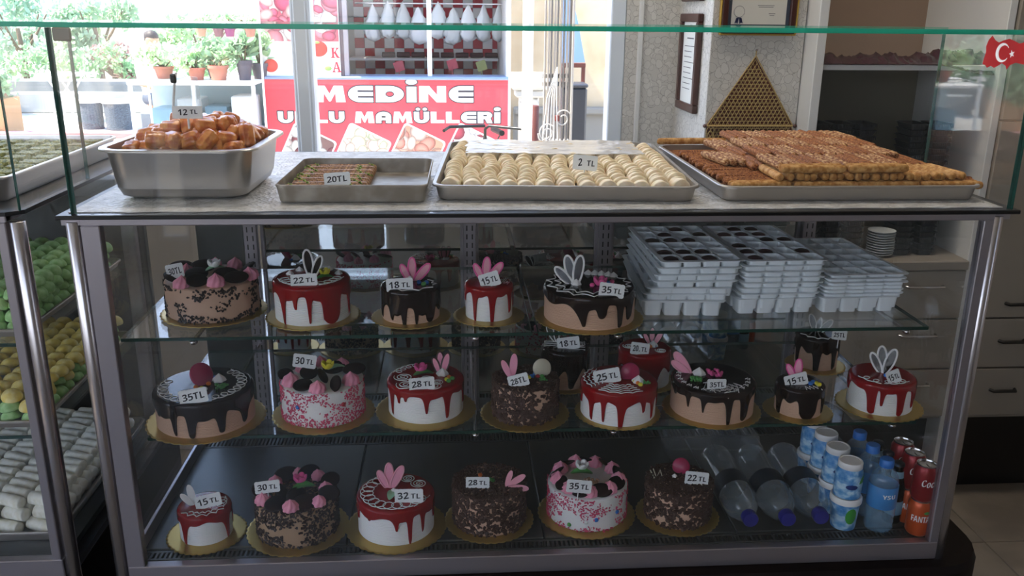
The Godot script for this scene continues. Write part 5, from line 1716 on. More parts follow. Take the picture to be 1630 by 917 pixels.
		put("can_body", cn.mesh(), mat("8a0d16", 0.3, 0.3), t)
		put("can_lid", ld.mesh(), M.chrome, t)
		put("lettering", w1.mesh(), M.icing, t, "stuff")

# ---------------------------------------------------------------- neighbouring case on the left
func case_left() -> void:
	var c := thing("pastry_case", "neighbouring glass pastry case with trays of green and yellow cookies, cut off at the left", "display case", Vector3(-1.35, 0, -1.82))
	putw("plinth", bx(Vector3(-2.05, 0.0, -2.2), Vector3(-0.74, 0.575, -1.47), 0.02), M.plinth, c)
	for q: Array in [["rail", -2.0, 1.2615, -0.74, 1.279], ["rail", -2.0, 0.5745, -0.74, 0.613], ["stile", -0.758, 0.613, -0.742, 1.2615]]:
		putw(q[0], bx(Vector3(q[1], q[2], -1.496), Vector3(q[3], q[4], -1.476), 0.0015), M.alu, c)
	var b := MB.new()
	b.cyl(Vector3(-0.727, 0.565, -1.487), Vector3(-0.727, 1.262, -1.487), 0.0125, 24, 0.001)
	putw("post", b, M.satin, c)
	putw("front_glass", bx(Vector3(-2.0, 0.613, -1.4885), Vector3(-0.758, 1.2615, -1.4835)), M.glass, c)
	putw("side_glass", bx(Vector3(-0.7415, 0.575, -2.09), Vector3(-0.7365, 1.262, -1.5)), M.glass, c)
	putw("back_panel", bx(Vector3(-2.0, 0.575, -2.13), Vector3(-0.742, 1.262, -2.11)), M.slate, c)
	putw("upright", bx(Vector3(-0.785, 0.6, -2.1), Vector3(-0.753, 1.262, -2.08), 0.002), M.alu, c)
	putw("counter_base", bx(Vector3(-2.0, 1.2625, -2.15), Vector3(-0.74, 1.2725, -1.479)), M.alu, c)
	# counter glass with a clipped front corner
	var o := PackedVector2Array([Vector2(-2.05, 1.473), Vector2(-0.738, 1.473), Vector2(-0.716, 1.495), Vector2(-0.716, 2.17), Vector2(-2.05, 2.17)])
	b = MB.new()
	b.t = Transform3D(Basis(Vector3.RIGHT, Vector3.FORWARD, Vector3.UP), Vector3(0, 1.2725, 0))
	b.prism(o, 0.007)
	putw("counter_glass", b, M.black, c)
	putw("well_floor", bx(Vector3(-2.0, 0.6, -2.1), Vector3(-0.742, 0.613, -1.497)), M.slate, c)
	pane("guard_front", Vector3(-2.0, 1.2797, -1.4895), Vector3(-0.72, 1.5735, -1.4835), M.glass, c, [[Vector3(-0.7205, 1.2797, -1.4897), Vector3(-0.719, 1.5735, -1.4833)]], "edgeside")
	pane("guard_top", Vector3(-2.0, 1.574, -1.79), Vector3(-0.634, 1.5815, -1.477), M.glass, c, [[Vector3(-2.0, 1.5739, -1.4775), Vector3(-0.6338, 1.5816, -1.476)]])
	pane("guard_side", Vector3(-0.726, 1.2797, -1.782), Vector3(-0.72, 1.5735, -1.49), M.glass, c, [[Vector3(-0.7262, 1.2797, -1.7833), Vector3(-0.7198, 1.5735, -1.782)]], "edgeside")
	for q: Array in [[1.029, "upper", "green"], [0.849, "lower", "yellow and green"]]:
		var s := thing("glass_shelf", "%s glass shelf of the left case carrying %s cookies" % [q[1], q[2]], "shelf", Vector3(-1.35, q[0], -1.8))
		var sh := putw("sheet", bx(Vector3(-1.95, q[0], -2.05), Vector3(-0.752, q[0] + 0.006, -1.512)), M.shelfglass, s)
		var e := putw("polished_edge", bx(Vector3(-1.95, q[0] - 0.0001, -1.512), Vector3(-0.752, q[0] + 0.0061, -1.5105)), M.edgedark, s)
	# domed cookies heaped on trays
	var dome := MB.new()
	var pr := []
	for i in 9: pr.push_back(Vector2(0.0185 * cos(PI / 2 * i / 8.0), 0.0035 + 0.017 * sin(PI / 2 * i / 8.0)))
	dome.lathe([Vector2(0, 0), Vector2(0.0155, 0), Vector2(0.018, 0.0015)] + pr, 24, 60)
	var dm := dome.mesh()
	var green := tri(bump(mat("ffffff", 0.75), noise(91, 0.05, Color.BLACK, Color.WHITE), 0.03), noise(92, 0.02, Color("9ccb80"), Color("c2e6a8")), 12.0)
	var yellow := tri(bump(mat("ffffff", 0.75), noise(91, 0.05, Color.BLACK, Color.WHITE), 0.03), noise(93, 0.02, Color("ecd066"), Color("f6e6a0")), 12.0)
	for q: Array in [[1.0352, "upper", 4], [0.8552, "lower", 3]]:
		var t := thing("cookie_tray", "shallow steel tray of domed cookies on the left case's %s shelf" % q[1], "tray", Vector3(-0.98, q[0], -1.78))
		put("tray_body", pan(0.42, 0.48, 0.014, 0.003, 0.012, 0.004, 0.0012, 0.003).mesh(), M.pan, t)
		for L in int(q[2]):
			for i in 6:
				for j in 12:
					var zz := -1.568 - 0.0375 * j - 0.009 * L
					if zz < -2.0 or (L < q[2] - 1 and j > 2 and i > 1): continue
					var y: bool = q[1] == "lower" and L >= 1 + (j + i) % 2
					var m := put("domed_cookie", dm, yellow if y else green)
					m.position = Vector3(-0.797 - 0.0375 * i - 0.006 * (L % 2) + rng.randf_range(-0.003, 0.003), q[0] + 0.002 + 0.019 * L + rng.randf_range(0, 0.002), zz + rng.randf_range(-0.003, 0.003))
					m.rotation = Vector3(rng.randf_range(0.0, 0.35), rng.randf() * TAU, rng.randf_range(-0.15, 0.15))
					var cl := "yellow" if y else "green"
					tag(m, "%s domed cookie, %s layer, %s from front, %s from right, %s shelf" % [cl, ["bottom", "second", "third", "top"][L], nth(j + 1), nth(i + 1), q[1]], "cookie", "%s cookies on the left case's %s shelf" % [cl, q[1]])
	var t := thing("cookie_tray", "deep tray of whitish finger cookies on the floor of the left case", "tray", Vector3(-0.99, 0.6135, -1.79))
	put("tray_body", pan(0.44, 0.5, 0.02, 0.003, 0.012, 0.004, 0.0012, 0.003).mesh(), M.pan, t)
	var fm := [ridged(0.013, 0.06, 0, 101), ridged(0.0125, 0.056, 0, 102)]
	var wh := tri(mat("ffffff", 0.8), noise(94, 0.02, Color("e2dec8"), Color("f2f0e4")), 12.0)
	for L in 3:
		for i in 6:
			for j in 15:
				if L < 2 and (j > 3 and i > 1): continue
				if -1.565 - 0.03 * j - 0.012 * L < -2.02: continue
				var m := put("finger_cookie", fm[(i + j) % 2], wh)
				m.position = Vector3(-0.815 - 0.063 * i + 0.012 * (L % 2), 0.6135 + 0.016 + 0.022 * L, -1.57 - 0.0285 * j - 0.012 * L)
				m.rotation = Vector3(rng.randf_range(-0.1, 0.1), PI / 2 - 0.35 + rng.randf_range(-0.1, 0.1), 0)
				tag(m, "whitish finger cookie, %s layer, %s from front in %s row from right" % [["bottom", "middle", "top"][L], nth(j + 1), nth(i + 1)], "cookie", "finger cookies on the left case's floor")
	# tray of pistachio squares upstairs
	t = thing("pistachio_tray", "steel tray of green pistachio squares on the left case's counter", "tray", Vector3(-1.02, 1.2797, -1.82))
	put("tray_body", pan(0.5, 0.54, 0.042, 0.006, 0.02, 0.005, 0.0012, 0.005).mesh(), M.steel, t)
	var sq := MB.new()
	var f := FastNoiseLite.new()
	f.seed = 8; f.frequency = 90.0
	var p := PackedVector3Array()
	for j in 9:
		for i in 9:
			var x := (i / 8.0 - 0.5) * 0.054
			var z := (j / 8.0 - 0.5) * 0.054
			var ed := 0.0 if i == 0 or j == 0 or i == 8 or j == 8 else 0.028
			p.push_back(Vector3(x, 0.006 + ed + 0.004 * f.get_noise_2d(x, z), z))
	sq.grid(p, 9, 9, false, true)
	var sqm := sq.mesh()
	var pm := tri(bump(mat("ffffff", 0.6), noise(95, 0.12, Color.BLACK, Color.WHITE), 0.12), noise(96, 0.07, Color("4f5a1e"), Color("b0ab62")), 9.0)
	for i in 8:
		for j in 9:
			var m := put("pistachio_square", sqm, pm)
			m.position = Vector3(-1.02 + 0.0585 * (i - 3.5), 1.2845, -1.82 + 0.0575 * (j - 4))
			m.rotation.y = (rng.randi() % 4) * PI / 2
			tag(m, "pistachio covered square, %s from front in the tray's %s column from left" % [nth(9 - j), nth(i + 1)], "pastry", "pistachio squares on the left counter")

# ---------------------------------------------------------------- on the wall and in the hutch
func frame_box(called: String, label: String, at: Vector3, yaw: float, w: float, h: float, bar: float, depth: float, m: Material, inner: Material) -> Node3D:
	var t := thing(called, label, "picture frame", at, yaw)
	var b := MB.new()
	for q: Array in [[0, h / 2 - bar / 2, w, bar], [0, -h / 2 + bar / 2, w, bar], [-w / 2 + bar / 2, 0, bar, h - 2 * bar], [w / 2 - bar / 2, 0, bar, h - 2 * bar]]:
		b.box(Vector3(q[0], q[1], depth / 2), Vector3(q[2], q[3], depth), 0.003)
	put("frame", b.mesh(), m, t)
	put("paper", bx(Vector3(-w / 2 + bar, -h / 2 + bar, 0.001), Vector3(w / 2 - bar, h / 2 - bar, depth * 0.45)).mesh(), inner, t)
	return t

func lines(t: Node3D, rows: Array, z: float, m: Material) -> void:
	var b := MB.new()
	for r: Array in rows: b.box(Vector3(r[0], r[1], z), Vector3(r[2], r[3], 0.0003))
	put("print", b.mesh(), m, t, "stuff")

func decor() -> void:
	var sheet := mat("cfccc2", 0.7)
	var grey := mat("55565c", 0.7)
	# certificate with a seal
	var t := frame_box("certificate_frame", "gilt and dark framed certificate with a navy ribboned seal, hung high on the pier", Vector3(0.9155, 1.641, -2.6995), 0, 0.226, 0.184, 0.019, 0.018, M.wood, mat("3c4450", 0.6))
	var gb := MB.new()
	for q: Array in [[0, 0.0945, 0.234, 0.006], [0, -0.0945, 0.234, 0.006], [-0.1155, 0, 0.006, 0.184], [0.1155, 0, 0.006, 0.184]]: gb.box(Vector3(q[0], q[1], 0.008), Vector3(q[2], q[3], 0.016), 0.002)
	put("gilt_edge", gb.mesh(), M.gold, t)
	put("sheet", bx(Vector3(-0.083, -0.066, 0.008), Vector3(0.083, 0.066, 0.0088)).mesh(), sheet, t)
	var star := PackedVector2Array()
	for i in 48:
		var r := 0.0175 if i % 2 == 0 else 0.0155
		star.push_back(Vector2(cos(TAU * i / 48), sin(TAU * i / 48)) * r)
	var sb := MB.new()
	sb.prism(star, 0.0008)
	sb.t = Transform3D(Basis.IDENTITY, Vector3.ZERO)
	var seal := put("seal", sb.mesh(), grey, t)
	seal.position = Vector3(-0.06, -0.03, 0.0088)
	var s2 := MB.new()
	for i in 48: star[i] *= 0.93
	s2.prism(star, 0.0011)
	put("seal_face", s2.mesh(), sheet, seal)
	var rb := MB.new()
	for s: float in [-1.0, 1.0]: rb.prism(PackedVector2Array([Vector2(0, 0.006), Vector2(s * 0.008, 0.004), Vector2(s * 0.0125, -0.011), Vector2(s * 0.007, -0.009), Vector2(s * 0.003, -0.0125)]), 0.0012)
	var rbo := put("ribbon", rb.mesh(), mat("1a1f45", 0.5), t)
	rbo.position = Vector3(-0.06, -0.052, 0.0092)
	lines(t, [[0.02, -0.012, 0.05, 0.0012], [0.02, -0.0165, 0.045, 0.0012], [0.04, -0.035, 0.02, 0.0016], [0.04, -0.04, 0.014, 0.0012], [0.0, 0.03, 0.08, 0.002], [0.0, 0.02, 0.06, 0.0014]], 0.0089, grey)
	# two frames on the side of the pier, facing the window
	for q: Array in [[1.452, 0.306, "brown framed printed notice on the pier's side, facing the window"], [1.782, 0.28, "brown frame above the printed notice on the pier's side, cut by the picture's top"]]:
		var f := frame_box("notice_frame", q[2], Vector3(0.7785, q[0], -2.905), -PI / 2, 0.225, q[1], 0.026, 0.018, M.wood, mat("e4e6e2", 0.7))
		var rows := [[0.0, q[1] * 0.36, 0.02, 0.016], [0.0, q[1] * 0.25, 0.08, 0.004]]
		for i in 9: rows.push_back([-0.02 if i % 3 else 0.0, q[1] * (0.17 - 0.055 * i), 0.09 if i % 3 else 0.13, 0.0022])
		lines(f, rows, 0.0083, grey)
	# woven straw hanging
	t = thing("wall_hanging", "pointed woven straw hanging with brown backing on the papered pier", "wall hanging", Vector3(0.9185, 1.274, -2.6995))
	var W := 0.136
	var o := PackedVector2Array([Vector2(0, 0.206), Vector2(-W, 0.002), Vector2(-W * 0.93, -0.16), Vector2(W * 0.93, -0.16), Vector2(W, 0.002)])
	var b := MB.new()
	b.prism(o, 0.003)
	put("backing", b.mesh(), mat("5e2a1a", 0.8), t)
	var straw := tri(mat("ffffff", 0.55), noise(111, 0.05, Color("94743a"), Color("d2b87c")), 20.0)
	b = MB.new()
	var inside := func(p: Vector2) -> bool: return p.y > -0.158 and (p.y < 0.002 and absf(p.x) < W * 0.95 or p.y >= 0.002 and absf(p.x) < W * (0.206 - p.y) / 0.204)
	var clip := func(a: Vector2, d: Vector2, z: float) -> void:
		var t0 := 9.0
		var t1 := -9.0
		for i in 140:
			var s := -0.4 + i * 0.006
			if inside.call(a + d * s):
				t0 = minf(t0, s); t1 = maxf(t1, s)
		if t1 - t0 > 0.006: b.tube([Vector3(a.x + d.x * t0, a.y + d.y * t0, z), Vector3(a.x + d.x * t1, a.y + d.y * t1, z)], 0.0012, 5)
	var sp := 0.0128
	for i in 30: clip.call(Vector2(0, -0.155 + (i + 0.25) * sp * 0.866), Vector2(1, 0), 0.0042)
	for s: float in [-1.0, 1.0]:
		for i in range(-28, 29): clip.call(Vector2(i * sp, -0.155), Vector2(0.5 * s, 0.866), 0.0052 + 0.001 * s)
	put("straw_weave", b.mesh(), straw, t, "stuff")
	b = MB.new()
	b.tube([Vector3(-W - 0.004, 0.0, 0.008), Vector3(W + 0.004, 0.0, 0.008)], 0.0022, 8)
	for s: float in [-1.0, 1.0]: b.tube([Vector3(s * W, 0.0, 0.007), Vector3(0, 0.21, 0.007), Vector3(0, 0.225, 0.007)], 0.0019, 6)
	put("straw_border", b.mesh(), straw, t)
	for s: float in [-1.0, 1.0]:
		b = MB.new()
		b.ball(Vector3(s * (W + 0.006), 0.0, 0.008), Vector3(0.0065, 0.006, 0.0065))
		put("knob", b.mesh(), mat("4a2620", 0.5), t)
		for k in 3:
			b = MB.new()
			var pts := []
			for i in 13:
				var a := PI * i / 12
				pts.push_back(Vector3(s * (W - 0.012 + (0.012 - 0.004 * k) * cos(a)) , -0.02 - 0.012 * k + (0.02 - 0.004 * k) * sin(a) - (0.09 if i == 0 or i == 12 else 0.0), 0.0095))
			b.tube(pts, 0.0013, 5)
			put("side_loop", b.mesh(), straw, t)
	b = MB.new()
	b.cyl(Vector3(0, 0.226, 0.0), Vector3(0, 0.228, 0.012), 0.003, 10)
	put("hook", b.mesh(), M.chrome, t)
	# crumpled bag on the hutch's shelf
	var f2 := FastNoiseLite.new()
	f2.seed = 21; f2.frequency = 9.0
	var p := PackedVector3Array()
	for j in 12:
		for i in 60:
			var u := i / 59.0
			var v := j / 11.0
			var hh := 0.022 + 0.018 * f2.get_noise_2d(u * 2.0, 3.0) + 0.016 * smoothstep(0.5, 0.8, u)
			var droop := 0.03 * smoothstep(0.62, 0.95, u) * smoothstep(0.6, 0.0, v)
			p.push_back(Vector3(1.102 + 0.53 * u, 1.4645 + hh * sin(PI * clampf(v, 0.02, 0.98)) * (1.0 + 0.5 * f2.get_noise_2d(u * 6, v * 3)) - droop, -2.618 - 0.17 * v + 0.012 * f2.get_noise_2d(u * 5, v * 2 + 9)))
	b = MB.new()
	b.grid(p, 60, 12, false, true)
	for k in p.size(): p[k].y -= 0.001
	b.grid(p, 60, 12, false)
	var bag := mat("3a222c", 0.25)
	bag.backlight_enabled = true; bag.backlight = Color(0.35, 0.2, 0.25)
	tag(putw("plastic_bag", b, bag), "crumpled dark plum plastic bags lying along the hutch's shelf", "bag")
	# nested black containers and saucers on the worktop
	var cb := MB.new()
	var r := [rr(0.05, 0.09, 0.008, 0.0), rr(0.064, 0.104, 0.01, 0.036), rr(0.071, 0.111, 0.012, 0.036), rr(0.071, 0.111, 0.012, 0.038)]
	cb.cap(r[0], Vector3.DOWN)
	for i in 3: cb.strip(r[i], r[i + 1])
	var r2 := [rr(0.066, 0.106, 0.01, 0.038), rr(0.046, 0.086, 0.007, 0.003)]
	cb.strip(r[3], r2[0]); cb.strip(r2[0], r2[1]); cb.cap(r2[1], Vector3.UP)
	for i in 9: cb.box(Vector3(-0.028 + i * 0.007, 0.026, 0.0535), Vector3(0.002, 0.018, 0.0012), 0.0003, Basis(Vector3.RIGHT, -0.1))
	var cm := cb.mesh()
	var dark := mat("24262a", 0.3)
	var st := ["leftmost", "second", "third", "fourth", "rightmost"]
	for k in 5:
		for i in 22:
			var m := put("food_container", cm, dark)
			m.position = Vector3([1.142, 1.202, 1.262, 1.452, 1.53][k] + (0.012 * (k % 3) if k < 3 else 0.0) + rng.randf_range(-0.001, 0.001), 0.8605 + 0.0192 * i - (0.0 if k != 0 else 0.0), -2.72)
			m.scale = Vector3(0.9, 0.5, 1)
			tag(m, "black nested food container, %s from the bottom in the %s of five worktop stacks" % [nth(i + 1), st[k]], "container", "containers in the %s stack" % st[k])
	var sl := MB.new()
	sl.lathe([Vector2(0, 0), Vector2(0.02, 0), Vector2(0.022, 0.002), Vector2(0.043, 0.0085), Vector2(0.043, 0.0098), Vector2(0.021, 0.0035), Vector2(0, 0.003)], 36, 30)
	var sm := sl.mesh()
	for i in 10:
		var m := put("saucer", sm, M.tray)
		m.position = Vector3(1.38 + rng.randf_range(-0.002, 0.002), 0.8605 + 0.0082 * i, -2.68)
		tag(m, "white saucer, %s from the bottom of the single stack on the hutch worktop" % nth(i + 1), "saucer", "saucers stacked on the hutch worktop")

# ---------------------------------------------------------------- the customers' side, seen in the mirrors
func customer_side() -> void:
	for q: Array in [[-1.7, 0.9, "left"], [1.3, 1.2, "right"]]:
		var t := thing("cafe_table", "round cafe table with chrome legs on the customers' side, %s one" % q[2], "table", Vector3(q[0], 0, q[1]))
		var b := MB.new()
		b.lathe([Vector2(0, 0.71), Vector2(0.33, 0.71), Vector2(0.35, 0.718), Vector2(0.35, 0.735), Vector2(0.34, 0.74), Vector2(0, 0.74)], 40)
		put("table_top", b.mesh(), mat("b59a78", 0.5), t)
		for k in 4:
			var a := PI / 4 + k * PI / 2
			b = MB.new()
			b.cyl(Vector3(cos(a) * 0.22, 0.71, sin(a) * 0.22), Vector3(cos(a) * 0.3, 0.0, sin(a) * 0.3), 0.014, 14)
			put("leg", b.mesh(), M.chrome, t)

# ---------------------------------------------------------------- outdoors
# bones: [a, b, ra, rb]; one smooth skin meshed with surface nets
func skin(bones: Array, cell: float, k: float) -> MB:
	var lo := Vector3.ONE * 1e9
	var hi := -lo
	for q: Array in bones:
		for e in 2:
			lo = lo.min(q[e] - Vector3.ONE * (q[2 + e] + 3 * cell)); hi = hi.max(q[e] + Vector3.ONE * (q[2 + e] + 3 * cell))
	var n := Vector3i((hi - lo) / cell) + Vector3i.ONE
	var d := PackedFloat32Array()
	d.resize(n.x * n.y * n.z)
	for z in n.z:
		for y in n.y:
			for x in n.x:
				var p := lo + Vector3(x, y, z) * cell
				var s := 0.0
				for q: Array in bones:
					var ab: Vector3 = q[1] - q[0]
					var t := clampf((p - q[0]).dot(ab) / maxf(ab.length_squared(), 1e-9), 0, 1)
					s += exp(-k * (p.distance_to(q[0] + ab * t) - lerpf(q[2], q[3], t)))
				d[(z * n.y + y) * n.x + x] = -log(maxf(s, 1e-30)) / k
	var id := {}
	var b := MB.new()
	var at := func(x: int, y: int, z: int) -> float: return d[(z * n.y + y) * n.x + x]
	for z in n.z - 1:
		for y in n.y - 1:
			for x in n.x - 1:
				var c := Vector3.ZERO
				var m := 0
				for e: Array in [[0, 0, 0, 1, 0, 0], [0, 1, 0, 1, 1, 0], [0, 0, 1, 1, 0, 1], [0, 1, 1, 1, 1, 1], [0, 0, 0, 0, 1, 0], [1, 0, 0, 1, 1, 0], [0, 0, 1, 0, 1, 1], [1, 0, 1, 1, 1, 1], [0, 0, 0, 0, 0, 1], [1, 0, 0, 1, 0, 1], [0, 1, 0, 0, 1, 1], [1, 1, 0, 1, 1, 1]]:
					var u: float = at.call(x + e[0], y + e[1], z + e[2])
					var v: float = at.call(x + e[3], y + e[4], z + e[5])
					if (u < 0) != (v < 0):
						c += Vector3(e[0], e[1], e[2]).lerp(Vector3(e[3], e[4], e[5]), u / (u - v)); m += 1
				if m > 0:
					var g := Vector3(at.call(x + 1, y, z) - at.call(x, y, z), at.call(x, y + 1, z) - at.call(x, y, z), at.call(x, y, z + 1) - at.call(x, y, z))
					id[(z * n.y + y) * n.x + x] = b.vert(lo + (Vector3(x, y, z) + c / m) * cell, g.normalized())
	for z in range(1, n.z - 1):
		for y in range(1, n.y - 1):
			for x in range(1, n.x - 1):
				var u: float = at.call(x, y, z)
				for e: Array in [[1, 0, 0, 0, 1, 0, 0, 0, 1], [0, 1, 0, 1, 0, 0, 0, 0, 1], [0, 0, 1, 1, 0, 0, 0, 1, 0]]:
					var v: float = at.call(x + e[0], y + e[1], z + e[2])
					if (u < 0) == (v < 0): continue
					var c := func(i: int, j: int) -> int: return id.get(((z - e[5] * i - e[8] * j) * n.y + y - e[4] * i - e[7] * j) * n.x + x - e[3] * i - e[6] * j, -1)
					var w := [c.call(0, 0), c.call(1, 0), c.call(1, 1), c.call(0, 1)]
					if w.min() >= 0: b.quad(w[0], w[1], w[2], w[3])
	return b

func leaf_mesh() -> Mesh:
	if not shared.has("leafcard"):
		var p := PackedVector3Array()
		for j in 5:
			for i in 3:
				var v := j / 4.0
				var x := (i - 1.0) * sin(PI * clampf(v, 0.04, 0.96)) * 0.32
				p.push_back(Vector3(x, v, absf(i - 1.0) * 0.08 + 0.2 * v * v))
		var b := MB.new()
		b.grid(p, 3, 5, false)
		shared["leafcard"] = b.mesh()
	return shared["leafcard"]

# leaves in clumps round the given centres
func foliage(parent: Node3D, blobs: Array, count: int, size: float, m: Material) -> void:
	var xs := []
	for k in count:
		var q: Array = blobs[rng.randi() % blobs.size()]
		var d := Vector3(rng.randfn(), rng.randfn(), rng.randfn()).normalized()
		var p: Vector3 = q[0] + d * q[1] * pow(rng.randf(), 0.4)
		xs.push_back(Transform3D(Basis.from_euler(Vector3(rng.randf_range(-1.2, 1.2), rng.randf() * TAU, rng.randf_range(-1, 1))).scaled_local(Vector3.ONE * size * rng.randf_range(0.6, 1.3)), p))
	scatter("foliage", leaf_mesh(), xs, m, parent)

func leafm(c: String) -> StandardMaterial3D:
	var m := mat(Color(c).lerp(Color("cfd8cc"), 0.3).to_html(false), 0.55)
	m.backlight_enabled = true; m.backlight = m.albedo_color.lightened(0.2)
	return m

func potted(called: String, label: String, at: Vector3, r: float, h: float, pot: Material, lf: Material, ph: float, spread: float, n: int, size: float, hang := 0.0) -> void:
	var t := thing(called, label, "potted plant", at)
	var b := MB.new()
	b.lathe([Vector2(0, 0), Vector2(r * 0.7, 0), Vector2(r * 0.95, h * 0.8), Vector2(r * 1.05, h * 0.8), Vector2(r * 1.05, h), Vector2(r * 0.92, h), Vector2(r * 0.9, h * 0.85), Vector2(0, h * 0.85)], 28)
	put("pot", b.mesh(), pot, t)
	var blobs := []
	for k in 7: blobs.push_back([Vector3(rng.randf_range(-1, 1) * spread, h + ph * rng.randf_range(0.2, 0.9), rng.randf_range(-1, 1) * spread), spread * 0.6])
	b = MB.new()
	for q: Array in blobs: b.tube([Vector3(0, h * 0.8, 0), q[0] * Vector3(0.5, 0.7, 0.5) + Vector3(0, h * 0.3, 0), q[0]], 0.006, 5)
	put("stem", b.mesh(), mat("5a5030", 0.8), t)
	foliage(t, blobs, n, size, lf)
	if hang > 0.0:
		b = MB.new()
		for s: float in [-1.0, 1.0]: b.tube([Vector3(s * r, h, 0), Vector3(0, hang, 0)], 0.003, 5)
		put("hanger", b.mesh(), M.icing, t)

# broad rounded signwriter's capitals
func arc(c: Vector2, rx: float, ry: float, a0: float, a1: float) -> Array:
	var o := []
	for i in 11: o.push_back(c + Vector2(cos(lerpf(a0, a1, i / 10.0)) * rx, sin(lerpf(a0, a1, i / 10.0)) * ry))
	return o

func rect2(x0: float, y0: float, x1: float, y1: float) -> PackedVector2Array:
	return PackedVector2Array([Vector2(x0, y0), Vector2(x1, y0), Vector2(x1, y1), Vector2(x0, y1)])

func minus(a: Array, cut: PackedVector2Array) -> Array:
	var o := []
	for p: PackedVector2Array in a:
		o.append_array(Geometry2D.clip_polygons(p, cut))
	return o

func halves(p: PackedVector2Array, x: float) -> Array:
	return Geometry2D.intersect_polygons(p, rect2(-9, -9, x, 9)) + Geometry2D.intersect_polygons(p, rect2(x, -9, 9, 9))

func glyph(c: String) -> Array:
	match c:
		"M": return [[PackedVector2Array([Vector2(0, 0), Vector2(0.1, 1), Vector2(0.5, 1), Vector2(0.7, 0.52), Vector2(0.9, 1), Vector2(1.3, 1), Vector2(1.4, 0), Vector2(0.98, 0), Vector2(0.95, 0.55), Vector2(0.74, 0.05), Vector2(0.66, 0.05), Vector2(0.45, 0.55), Vector2(0.42, 0)])], 1.4]
		"E":
			var e := PackedVector2Array(arc(Vector2(0.55, 0.5), 0.55, 0.5, PI / 2, PI * 1.5) + [Vector2(1.1, 0), Vector2(1.1, 1)])
			return [minus(minus([e], rect2(0.42, 0.62, 1.2, 0.74)), rect2(0.42, 0.27, 1.2, 0.39)), 1.1]
		"D":
			var d := PackedVector2Array([Vector2(0, 1), Vector2(0, 0)] + arc(Vector2(0.6, 0.5), 0.65, 0.5, -PI / 2, PI / 2))
			return [minus(halves(d, 0.62), PackedVector2Array(arc(Vector2(0.62, 0.5), 0.2, 0.18, 0, TAU * 0.96))), 1.25]
		"İ": return [[rect2(0, 0, 0.44, 0.96), PackedVector2Array(arc(Vector2(0.22, 1.24), 0.26, 0.17, 0, TAU * 0.96))], 0.44]
		"N": return [[PackedVector2Array([Vector2(0, 0), Vector2(0, 1), Vector2(0.45, 1), Vector2(0.8, 0.45), Vector2(0.8, 1), Vector2(1.2, 1), Vector2(1.2, 0), Vector2(0.78, 0), Vector2(0.4, 0.55), Vector2(0.4, 0)])], 1.2]
		"U", "Ü":
			var u := [PackedVector2Array([Vector2(1.1, 1), Vector2(0.72, 1)] + arc(Vector2(0.55, 0.42), 0.17, 0.16, 0, -PI) + [Vector2(0.38, 1), Vector2(0, 1)] + arc(Vector2(0.55, 0.42), 0.55, 0.42, PI, TAU))]
			if c == "Ü": u.append_array([PackedVector2Array(arc(Vector2(0.3, 1.22), 0.17, 0.13, 0, TAU * 0.96)), PackedVector2Array(arc(Vector2(0.8, 1.22), 0.17, 0.13, 0, TAU * 0.96))])
			return [u, 1.1]
		"L": return [[PackedVector2Array([Vector2(0, 0), Vector2(0, 1), Vector2(0.42, 1), Vector2(0.42, 0.28), Vector2(0.98, 0.28), Vector2(0.98, 0)])], 0.98]
		"A":
			var a := PackedVector2Array([Vector2(0, 0)] + arc(Vector2(0.55, 0.55), 0.55, 0.45, PI, 0) + [Vector2(1.1, 0), Vector2(0.72, 0), Vector2(0.72, 0.26), Vector2(0.38, 0.26), Vector2(0.38, 0)])
			return [minus(halves(a, 0.55), rect2(0.4, 0.48, 0.7, 0.62)), 1.1]
		"R":
			var r := PackedVector2Array([Vector2(0, 0), Vector2(0, 1)] + arc(Vector2(0.65, 0.69), 0.4, 0.31, PI / 2, -0.8) + [Vector2(1.08, 0), Vector2(0.68, 0), Vector2(0.52, 0.36), Vector2(0.4, 0.36), Vector2(0.4, 0)])
			return [minus(halves(r, 0.52), rect2(0.4, 0.6, 0.68, 0.73)), 1.08]
	return [[], 0.5]

func fat_text(b: MB, s: String, cx: float, y: float, w: float, h: float, grow: float, d: float) -> void:
	var gap := 0.12
	var total := -gap
	for c in s: total += glyph(c)[1] + gap
	var sx := w / total
	var x := cx - w / 2
	for c in s:
		var g := glyph(c)
		for p: PackedVector2Array in g[0]:
			var o := PackedVector2Array()
			for q in p: o.push_back(Vector2(x + q.x * sx, y + q.y * h))
			var list: Array = Geometry2D.offset_polygon(o, grow) if grow > 0.0 else [o]
			for e: PackedVector2Array in list:
				if not Geometry2D.is_polygon_clockwise(e) and e.size() > 2: b.prism(e, d)
				elif grow == 0.0: b.prism(e, d)
		x += (g[1] + gap) * sx

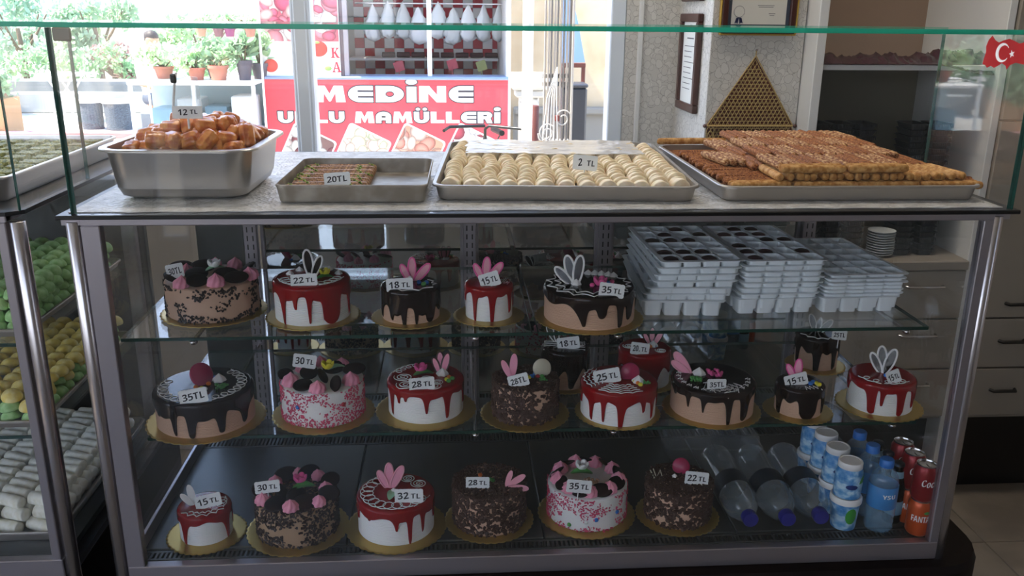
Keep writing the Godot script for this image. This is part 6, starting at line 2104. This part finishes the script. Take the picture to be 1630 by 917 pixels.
func outdoors() -> void:
	var pave := tri(mat("ffffff", 0.8), noise(201, 0.01, Color("b9b4aa"), Color("d3cfc6")), 0.6)
	struct("ground", bx(Vector3(-40, -0.3, -60), Vector3(25, -0.05, -3.27)), pave)
	struct("kerb", bx(Vector3(-12, -0.05, -12.4), Vector3(-2.7, 0.03, -12.2), 0.01), mat("b98a86", 0.8))
	# cream house wall on the right
	var w := struct("wall_house", bx(Vector3(0.62, -0.05, -9.9), Vector3(6.0, 6.0, -9.5)), tri(mat("ffffff", 0.9), noise(202, 0.008, Color("b8a384"), Color("c9b698")), 0.7))
	var pb := MB.new()
	pb.box(Vector3(3.3, 0.3, -9.47), Vector3(5.3, 0.7, 0.12), 0.02)
	pb.box(Vector3(3.3, 0.62, -9.44), Vector3(5.3, 0.07, 0.2), 0.015)
	putw("stone_base", pb, mat("8a847a", 0.9), w)
	# ---- the kiosk
	var Z := -7.8
	var k := thing("kiosk", "food kiosk across the pavement with a red lettered counter front", "kiosk", Vector3(-0.56, -0.05, Z - 0.7))
	var red := mat("d84a54", 0.5)
	putw("counter_front", bx(Vector3(-1.6, -0.05, Z - 0.06), Vector3(0.487, 1.048, Z)), red, k)
	putw("counter_ledge", bx(Vector3(-1.6, 1.048, Z - 0.3), Vector3(0.51, 1.075, Z + 0.03), 0.008), mat("8fa3c4", 0.4, 0.4), k)
	for q: Array in [["MEDİNE", -0.5, 0.857, 1.37, 0.139], ["UNLU MAMÜLLERİ", -0.54, 0.679, 1.92, 0.098]]:
		for L in 2:
			var b := MB.new()
			b.t = Transform3D(Basis.IDENTITY, Vector3(0, 0, Z))
			fat_text(b, q[0], q[1], q[2], q[3], q[4], 0.008 if L == 0 else 0.0, 0.003 + 0.003 * L)
			putw("letter_outline" if L == 0 else "lettering", b, mat("3c3a40", 0.5) if L == 0 else M.icing, k, "stuff")
	var prints := [food_print(128, 128, Color("7a5a55"), [Color("f2ece0"), Color("8a4a50"), Color("d8c0b8")], 40, 12, 22, 1), food_print(128, 128, Color("d8d0b0"), [Color("efe6c8"), Color("dfe8c0"), Color("f0d8c8")], 44, 12, 20, 2), food_print(128, 128, Color("c89078"), [Color("e8b49c"), Color("f0d0c0"), Color("d89080")], 40, 14, 24, 3), food_print(128, 128, Color("e0d8d8"), [Color("f0e8e8"), Color("b04858"), Color("f0f0f0")], 26, 10, 20, 4)]
	for i in 4:
		var sh := Transform2D(-0.46, Vector2(-1.27 + 0.475 * i, 0.42))
		for L in 2:
			var sz := 0.2 if L == 0 else 0.186
			var o := PackedVector2Array()
			for p in rr(sz * 2, sz * 2, 0.03, 0, 4): o.push_back(sh * Vector2(p.x, p.z))
			var b := MB.new()
			b.t = Transform3D(Basis.IDENTITY, Vector3(0, 0, Z))
			b.prism(o, 0.003 + 0.002 * L)
			putw("picture_border" if L == 0 else "picture", b, M.icing if L == 0 else printed(prints[i]), k)
	# poster board to the left of the kiosk window
	putw("poster_board", bx(Vector3(-1.595, 1.075, Z - 0.05), Vector3(-0.945, 2.3, Z - 0.005)), M.icing, k)
	putw("meat_picture", bx(Vector3(-1.59, 1.36, Z - 0.006), Vector3(-0.95, 1.95, Z - 0.001)), printed(food_print(256, 256, Color("b05560"), [Color("e0808a"), Color("d05a70"), Color("f0b0a8"), Color("f4e8e0")], 90, 14, 40, 7)), k)
	var b := MB.new()
	b.ball(Vector3(-1.122, 1.3, Z - 0.004), Vector3(0.075, 0.065, 0.008), Basis.IDENTITY, 24, 10)
	putw("tomato_picture", b, mat("d0382c", 0.5), k)
	b = MB.new()
	b.ball(Vector3(-1.53, 1.16, Z - 0.004), Vector3(0.06, 0.055, 0.008), Basis.IDENTITY, 24, 10)
	putw("tomato_picture", b, mat("d0382c", 0.5), k)
	b = MB.new()
	b.ball(Vector3(-1.135, 1.352, Z + 0.002), Vector3(0.025, 0.01, 0.005))
	putw("greens_picture", b, mat("8ab05a", 0.5), k)
	b = MB.new()
	b.ball(Vector3(-1.05, 1.14, Z + 0.0), Vector3(0.03, 0.02, 0.006))
	putw("greens_picture", b, mat("8ab05a", 0.5), k)
	for q: Array in [["K", -0.985, 1.268], ["A", -0.978, 1.15]]:
		b = MB.new()
		text(b, q[1 - 1], 0.075, 0.085, Transform3D(Basis.IDENTITY, Vector3(q[1], q[2], Z - 0.005)), font(true, true), 0.004)
		putw("lettering", b, mat("b02038", 0.5), k, "stuff")
	# frame and glazing bars
	for q: Array in [["post", -0.945, 1.075, -0.915, 2.3, "5a4a50"], ["post", -0.915, 1.075, -0.875, 2.3, "9a9296"], ["glazing_bar", -0.207, 1.075, -0.168, 2.3, "f0f0f0"], ["post", 0.472, -0.05, 0.51, 2.3, "f0f0f0"], ["head_rail", -1.595, 2.3, 0.51, 2.36, "f0f0f0"]]:
		putw(q[0], bx(Vector3(q[1], q[2], Z - 0.07), Vector3(q[3], q[4], Z - 0.02), 0.004), mat(q[5], 0.5), k)
	for x: float in [-1.6, 0.47]: putw("side_wall", bx(Vector3(x, -0.05, Z - 1.6), Vector3(x + 0.04, 2.3, Z - 0.08)), mat("d8d4d0", 0.7), k)
	putw("roof", bx(Vector3(-1.6, 2.36, Z - 1.7), Vector3(0.56, 2.42, Z + 0.15), 0.01), mat("c9c5c0", 0.7), k)
	var back := putw("back_wall", bx(Vector3(-1.6, -0.05, Z - 1.62), Vector3(0.5, 2.3, Z - 1.56)), mat("a8a4a0", 0.8), k)
	var tm := bx(Vector3(-0.0485, -0.0485, 0), Vector3(0.0485, 0.0485, 0.008), 0.002).mesh()
	var tr := mat("a81a2c", 0.35)
	var tw := mat("d6d4d2", 0.35)
	for i in 15:
		for j in 11:
			var o := put("wall_tile", tm, tr if (i + j) % 2 == 0 else tw, back)
			o.position = Vector3(-0.93 + 0.1 * i, 0.9 + 0.1 * j, Z - 1.56)
	putw("inner_shelf", bx(Vector3(-1.0, 1.15, Z - 1.5), Vector3(0.46, 1.175, Z - 1.1), 0.004), mat("cfcfcf", 0.4), k)
	# goods in the kiosk
	for i in 9:
		var p := PackedVector3Array()
		var f := FastNoiseLite.new()
		f.seed = 300 + i; f.frequency = 5.0
		for j in 14:
			for q in 24:
				var v := j / 13.0
				var a := TAU * q / 24
				var r := (0.012 + 0.078 * pow(sin(PI * clampf(v * 0.78 + 0.0, 0, 1)), 1.2)) if j < 13 else 0.0
				if j == 0: r = 0.0
				p.push_back(Vector3(cos(a) * r * (1 + 0.5 * f.get_noise_3d(cos(a), v * 2, sin(a))), 0.33 * (1.0 - v) + 0.02 * f.get_noise_2d(cos(a), sin(a)), sin(a) * r * 0.5))
		b = MB.new()
		b.grid(p, 24, 14, true, true)
		var bm := mat(["e6e6e4", "dcdedc", "cfd0cc"][i % 3], 0.35)
		bm.backlight_enabled = true; bm.backlight = Color(0.5, 0.5, 0.5)
		var o := put("hanging_bag", b.mesh(), bm)
		o.position = Vector3(-0.72 + 0.14 * i + (0.04 if i > 3 else 0.0), 1.345 + rng.randf_range(-0.03, 0.03), Z - 0.75)
		o.rotation.y = rng.randf()
		var nth := ["first", "second", "third", "fourth", "fifth", "sixth", "seventh", "eighth", "ninth"]
		tag(o, "white plastic bag hanging in the kiosk window, %s from the left" % nth[i], "bag", "bags hanging in the kiosk")
	b = MB.new()
	b.cyl(Vector3(-0.88, 1.68, Z - 0.75), Vector3(0.47, 1.68, Z - 0.75), 0.008, 10)
	putw("bag_rail", b, M.chrome, k)
	for i in 8:
		var o := put("cured_meat", ridged(0.025, 0.13, 5, 400 + i), mat("4a2028", 0.5))
		o.position = Vector3(-0.62 + 0.145 * i, 1.2, Z - 1.25)
		o.rotation.y = PI / 2 + rng.randf_range(-0.3, 0.3)
		tag(o, "dark red cured meat piece on the kiosk's inner shelf, %s from left" % nth(i + 1), "food", "cured meats on the kiosk shelf")
	for q: Array in [[-0.478, 1.13, "b04a50", "red"], [0.007, 1.15, "a84048", "dark red"], [0.274, 1.14, "8a8a50", "olive"]]:
		b = MB.new()
		b.box(Vector3.ZERO, Vector3(0.09, 0.09, 0.004), 0.001, Basis(Vector3.BACK, 0.3))
		b.cyl(Vector3(0, -0.09, 0), Vector3(0, -0.02, 0), 0.004, 8)
		tag(putw_at("price_sign", b, mat(q[2], 0.5), Vector3(q[0], q[1], Z - 0.5)), "small %s price sign standing inside the kiosk window" % q[3], "sign")
	# ---- bicycle whose handlebar shows in front of the kiosk
	var bi := thing("bicycle", "bicycle parked before the kiosk, only its black handlebar in view", "bicycle", Vector3(0.24, -0.05, -6.2), PI / 2)
	for x: float in [-0.5, 0.5]:
		b = MB.new()
		var ring := []
		for i in 36: ring.push_back(Vector3(x + cos(TAU * i / 36) * 0.31, 0.33 + sin(TAU * i / 36) * 0.31, 0))
		b.tube(ring, 0.018, 8, true)
		put("tyre", b.mesh(), M.black, bi)
		b = MB.new()
		for i in 16: b.cyl(Vector3(x, 0.33, 0), Vector3(x + cos(TAU * i / 16) * 0.3, 0.33 + sin(TAU * i / 16) * 0.3, 0), 0.002, 5)
		put("spokes", b.mesh(), M.chrome, bi, "stuff")
	b = MB.new()
	for q: Array in [[Vector3(-0.5, 0.33, 0), Vector3(-0.1, 0.3, 0)], [Vector3(-0.1, 0.3, 0), Vector3(-0.22, 0.75, 0)], [Vector3(-0.22, 0.72, 0), Vector3(0.34, 0.72, 0)], [Vector3(-0.1, 0.3, 0), Vector3(0.36, 0.66, 0)], [Vector3(-0.5, 0.33, 0), Vector3(-0.2, 0.68, 0)], [Vector3(0.5, 0.33, 0), Vector3(0.33, 0.78, 0)]]: b.cyl(q[0], q[1], 0.015, 10)
	put("frame", b.mesh(), mat("22242a", 0.4), bi)
	b = MB.new()
	b.tube([Vector3(0.33, 0.76, 0), Vector3(0.3, 0.84, 0), Vector3(0.28, 0.865, 0.03), Vector3(0.14, 0.86, 0.26)], 0.012, 8)
	b.tube([Vector3(0.28, 0.865, 0.0), Vector3(0.26, 0.86, -0.26), Vector3(0.12, 0.85, -0.3)], 0.012, 8)
	b.cyl(Vector3(-0.13, 0.865, 0.1), Vector3(0.12, 0.86, 0.05), 0.02, 10)
	b.tube([Vector3(0.05, 0.86, 0.08), Vector3(0.12, 0.82, 0.1), Vector3(0.25, 0.7, 0.05)], 0.006, 6)
	put("handlebar", b.mesh(), M.black, bi)
	b = MB.new()
	b.ball(Vector3(-0.24, 0.76, 0), Vector3(0.12, 0.035, 0.07))
	put("saddle", b.mesh(), M.black, bi)
	# ---- plant stand with a white top
	var s := thing("plant_stand", "white topped glass display stand with potted plants on it, left of the kiosk", "stand", Vector3(-2.09, -0.05, -7.7))
	putw("stand_top", bx(Vector3(-2.62, 1.02, -8.0), Vector3(-1.61, 1.05, -7.45), 0.006), M.icing, s)
	for x: float in [-2.6, -2.1, -1.62]: putw("leg", bx(Vector3(x - 0.015, -0.05, -7.49), Vector3(x + 0.015, 1.02, -7.46), 0.003), mat("dfe6e8", 0.5), s)
	putw("glass_front", bx(Vector3(-2.585, 0.35, -7.48), Vector3(-1.635, 1.02, -7.475)), M.glass, s)
	putw("back_panel", bx(Vector3(-2.6, -0.05, -8.0), Vector3(-1.62, 1.02, -7.98)), mat("9fb4bc", 0.6), s)
	for y: float in [0.3, 0.62]: putw("lower_shelf", bx(Vector3(-2.585, y, -7.97), Vector3(-1.635, y + 0.02, -7.5)), mat("c4d2d6", 0.5), s)
	for i in 4:
		tag(putw("crate", bx(Vector3(-2.5 + 0.22 * i, 0.64, -7.9), Vector3(-2.32 + 0.22 * i, 0.64 + [0.18, 0.26, 0.2, 0.28][i], -7.6), 0.01), mat(["6f94a8", "b9c6cc", "4f6f80", "c8d0d0"][i], 0.6)), "%s crate inside the plant stand behind glass" % ["blue", "pale grey", "dark blue-grey", "whitish"][i], "crate")
	var terra := mat("a86a58", 0.8)
	var dkpot := mat("4a4450", 0.6)
	var g1 := leafm("6f9a62")
	var g2 := leafm("8fb478")
	var g3 := leafm("557f50")
	potted("potted_plant", "small plant in a terracotta pot, left one on the white stand", Vector3(-2.11, 1.05, -7.65), 0.07, 0.1, terra, g2, 0.1, 0.11, 150, 0.05)
	potted("potted_plant", "plant in the larger terracotta pot, mid stand", Vector3(-1.925, 1.05, -7.62), 0.08, 0.12, terra, g1, 0.1, 0.13, 200, 0.05)
	potted("potted_plant", "upright grassy plant in a tall dark pot on the stand's right", Vector3(-1.72, 1.05, -7.66), 0.065, 0.16, dkpot, g3, 0.2, 0.07, 200, 0.08)
	potted("potted_plant", "plant in the dark pot at the stand's right end", Vector3(-1.625, 1.05, -7.8), 0.07, 0.13, dkpot, g1, 0.22, 0.08, 200, 0.08)
	potted("potted_plant", "tall bushy plant at the back of the stand, above the terracotta pots", Vector3(-2.0, 1.05, -7.85), 0.08, 0.1, dkpot, g3, 0.22, 0.2, 380, 0.06)
	potted("potted_plant", "bushy plant at the stand's left end, before the seated person", Vector3(-2.42, 1.05, -7.8), 0.08, 0.1, terra, g2, 0.14, 0.16, 260, 0.06)
	b = MB.new()
	b.cyl(Vector3(-2.3, 1.85, -7.0), Vector3(-1.44, 1.85, -7.0), 0.006, 8)
	for x: float in [-2.3, -1.44]: b.cyl(Vector3(x, -0.05, -7.0), Vector3(x, 1.86, -7.0), 0.008, 8)
	tag(putw("hanging_rail", b, M.icing), "thin white rail on posts holding the hanging pots", "rail")
	for q: Array in [[-1.87, "b08a70", "tan"], [-1.741, "7a5058", "mauve"], [-1.658, "8a3a6a", "purple"], [-1.507, "b07a68", "clay"]]:
		potted("hanging_pot", "small %s pot hanging from the white rail above the plant stand" % q[2], Vector3(q[0], 1.415, -7.0), 0.04, 0.06, mat(q[1], 0.7), g2, 0.08, 0.06, 60, 0.04, 0.43)
	# ---- garden furniture
	var tb := thing("folding_table", "white folding table with crossed legs on the pavement at the far left", "table", Vector3(-5.9, -0.05, -14.2))
	put("table_top", bx(Vector3(-0.3, 0.7, -0.3), Vector3(0.3, 0.725, 0.3), 0.008).mesh(), M.icing, tb)
	for q: float in [-1.0, 1.0]:
		for z: float in [-0.2, 0.2]:
			b = MB.new()
			b.cyl(Vector3(-0.22 * q, 0.0, z), Vector3(0.2 * q, 0.7, z), 0.014, 8)
			put("leg", b.mesh(), M.icing, tb)
	var wick := tri(bump(mat("ffffff", 0.7), noise(210, 0.1, Color.BLACK, Color.WHITE), 0.2), noise(211, 0.05, Color("3a424e"), Color("6c7884")), 4.0)
	for q: Array in [[-5.19, -13.25, 0.17, 0.42, "the one beside the folding table"], [-4.8, -13.2, 0.21, 0.42, "the middle one"], [-4.35, -14.0, 0.19, 0.5, "the one behind the plant stand"]]:
		var st := thing("garden_stool", "dark wicker stool with a round white top, %s" % q[4], "stool", Vector3(q[0], -0.05, q[1]))
		b = MB.new()
		b.lathe([Vector2(0, 0), Vector2(q[2] * 0.85, 0), Vector2(q[2] * 0.9, q[3] * 0.9), Vector2(0, q[3] * 0.9)], 28)
		put("base", b.mesh(), wick, st)
		b = MB.new()
		b.lathe([Vector2(0, q[3] * 0.9), Vector2(q[2] * 1.02, q[3] * 0.9), Vector2(q[2] * 1.05, q[3] * 0.95), Vector2(q[2] * 0.98, q[3]), Vector2(0, q[3])], 28, 50)
		put("top", b.mesh(), M.icing, st)
	tag(putw("garden_wall", bx(Vector3(-12.0, -0.05, -16.6), Vector3(-3.2, 0.42, -16.2), 0.02), mat("7f8484", 0.9)), "low grey garden wall behind the tables and stools", "wall")
	tag(putw("garden_bench", bx(Vector3(-7.3, -0.05, -15.6), Vector3(-4.0, 0.28, -15.3), 0.02), mat("a9adac", 0.8)), "long pale bench before the low garden wall", "bench")
	for q: Array in [[-6.3, -12.6, "b98f66", "nearest the kerb"], [-7.6, -15.0, "8a6a50", "farther back by the wall"]]:
		var pl := thing("planter", "wooden box planter with a bush, %s" % q[3], "planter", Vector3(q[0], -0.05, q[1]))
		put("box", bx(Vector3(-0.32, 0, -0.25), Vector3(0.32, 0.5, 0.25), 0.01).mesh(), mat(q[2], 0.8), pl)
		foliage(pl, [[Vector3(0, 0.75, 0), 0.35], [Vector3(0.15, 0.6, 0.1), 0.3], [Vector3(-0.15, 0.62, 0), 0.3]], 420, 0.12, g3)
	# trees and hedge
	var kinds := ["tall broad tree at the far left of the garden", "slender grey-green tree behind the folding table", "leafy tree left of the seated person", "bushy tree above the seated person", "far tree behind the plant stand", "reddish leaved shrub tree behind the stools"]
	var i0 := 0
	for q: Array in [[-9.8, -19.0, 1.5, 1.3, "6e8f74"], [-8.2, -18.0, 1.3, 0.8, "7f9f84"], [-7.0, -18.6, 1.35, 0.8, "7a9a70"], [-5.2, -19.5, 1.1, 0.75, "8aac74"], [-4.1, -20.0, 0.9, 0.7, "94b67c"], [-6.4, -17.6, 0.75, 0.35, "9a6a66"]]:
		var tr2 := thing("tree", kinds[i0], "tree", Vector3(q[0], -0.05, q[1]))
		i0 += 1
		b = MB.new()
		b.tube([Vector3(0, 0, 0), Vector3(0.03, q[2] * 0.5, 0.02), Vector3(-0.02, q[2], 0)], [0.07, 0.055, 0.04], 8)
		for a in 4: b.tube([Vector3(0, q[2] * 0.6, 0), Vector3(cos(a * 1.7) * 0.3, q[2] * 0.9, sin(a * 1.7) * 0.3), Vector3(cos(a * 1.7) * 0.55, q[2] * 1.2, sin(a * 1.7) * 0.5)], [0.035, 0.025, 0.012], 6)
		put("trunk", b.mesh(), mat("6a5a4a", 0.9), tr2)
		var blobs := []
		for a in 10: blobs.push_back([Vector3(rng.randf_range(-1, 1) * q[3], q[2] * rng.randf_range(0.55, 1.25), rng.randf_range(-0.7, 0.7) * q[3]), q[3] * 0.42])
		foliage(tr2, blobs, 1500, 0.13, leafm(q[4]))
	var hd := thing("hedge", "low green hedge growing along the top of the garden wall", "hedge", Vector3(-7.5, 0.4, -17.0))
	var hb := []
	for a in 22: hb.push_back([Vector3(-4.0 + 0.38 * a, 0.15 + 0.1 * (a % 3), rng.randf_range(-0.1, 0.1)), 0.3])
	foliage(hd, hb, 2600, 0.11, g1)
	# seated person in a white shirt, cropped by the plants
	var P := thing("person", "person in a white shirt seated beyond the plants, turned sideways", "person", Vector3(-4.05, -0.05, -12.6), 0.9)
	var body := [[Vector3(0, 0.5, 0), Vector3(0, 0.72, -0.02), 0.15, 0.14], [Vector3(0, 0.72, -0.02), Vector3(0, 0.98, 0.0), 0.14, 0.13], [Vector3(-0.15, 1.0, 0), Vector3(0.15, 1.0, 0), 0.07, 0.07], [Vector3(0, 1.0, 0), Vector3(0, 1.12, 0.02), 0.06, 0.055], [Vector3(0, 1.2, 0.03), Vector3(0, 1.27, 0.04), 0.085, 0.095], [Vector3(0, 1.2, 0.1), Vector3(0, 1.17, 0.09), 0.04, 0.04]]
	for q: float in [-1.0, 1.0]: body.append_array([[Vector3(q * 0.19, 0.99, 0), Vector3(q * 0.23, 0.72, 0.06), 0.052, 0.042], [Vector3(q * 0.23, 0.72, 0.06), Vector3(q * 0.14, 0.62, 0.3), 0.04, 0.03], [Vector3(q * 0.14, 0.62, 0.3), Vector3(q * 0.12, 0.6, 0.4), 0.035, 0.025], [Vector3(q * 0.09, 0.5, 0.0), Vector3(q * 0.12, 0.5, 0.42), 0.085, 0.06], [Vector3(q * 0.12, 0.5, 0.42), Vector3(q * 0.12, 0.07, 0.44), 0.055, 0.04], [Vector3(q * 0.12, 0.05, 0.42), Vector3(q * 0.12, 0.04, 0.58), 0.045, 0.035]])
	put("body", skin(body, 0.025, 60.0).mesh(), mat("b08868", 0.6), P)
	var shirt := [[Vector3(0, 0.52, 0), Vector3(0, 0.72, -0.02), 0.165, 0.155], [Vector3(0, 0.72, -0.02), Vector3(0, 0.98, 0.0), 0.155, 0.14], [Vector3(-0.16, 0.99, 0), Vector3(0.16, 0.99, 0), 0.08, 0.08]]
	for q: float in [-1.0, 1.0]: shirt.push_back([Vector3(q * 0.19, 0.98, 0), Vector3(q * 0.22, 0.8, 0.04), 0.068, 0.062])
	put("shirt", skin(shirt, 0.025, 60.0).mesh(), mat("eeeeee", 0.8), P)
	put("hair", skin([[Vector3(0, 1.29, 0.01), Vector3(0, 1.31, 0.05), 0.095, 0.085], [Vector3(0, 1.22, -0.02), Vector3(0, 1.3, 0.0), 0.075, 0.08]], 0.02, 80.0).mesh(), mat("2a2020", 0.6), P)
	var tro := []
	for q: float in [-1.0, 1.0]: tro.append_array([[Vector3(q * 0.08, 0.5, -0.03), Vector3(q * 0.12, 0.5, 0.42), 0.1, 0.075], [Vector3(q * 0.12, 0.5, 0.42), Vector3(q * 0.12, 0.14, 0.44), 0.07, 0.06]])
	put("trousers", skin(tro, 0.025, 60.0).mesh(), mat("4a5260", 0.8), P)
	tag(putw("block_stool", bx(Vector3(-4.25, -0.05, -12.8), Vector3(-3.85, 0.27, -12.45), 0.02), mat("6f7a80", 0.7)), "grey block stool under the person in the white shirt", "stool")
	# ---- between kiosk and house: column, pole, gate, sign, bin
	var co := thing("stone_column", "short grey stone column with a moulded cap, right of the kiosk", "column", Vector3(0.6, -0.05, -7.0))
	b = MB.new()
	b.box(Vector3(0, 0.52, 0), Vector3(0.15, 1.04, 0.15), 0.012)
	for q: float in [-0.045, 0.045]: b.box(Vector3(q, 0.54, 0.076), Vector3(0.04, 0.96, 0.01), 0.004)
	put("shaft", b.mesh(), tri(mat("ffffff", 0.9), noise(220, 0.02, Color("a8a6a0"), Color("cfcdc8")), 3.0), co)
	b = MB.new()
	b.box(Vector3(0, 1.06, 0), Vector3(0.22, 0.06, 0.22), 0.012)
	b.box(Vector3(0, 1.15, 0), Vector3(0.3, 0.12, 0.3), 0.02)
	put("cap", b.mesh(), mat("b9b7b2", 0.9), co)
	b = MB.new()
	b.cyl(Vector3(0.42, -0.05, -5.0), Vector3(0.42, 3.2, -5.0), 0.03, 16)
	tag(putw("white_pole", b, M.icing), "plain white round pole standing outside the shop window", "pole")
	b = MB.new()
	b.cyl(Vector3(0.56, -0.05, -6.1), Vector3(0.56, 1.0, -6.1), 0.035, 14, 0.004)
	tag(putw("brown_post", b, mat("5e2e28", 0.6)), "short dark brown post between the white pole and the gate", "post")
	var g := thing("iron_gate", "white iron gate leaf folded open, with close bars and scrolls below", "gate", Vector3(0.53, -0.05, -4.5))
	for i in 9: put("bar", bx(Vector3(-0.068 + 0.0155 * i, 0, -0.03 + 0.012 * (i % 2)), Vector3(-0.059 + 0.0155 * i, 2.3 - (0.18 - 0.022 * i if i < 8 else 0.0), -0.01 + 0.012 * (i % 2)), 0.001).mesh(), mat("98928c", 0.5), g)
	for y: float in [0.06, 1.3, 1.34]: put("cross_bar", bx(Vector3(-0.075, y, -0.04), Vector3(0.078, y + 0.022, -0.032), 0.002).mesh(), mat("98928c", 0.5), g)
	put("stile", bx(Vector3(0.066, 0, -0.05), Vector3(0.078, 2.3, 0.015), 0.002).mesh(), mat("a8a29c", 0.5), g)
	for i in 8:
		var pts := []
		for q in 22:
			var f := q / 21.0
			pts.push_back(Vector3((-0.05 if i % 2 else 0.03) + cos(f * 9.0 + i) * 0.045 * (1 - 0.7 * f), 0.98 + 0.045 * i * 0.6 - 0.1 * (i % 3) + sin(f * 9.0 + i) * 0.05 * (1 - 0.7 * f), 0.012))
		b = MB.new()
		b.tube(pts, 0.004, 6)
		put("scroll", b.mesh(), mat("b5b1ac", 0.5), g)
	put("lock", bx(Vector3(-0.01, 1.13, 0.0), Vector3(0.012, 1.16, 0.02), 0.003).mesh(), mat("6a2a24", 0.5), g)
	var sg := thing("blue_sign", "blue slanted board on brown legs behind the folded gate", "sign", Vector3(0.84, -0.05, -6.0))
	b = MB.new()
	b.t = Transform3D(Basis.IDENTITY, Vector3(0, 0, 0))
	b.prism(PackedVector2Array([Vector2(-0.12, 1.34), Vector2(0.045, 1.345), Vector2(-0.01, 1.6), Vector2(-0.05, 1.75), Vector2(-0.12, 1.75)]), 0.02)
	put("board", b.mesh(), mat("7f9fc8", 0.5), sg)
	b = MB.new()
	b.box(Vector3(-0.03, 1.325, 0.01), Vector3(0.16, 0.03, 0.03), 0.004)
	for x: float in [-0.1, 0.036]: b.box(Vector3(x, 0.66, 0.01), Vector3(0.025, 1.32, 0.025), 0.004)
	put("stand", b.mesh(), mat("5a2a22", 0.5), sg)
	var bn := thing("dark_bin", "dark tall box bin beside the folded gate", "bin", Vector3(0.82, -0.05, -5.8))
	put("body", bx(Vector3(-0.12, 0, -0.1), Vector3(0.045, 1.2, 0.1), 0.012).mesh(), mat("24262e", 0.4), bn)
	put("lid", bx(Vector3(-0.125, 1.2, -0.105), Vector3(0.05, 1.225, 0.105), 0.008).mesh(), mat("34363e", 0.4), bn)
	var pw := thing("wire_bundle", "loose white cables hanging down over the folded gate", "cable", Vector3(0.5, 1.2, -4.44))
	for i in 5:
		b = MB.new()
		b.tube([Vector3(0.02, 0.15, 0), Vector3(-0.03 + 0.012 * i, 0.0, 0.01), Vector3(-0.05 + 0.02 * i, -0.25, 0), Vector3(-0.01 + 0.01 * i, -0.4, 0.01), Vector3(0.02 * i, -0.2, 0.02)], 0.0025, 5)
		put("cable", b.mesh(), mat("e2e0dc", 0.5), pw)

func putw_at(called: String, b: MB, m: Material, at: Vector3) -> MeshInstance3D:
	var o := put(called, b.mesh(), m)
	o.position = at
	return o

func _ready() -> void:
	rng.seed = 7
	view()
	palette()
	shell()
	lamps()
	outdoors()
	case_main()
	case_left()
	hutch()
	customer_side()
	counter_goods()
	cakes()
	cards()
	case_goods()
	decor()
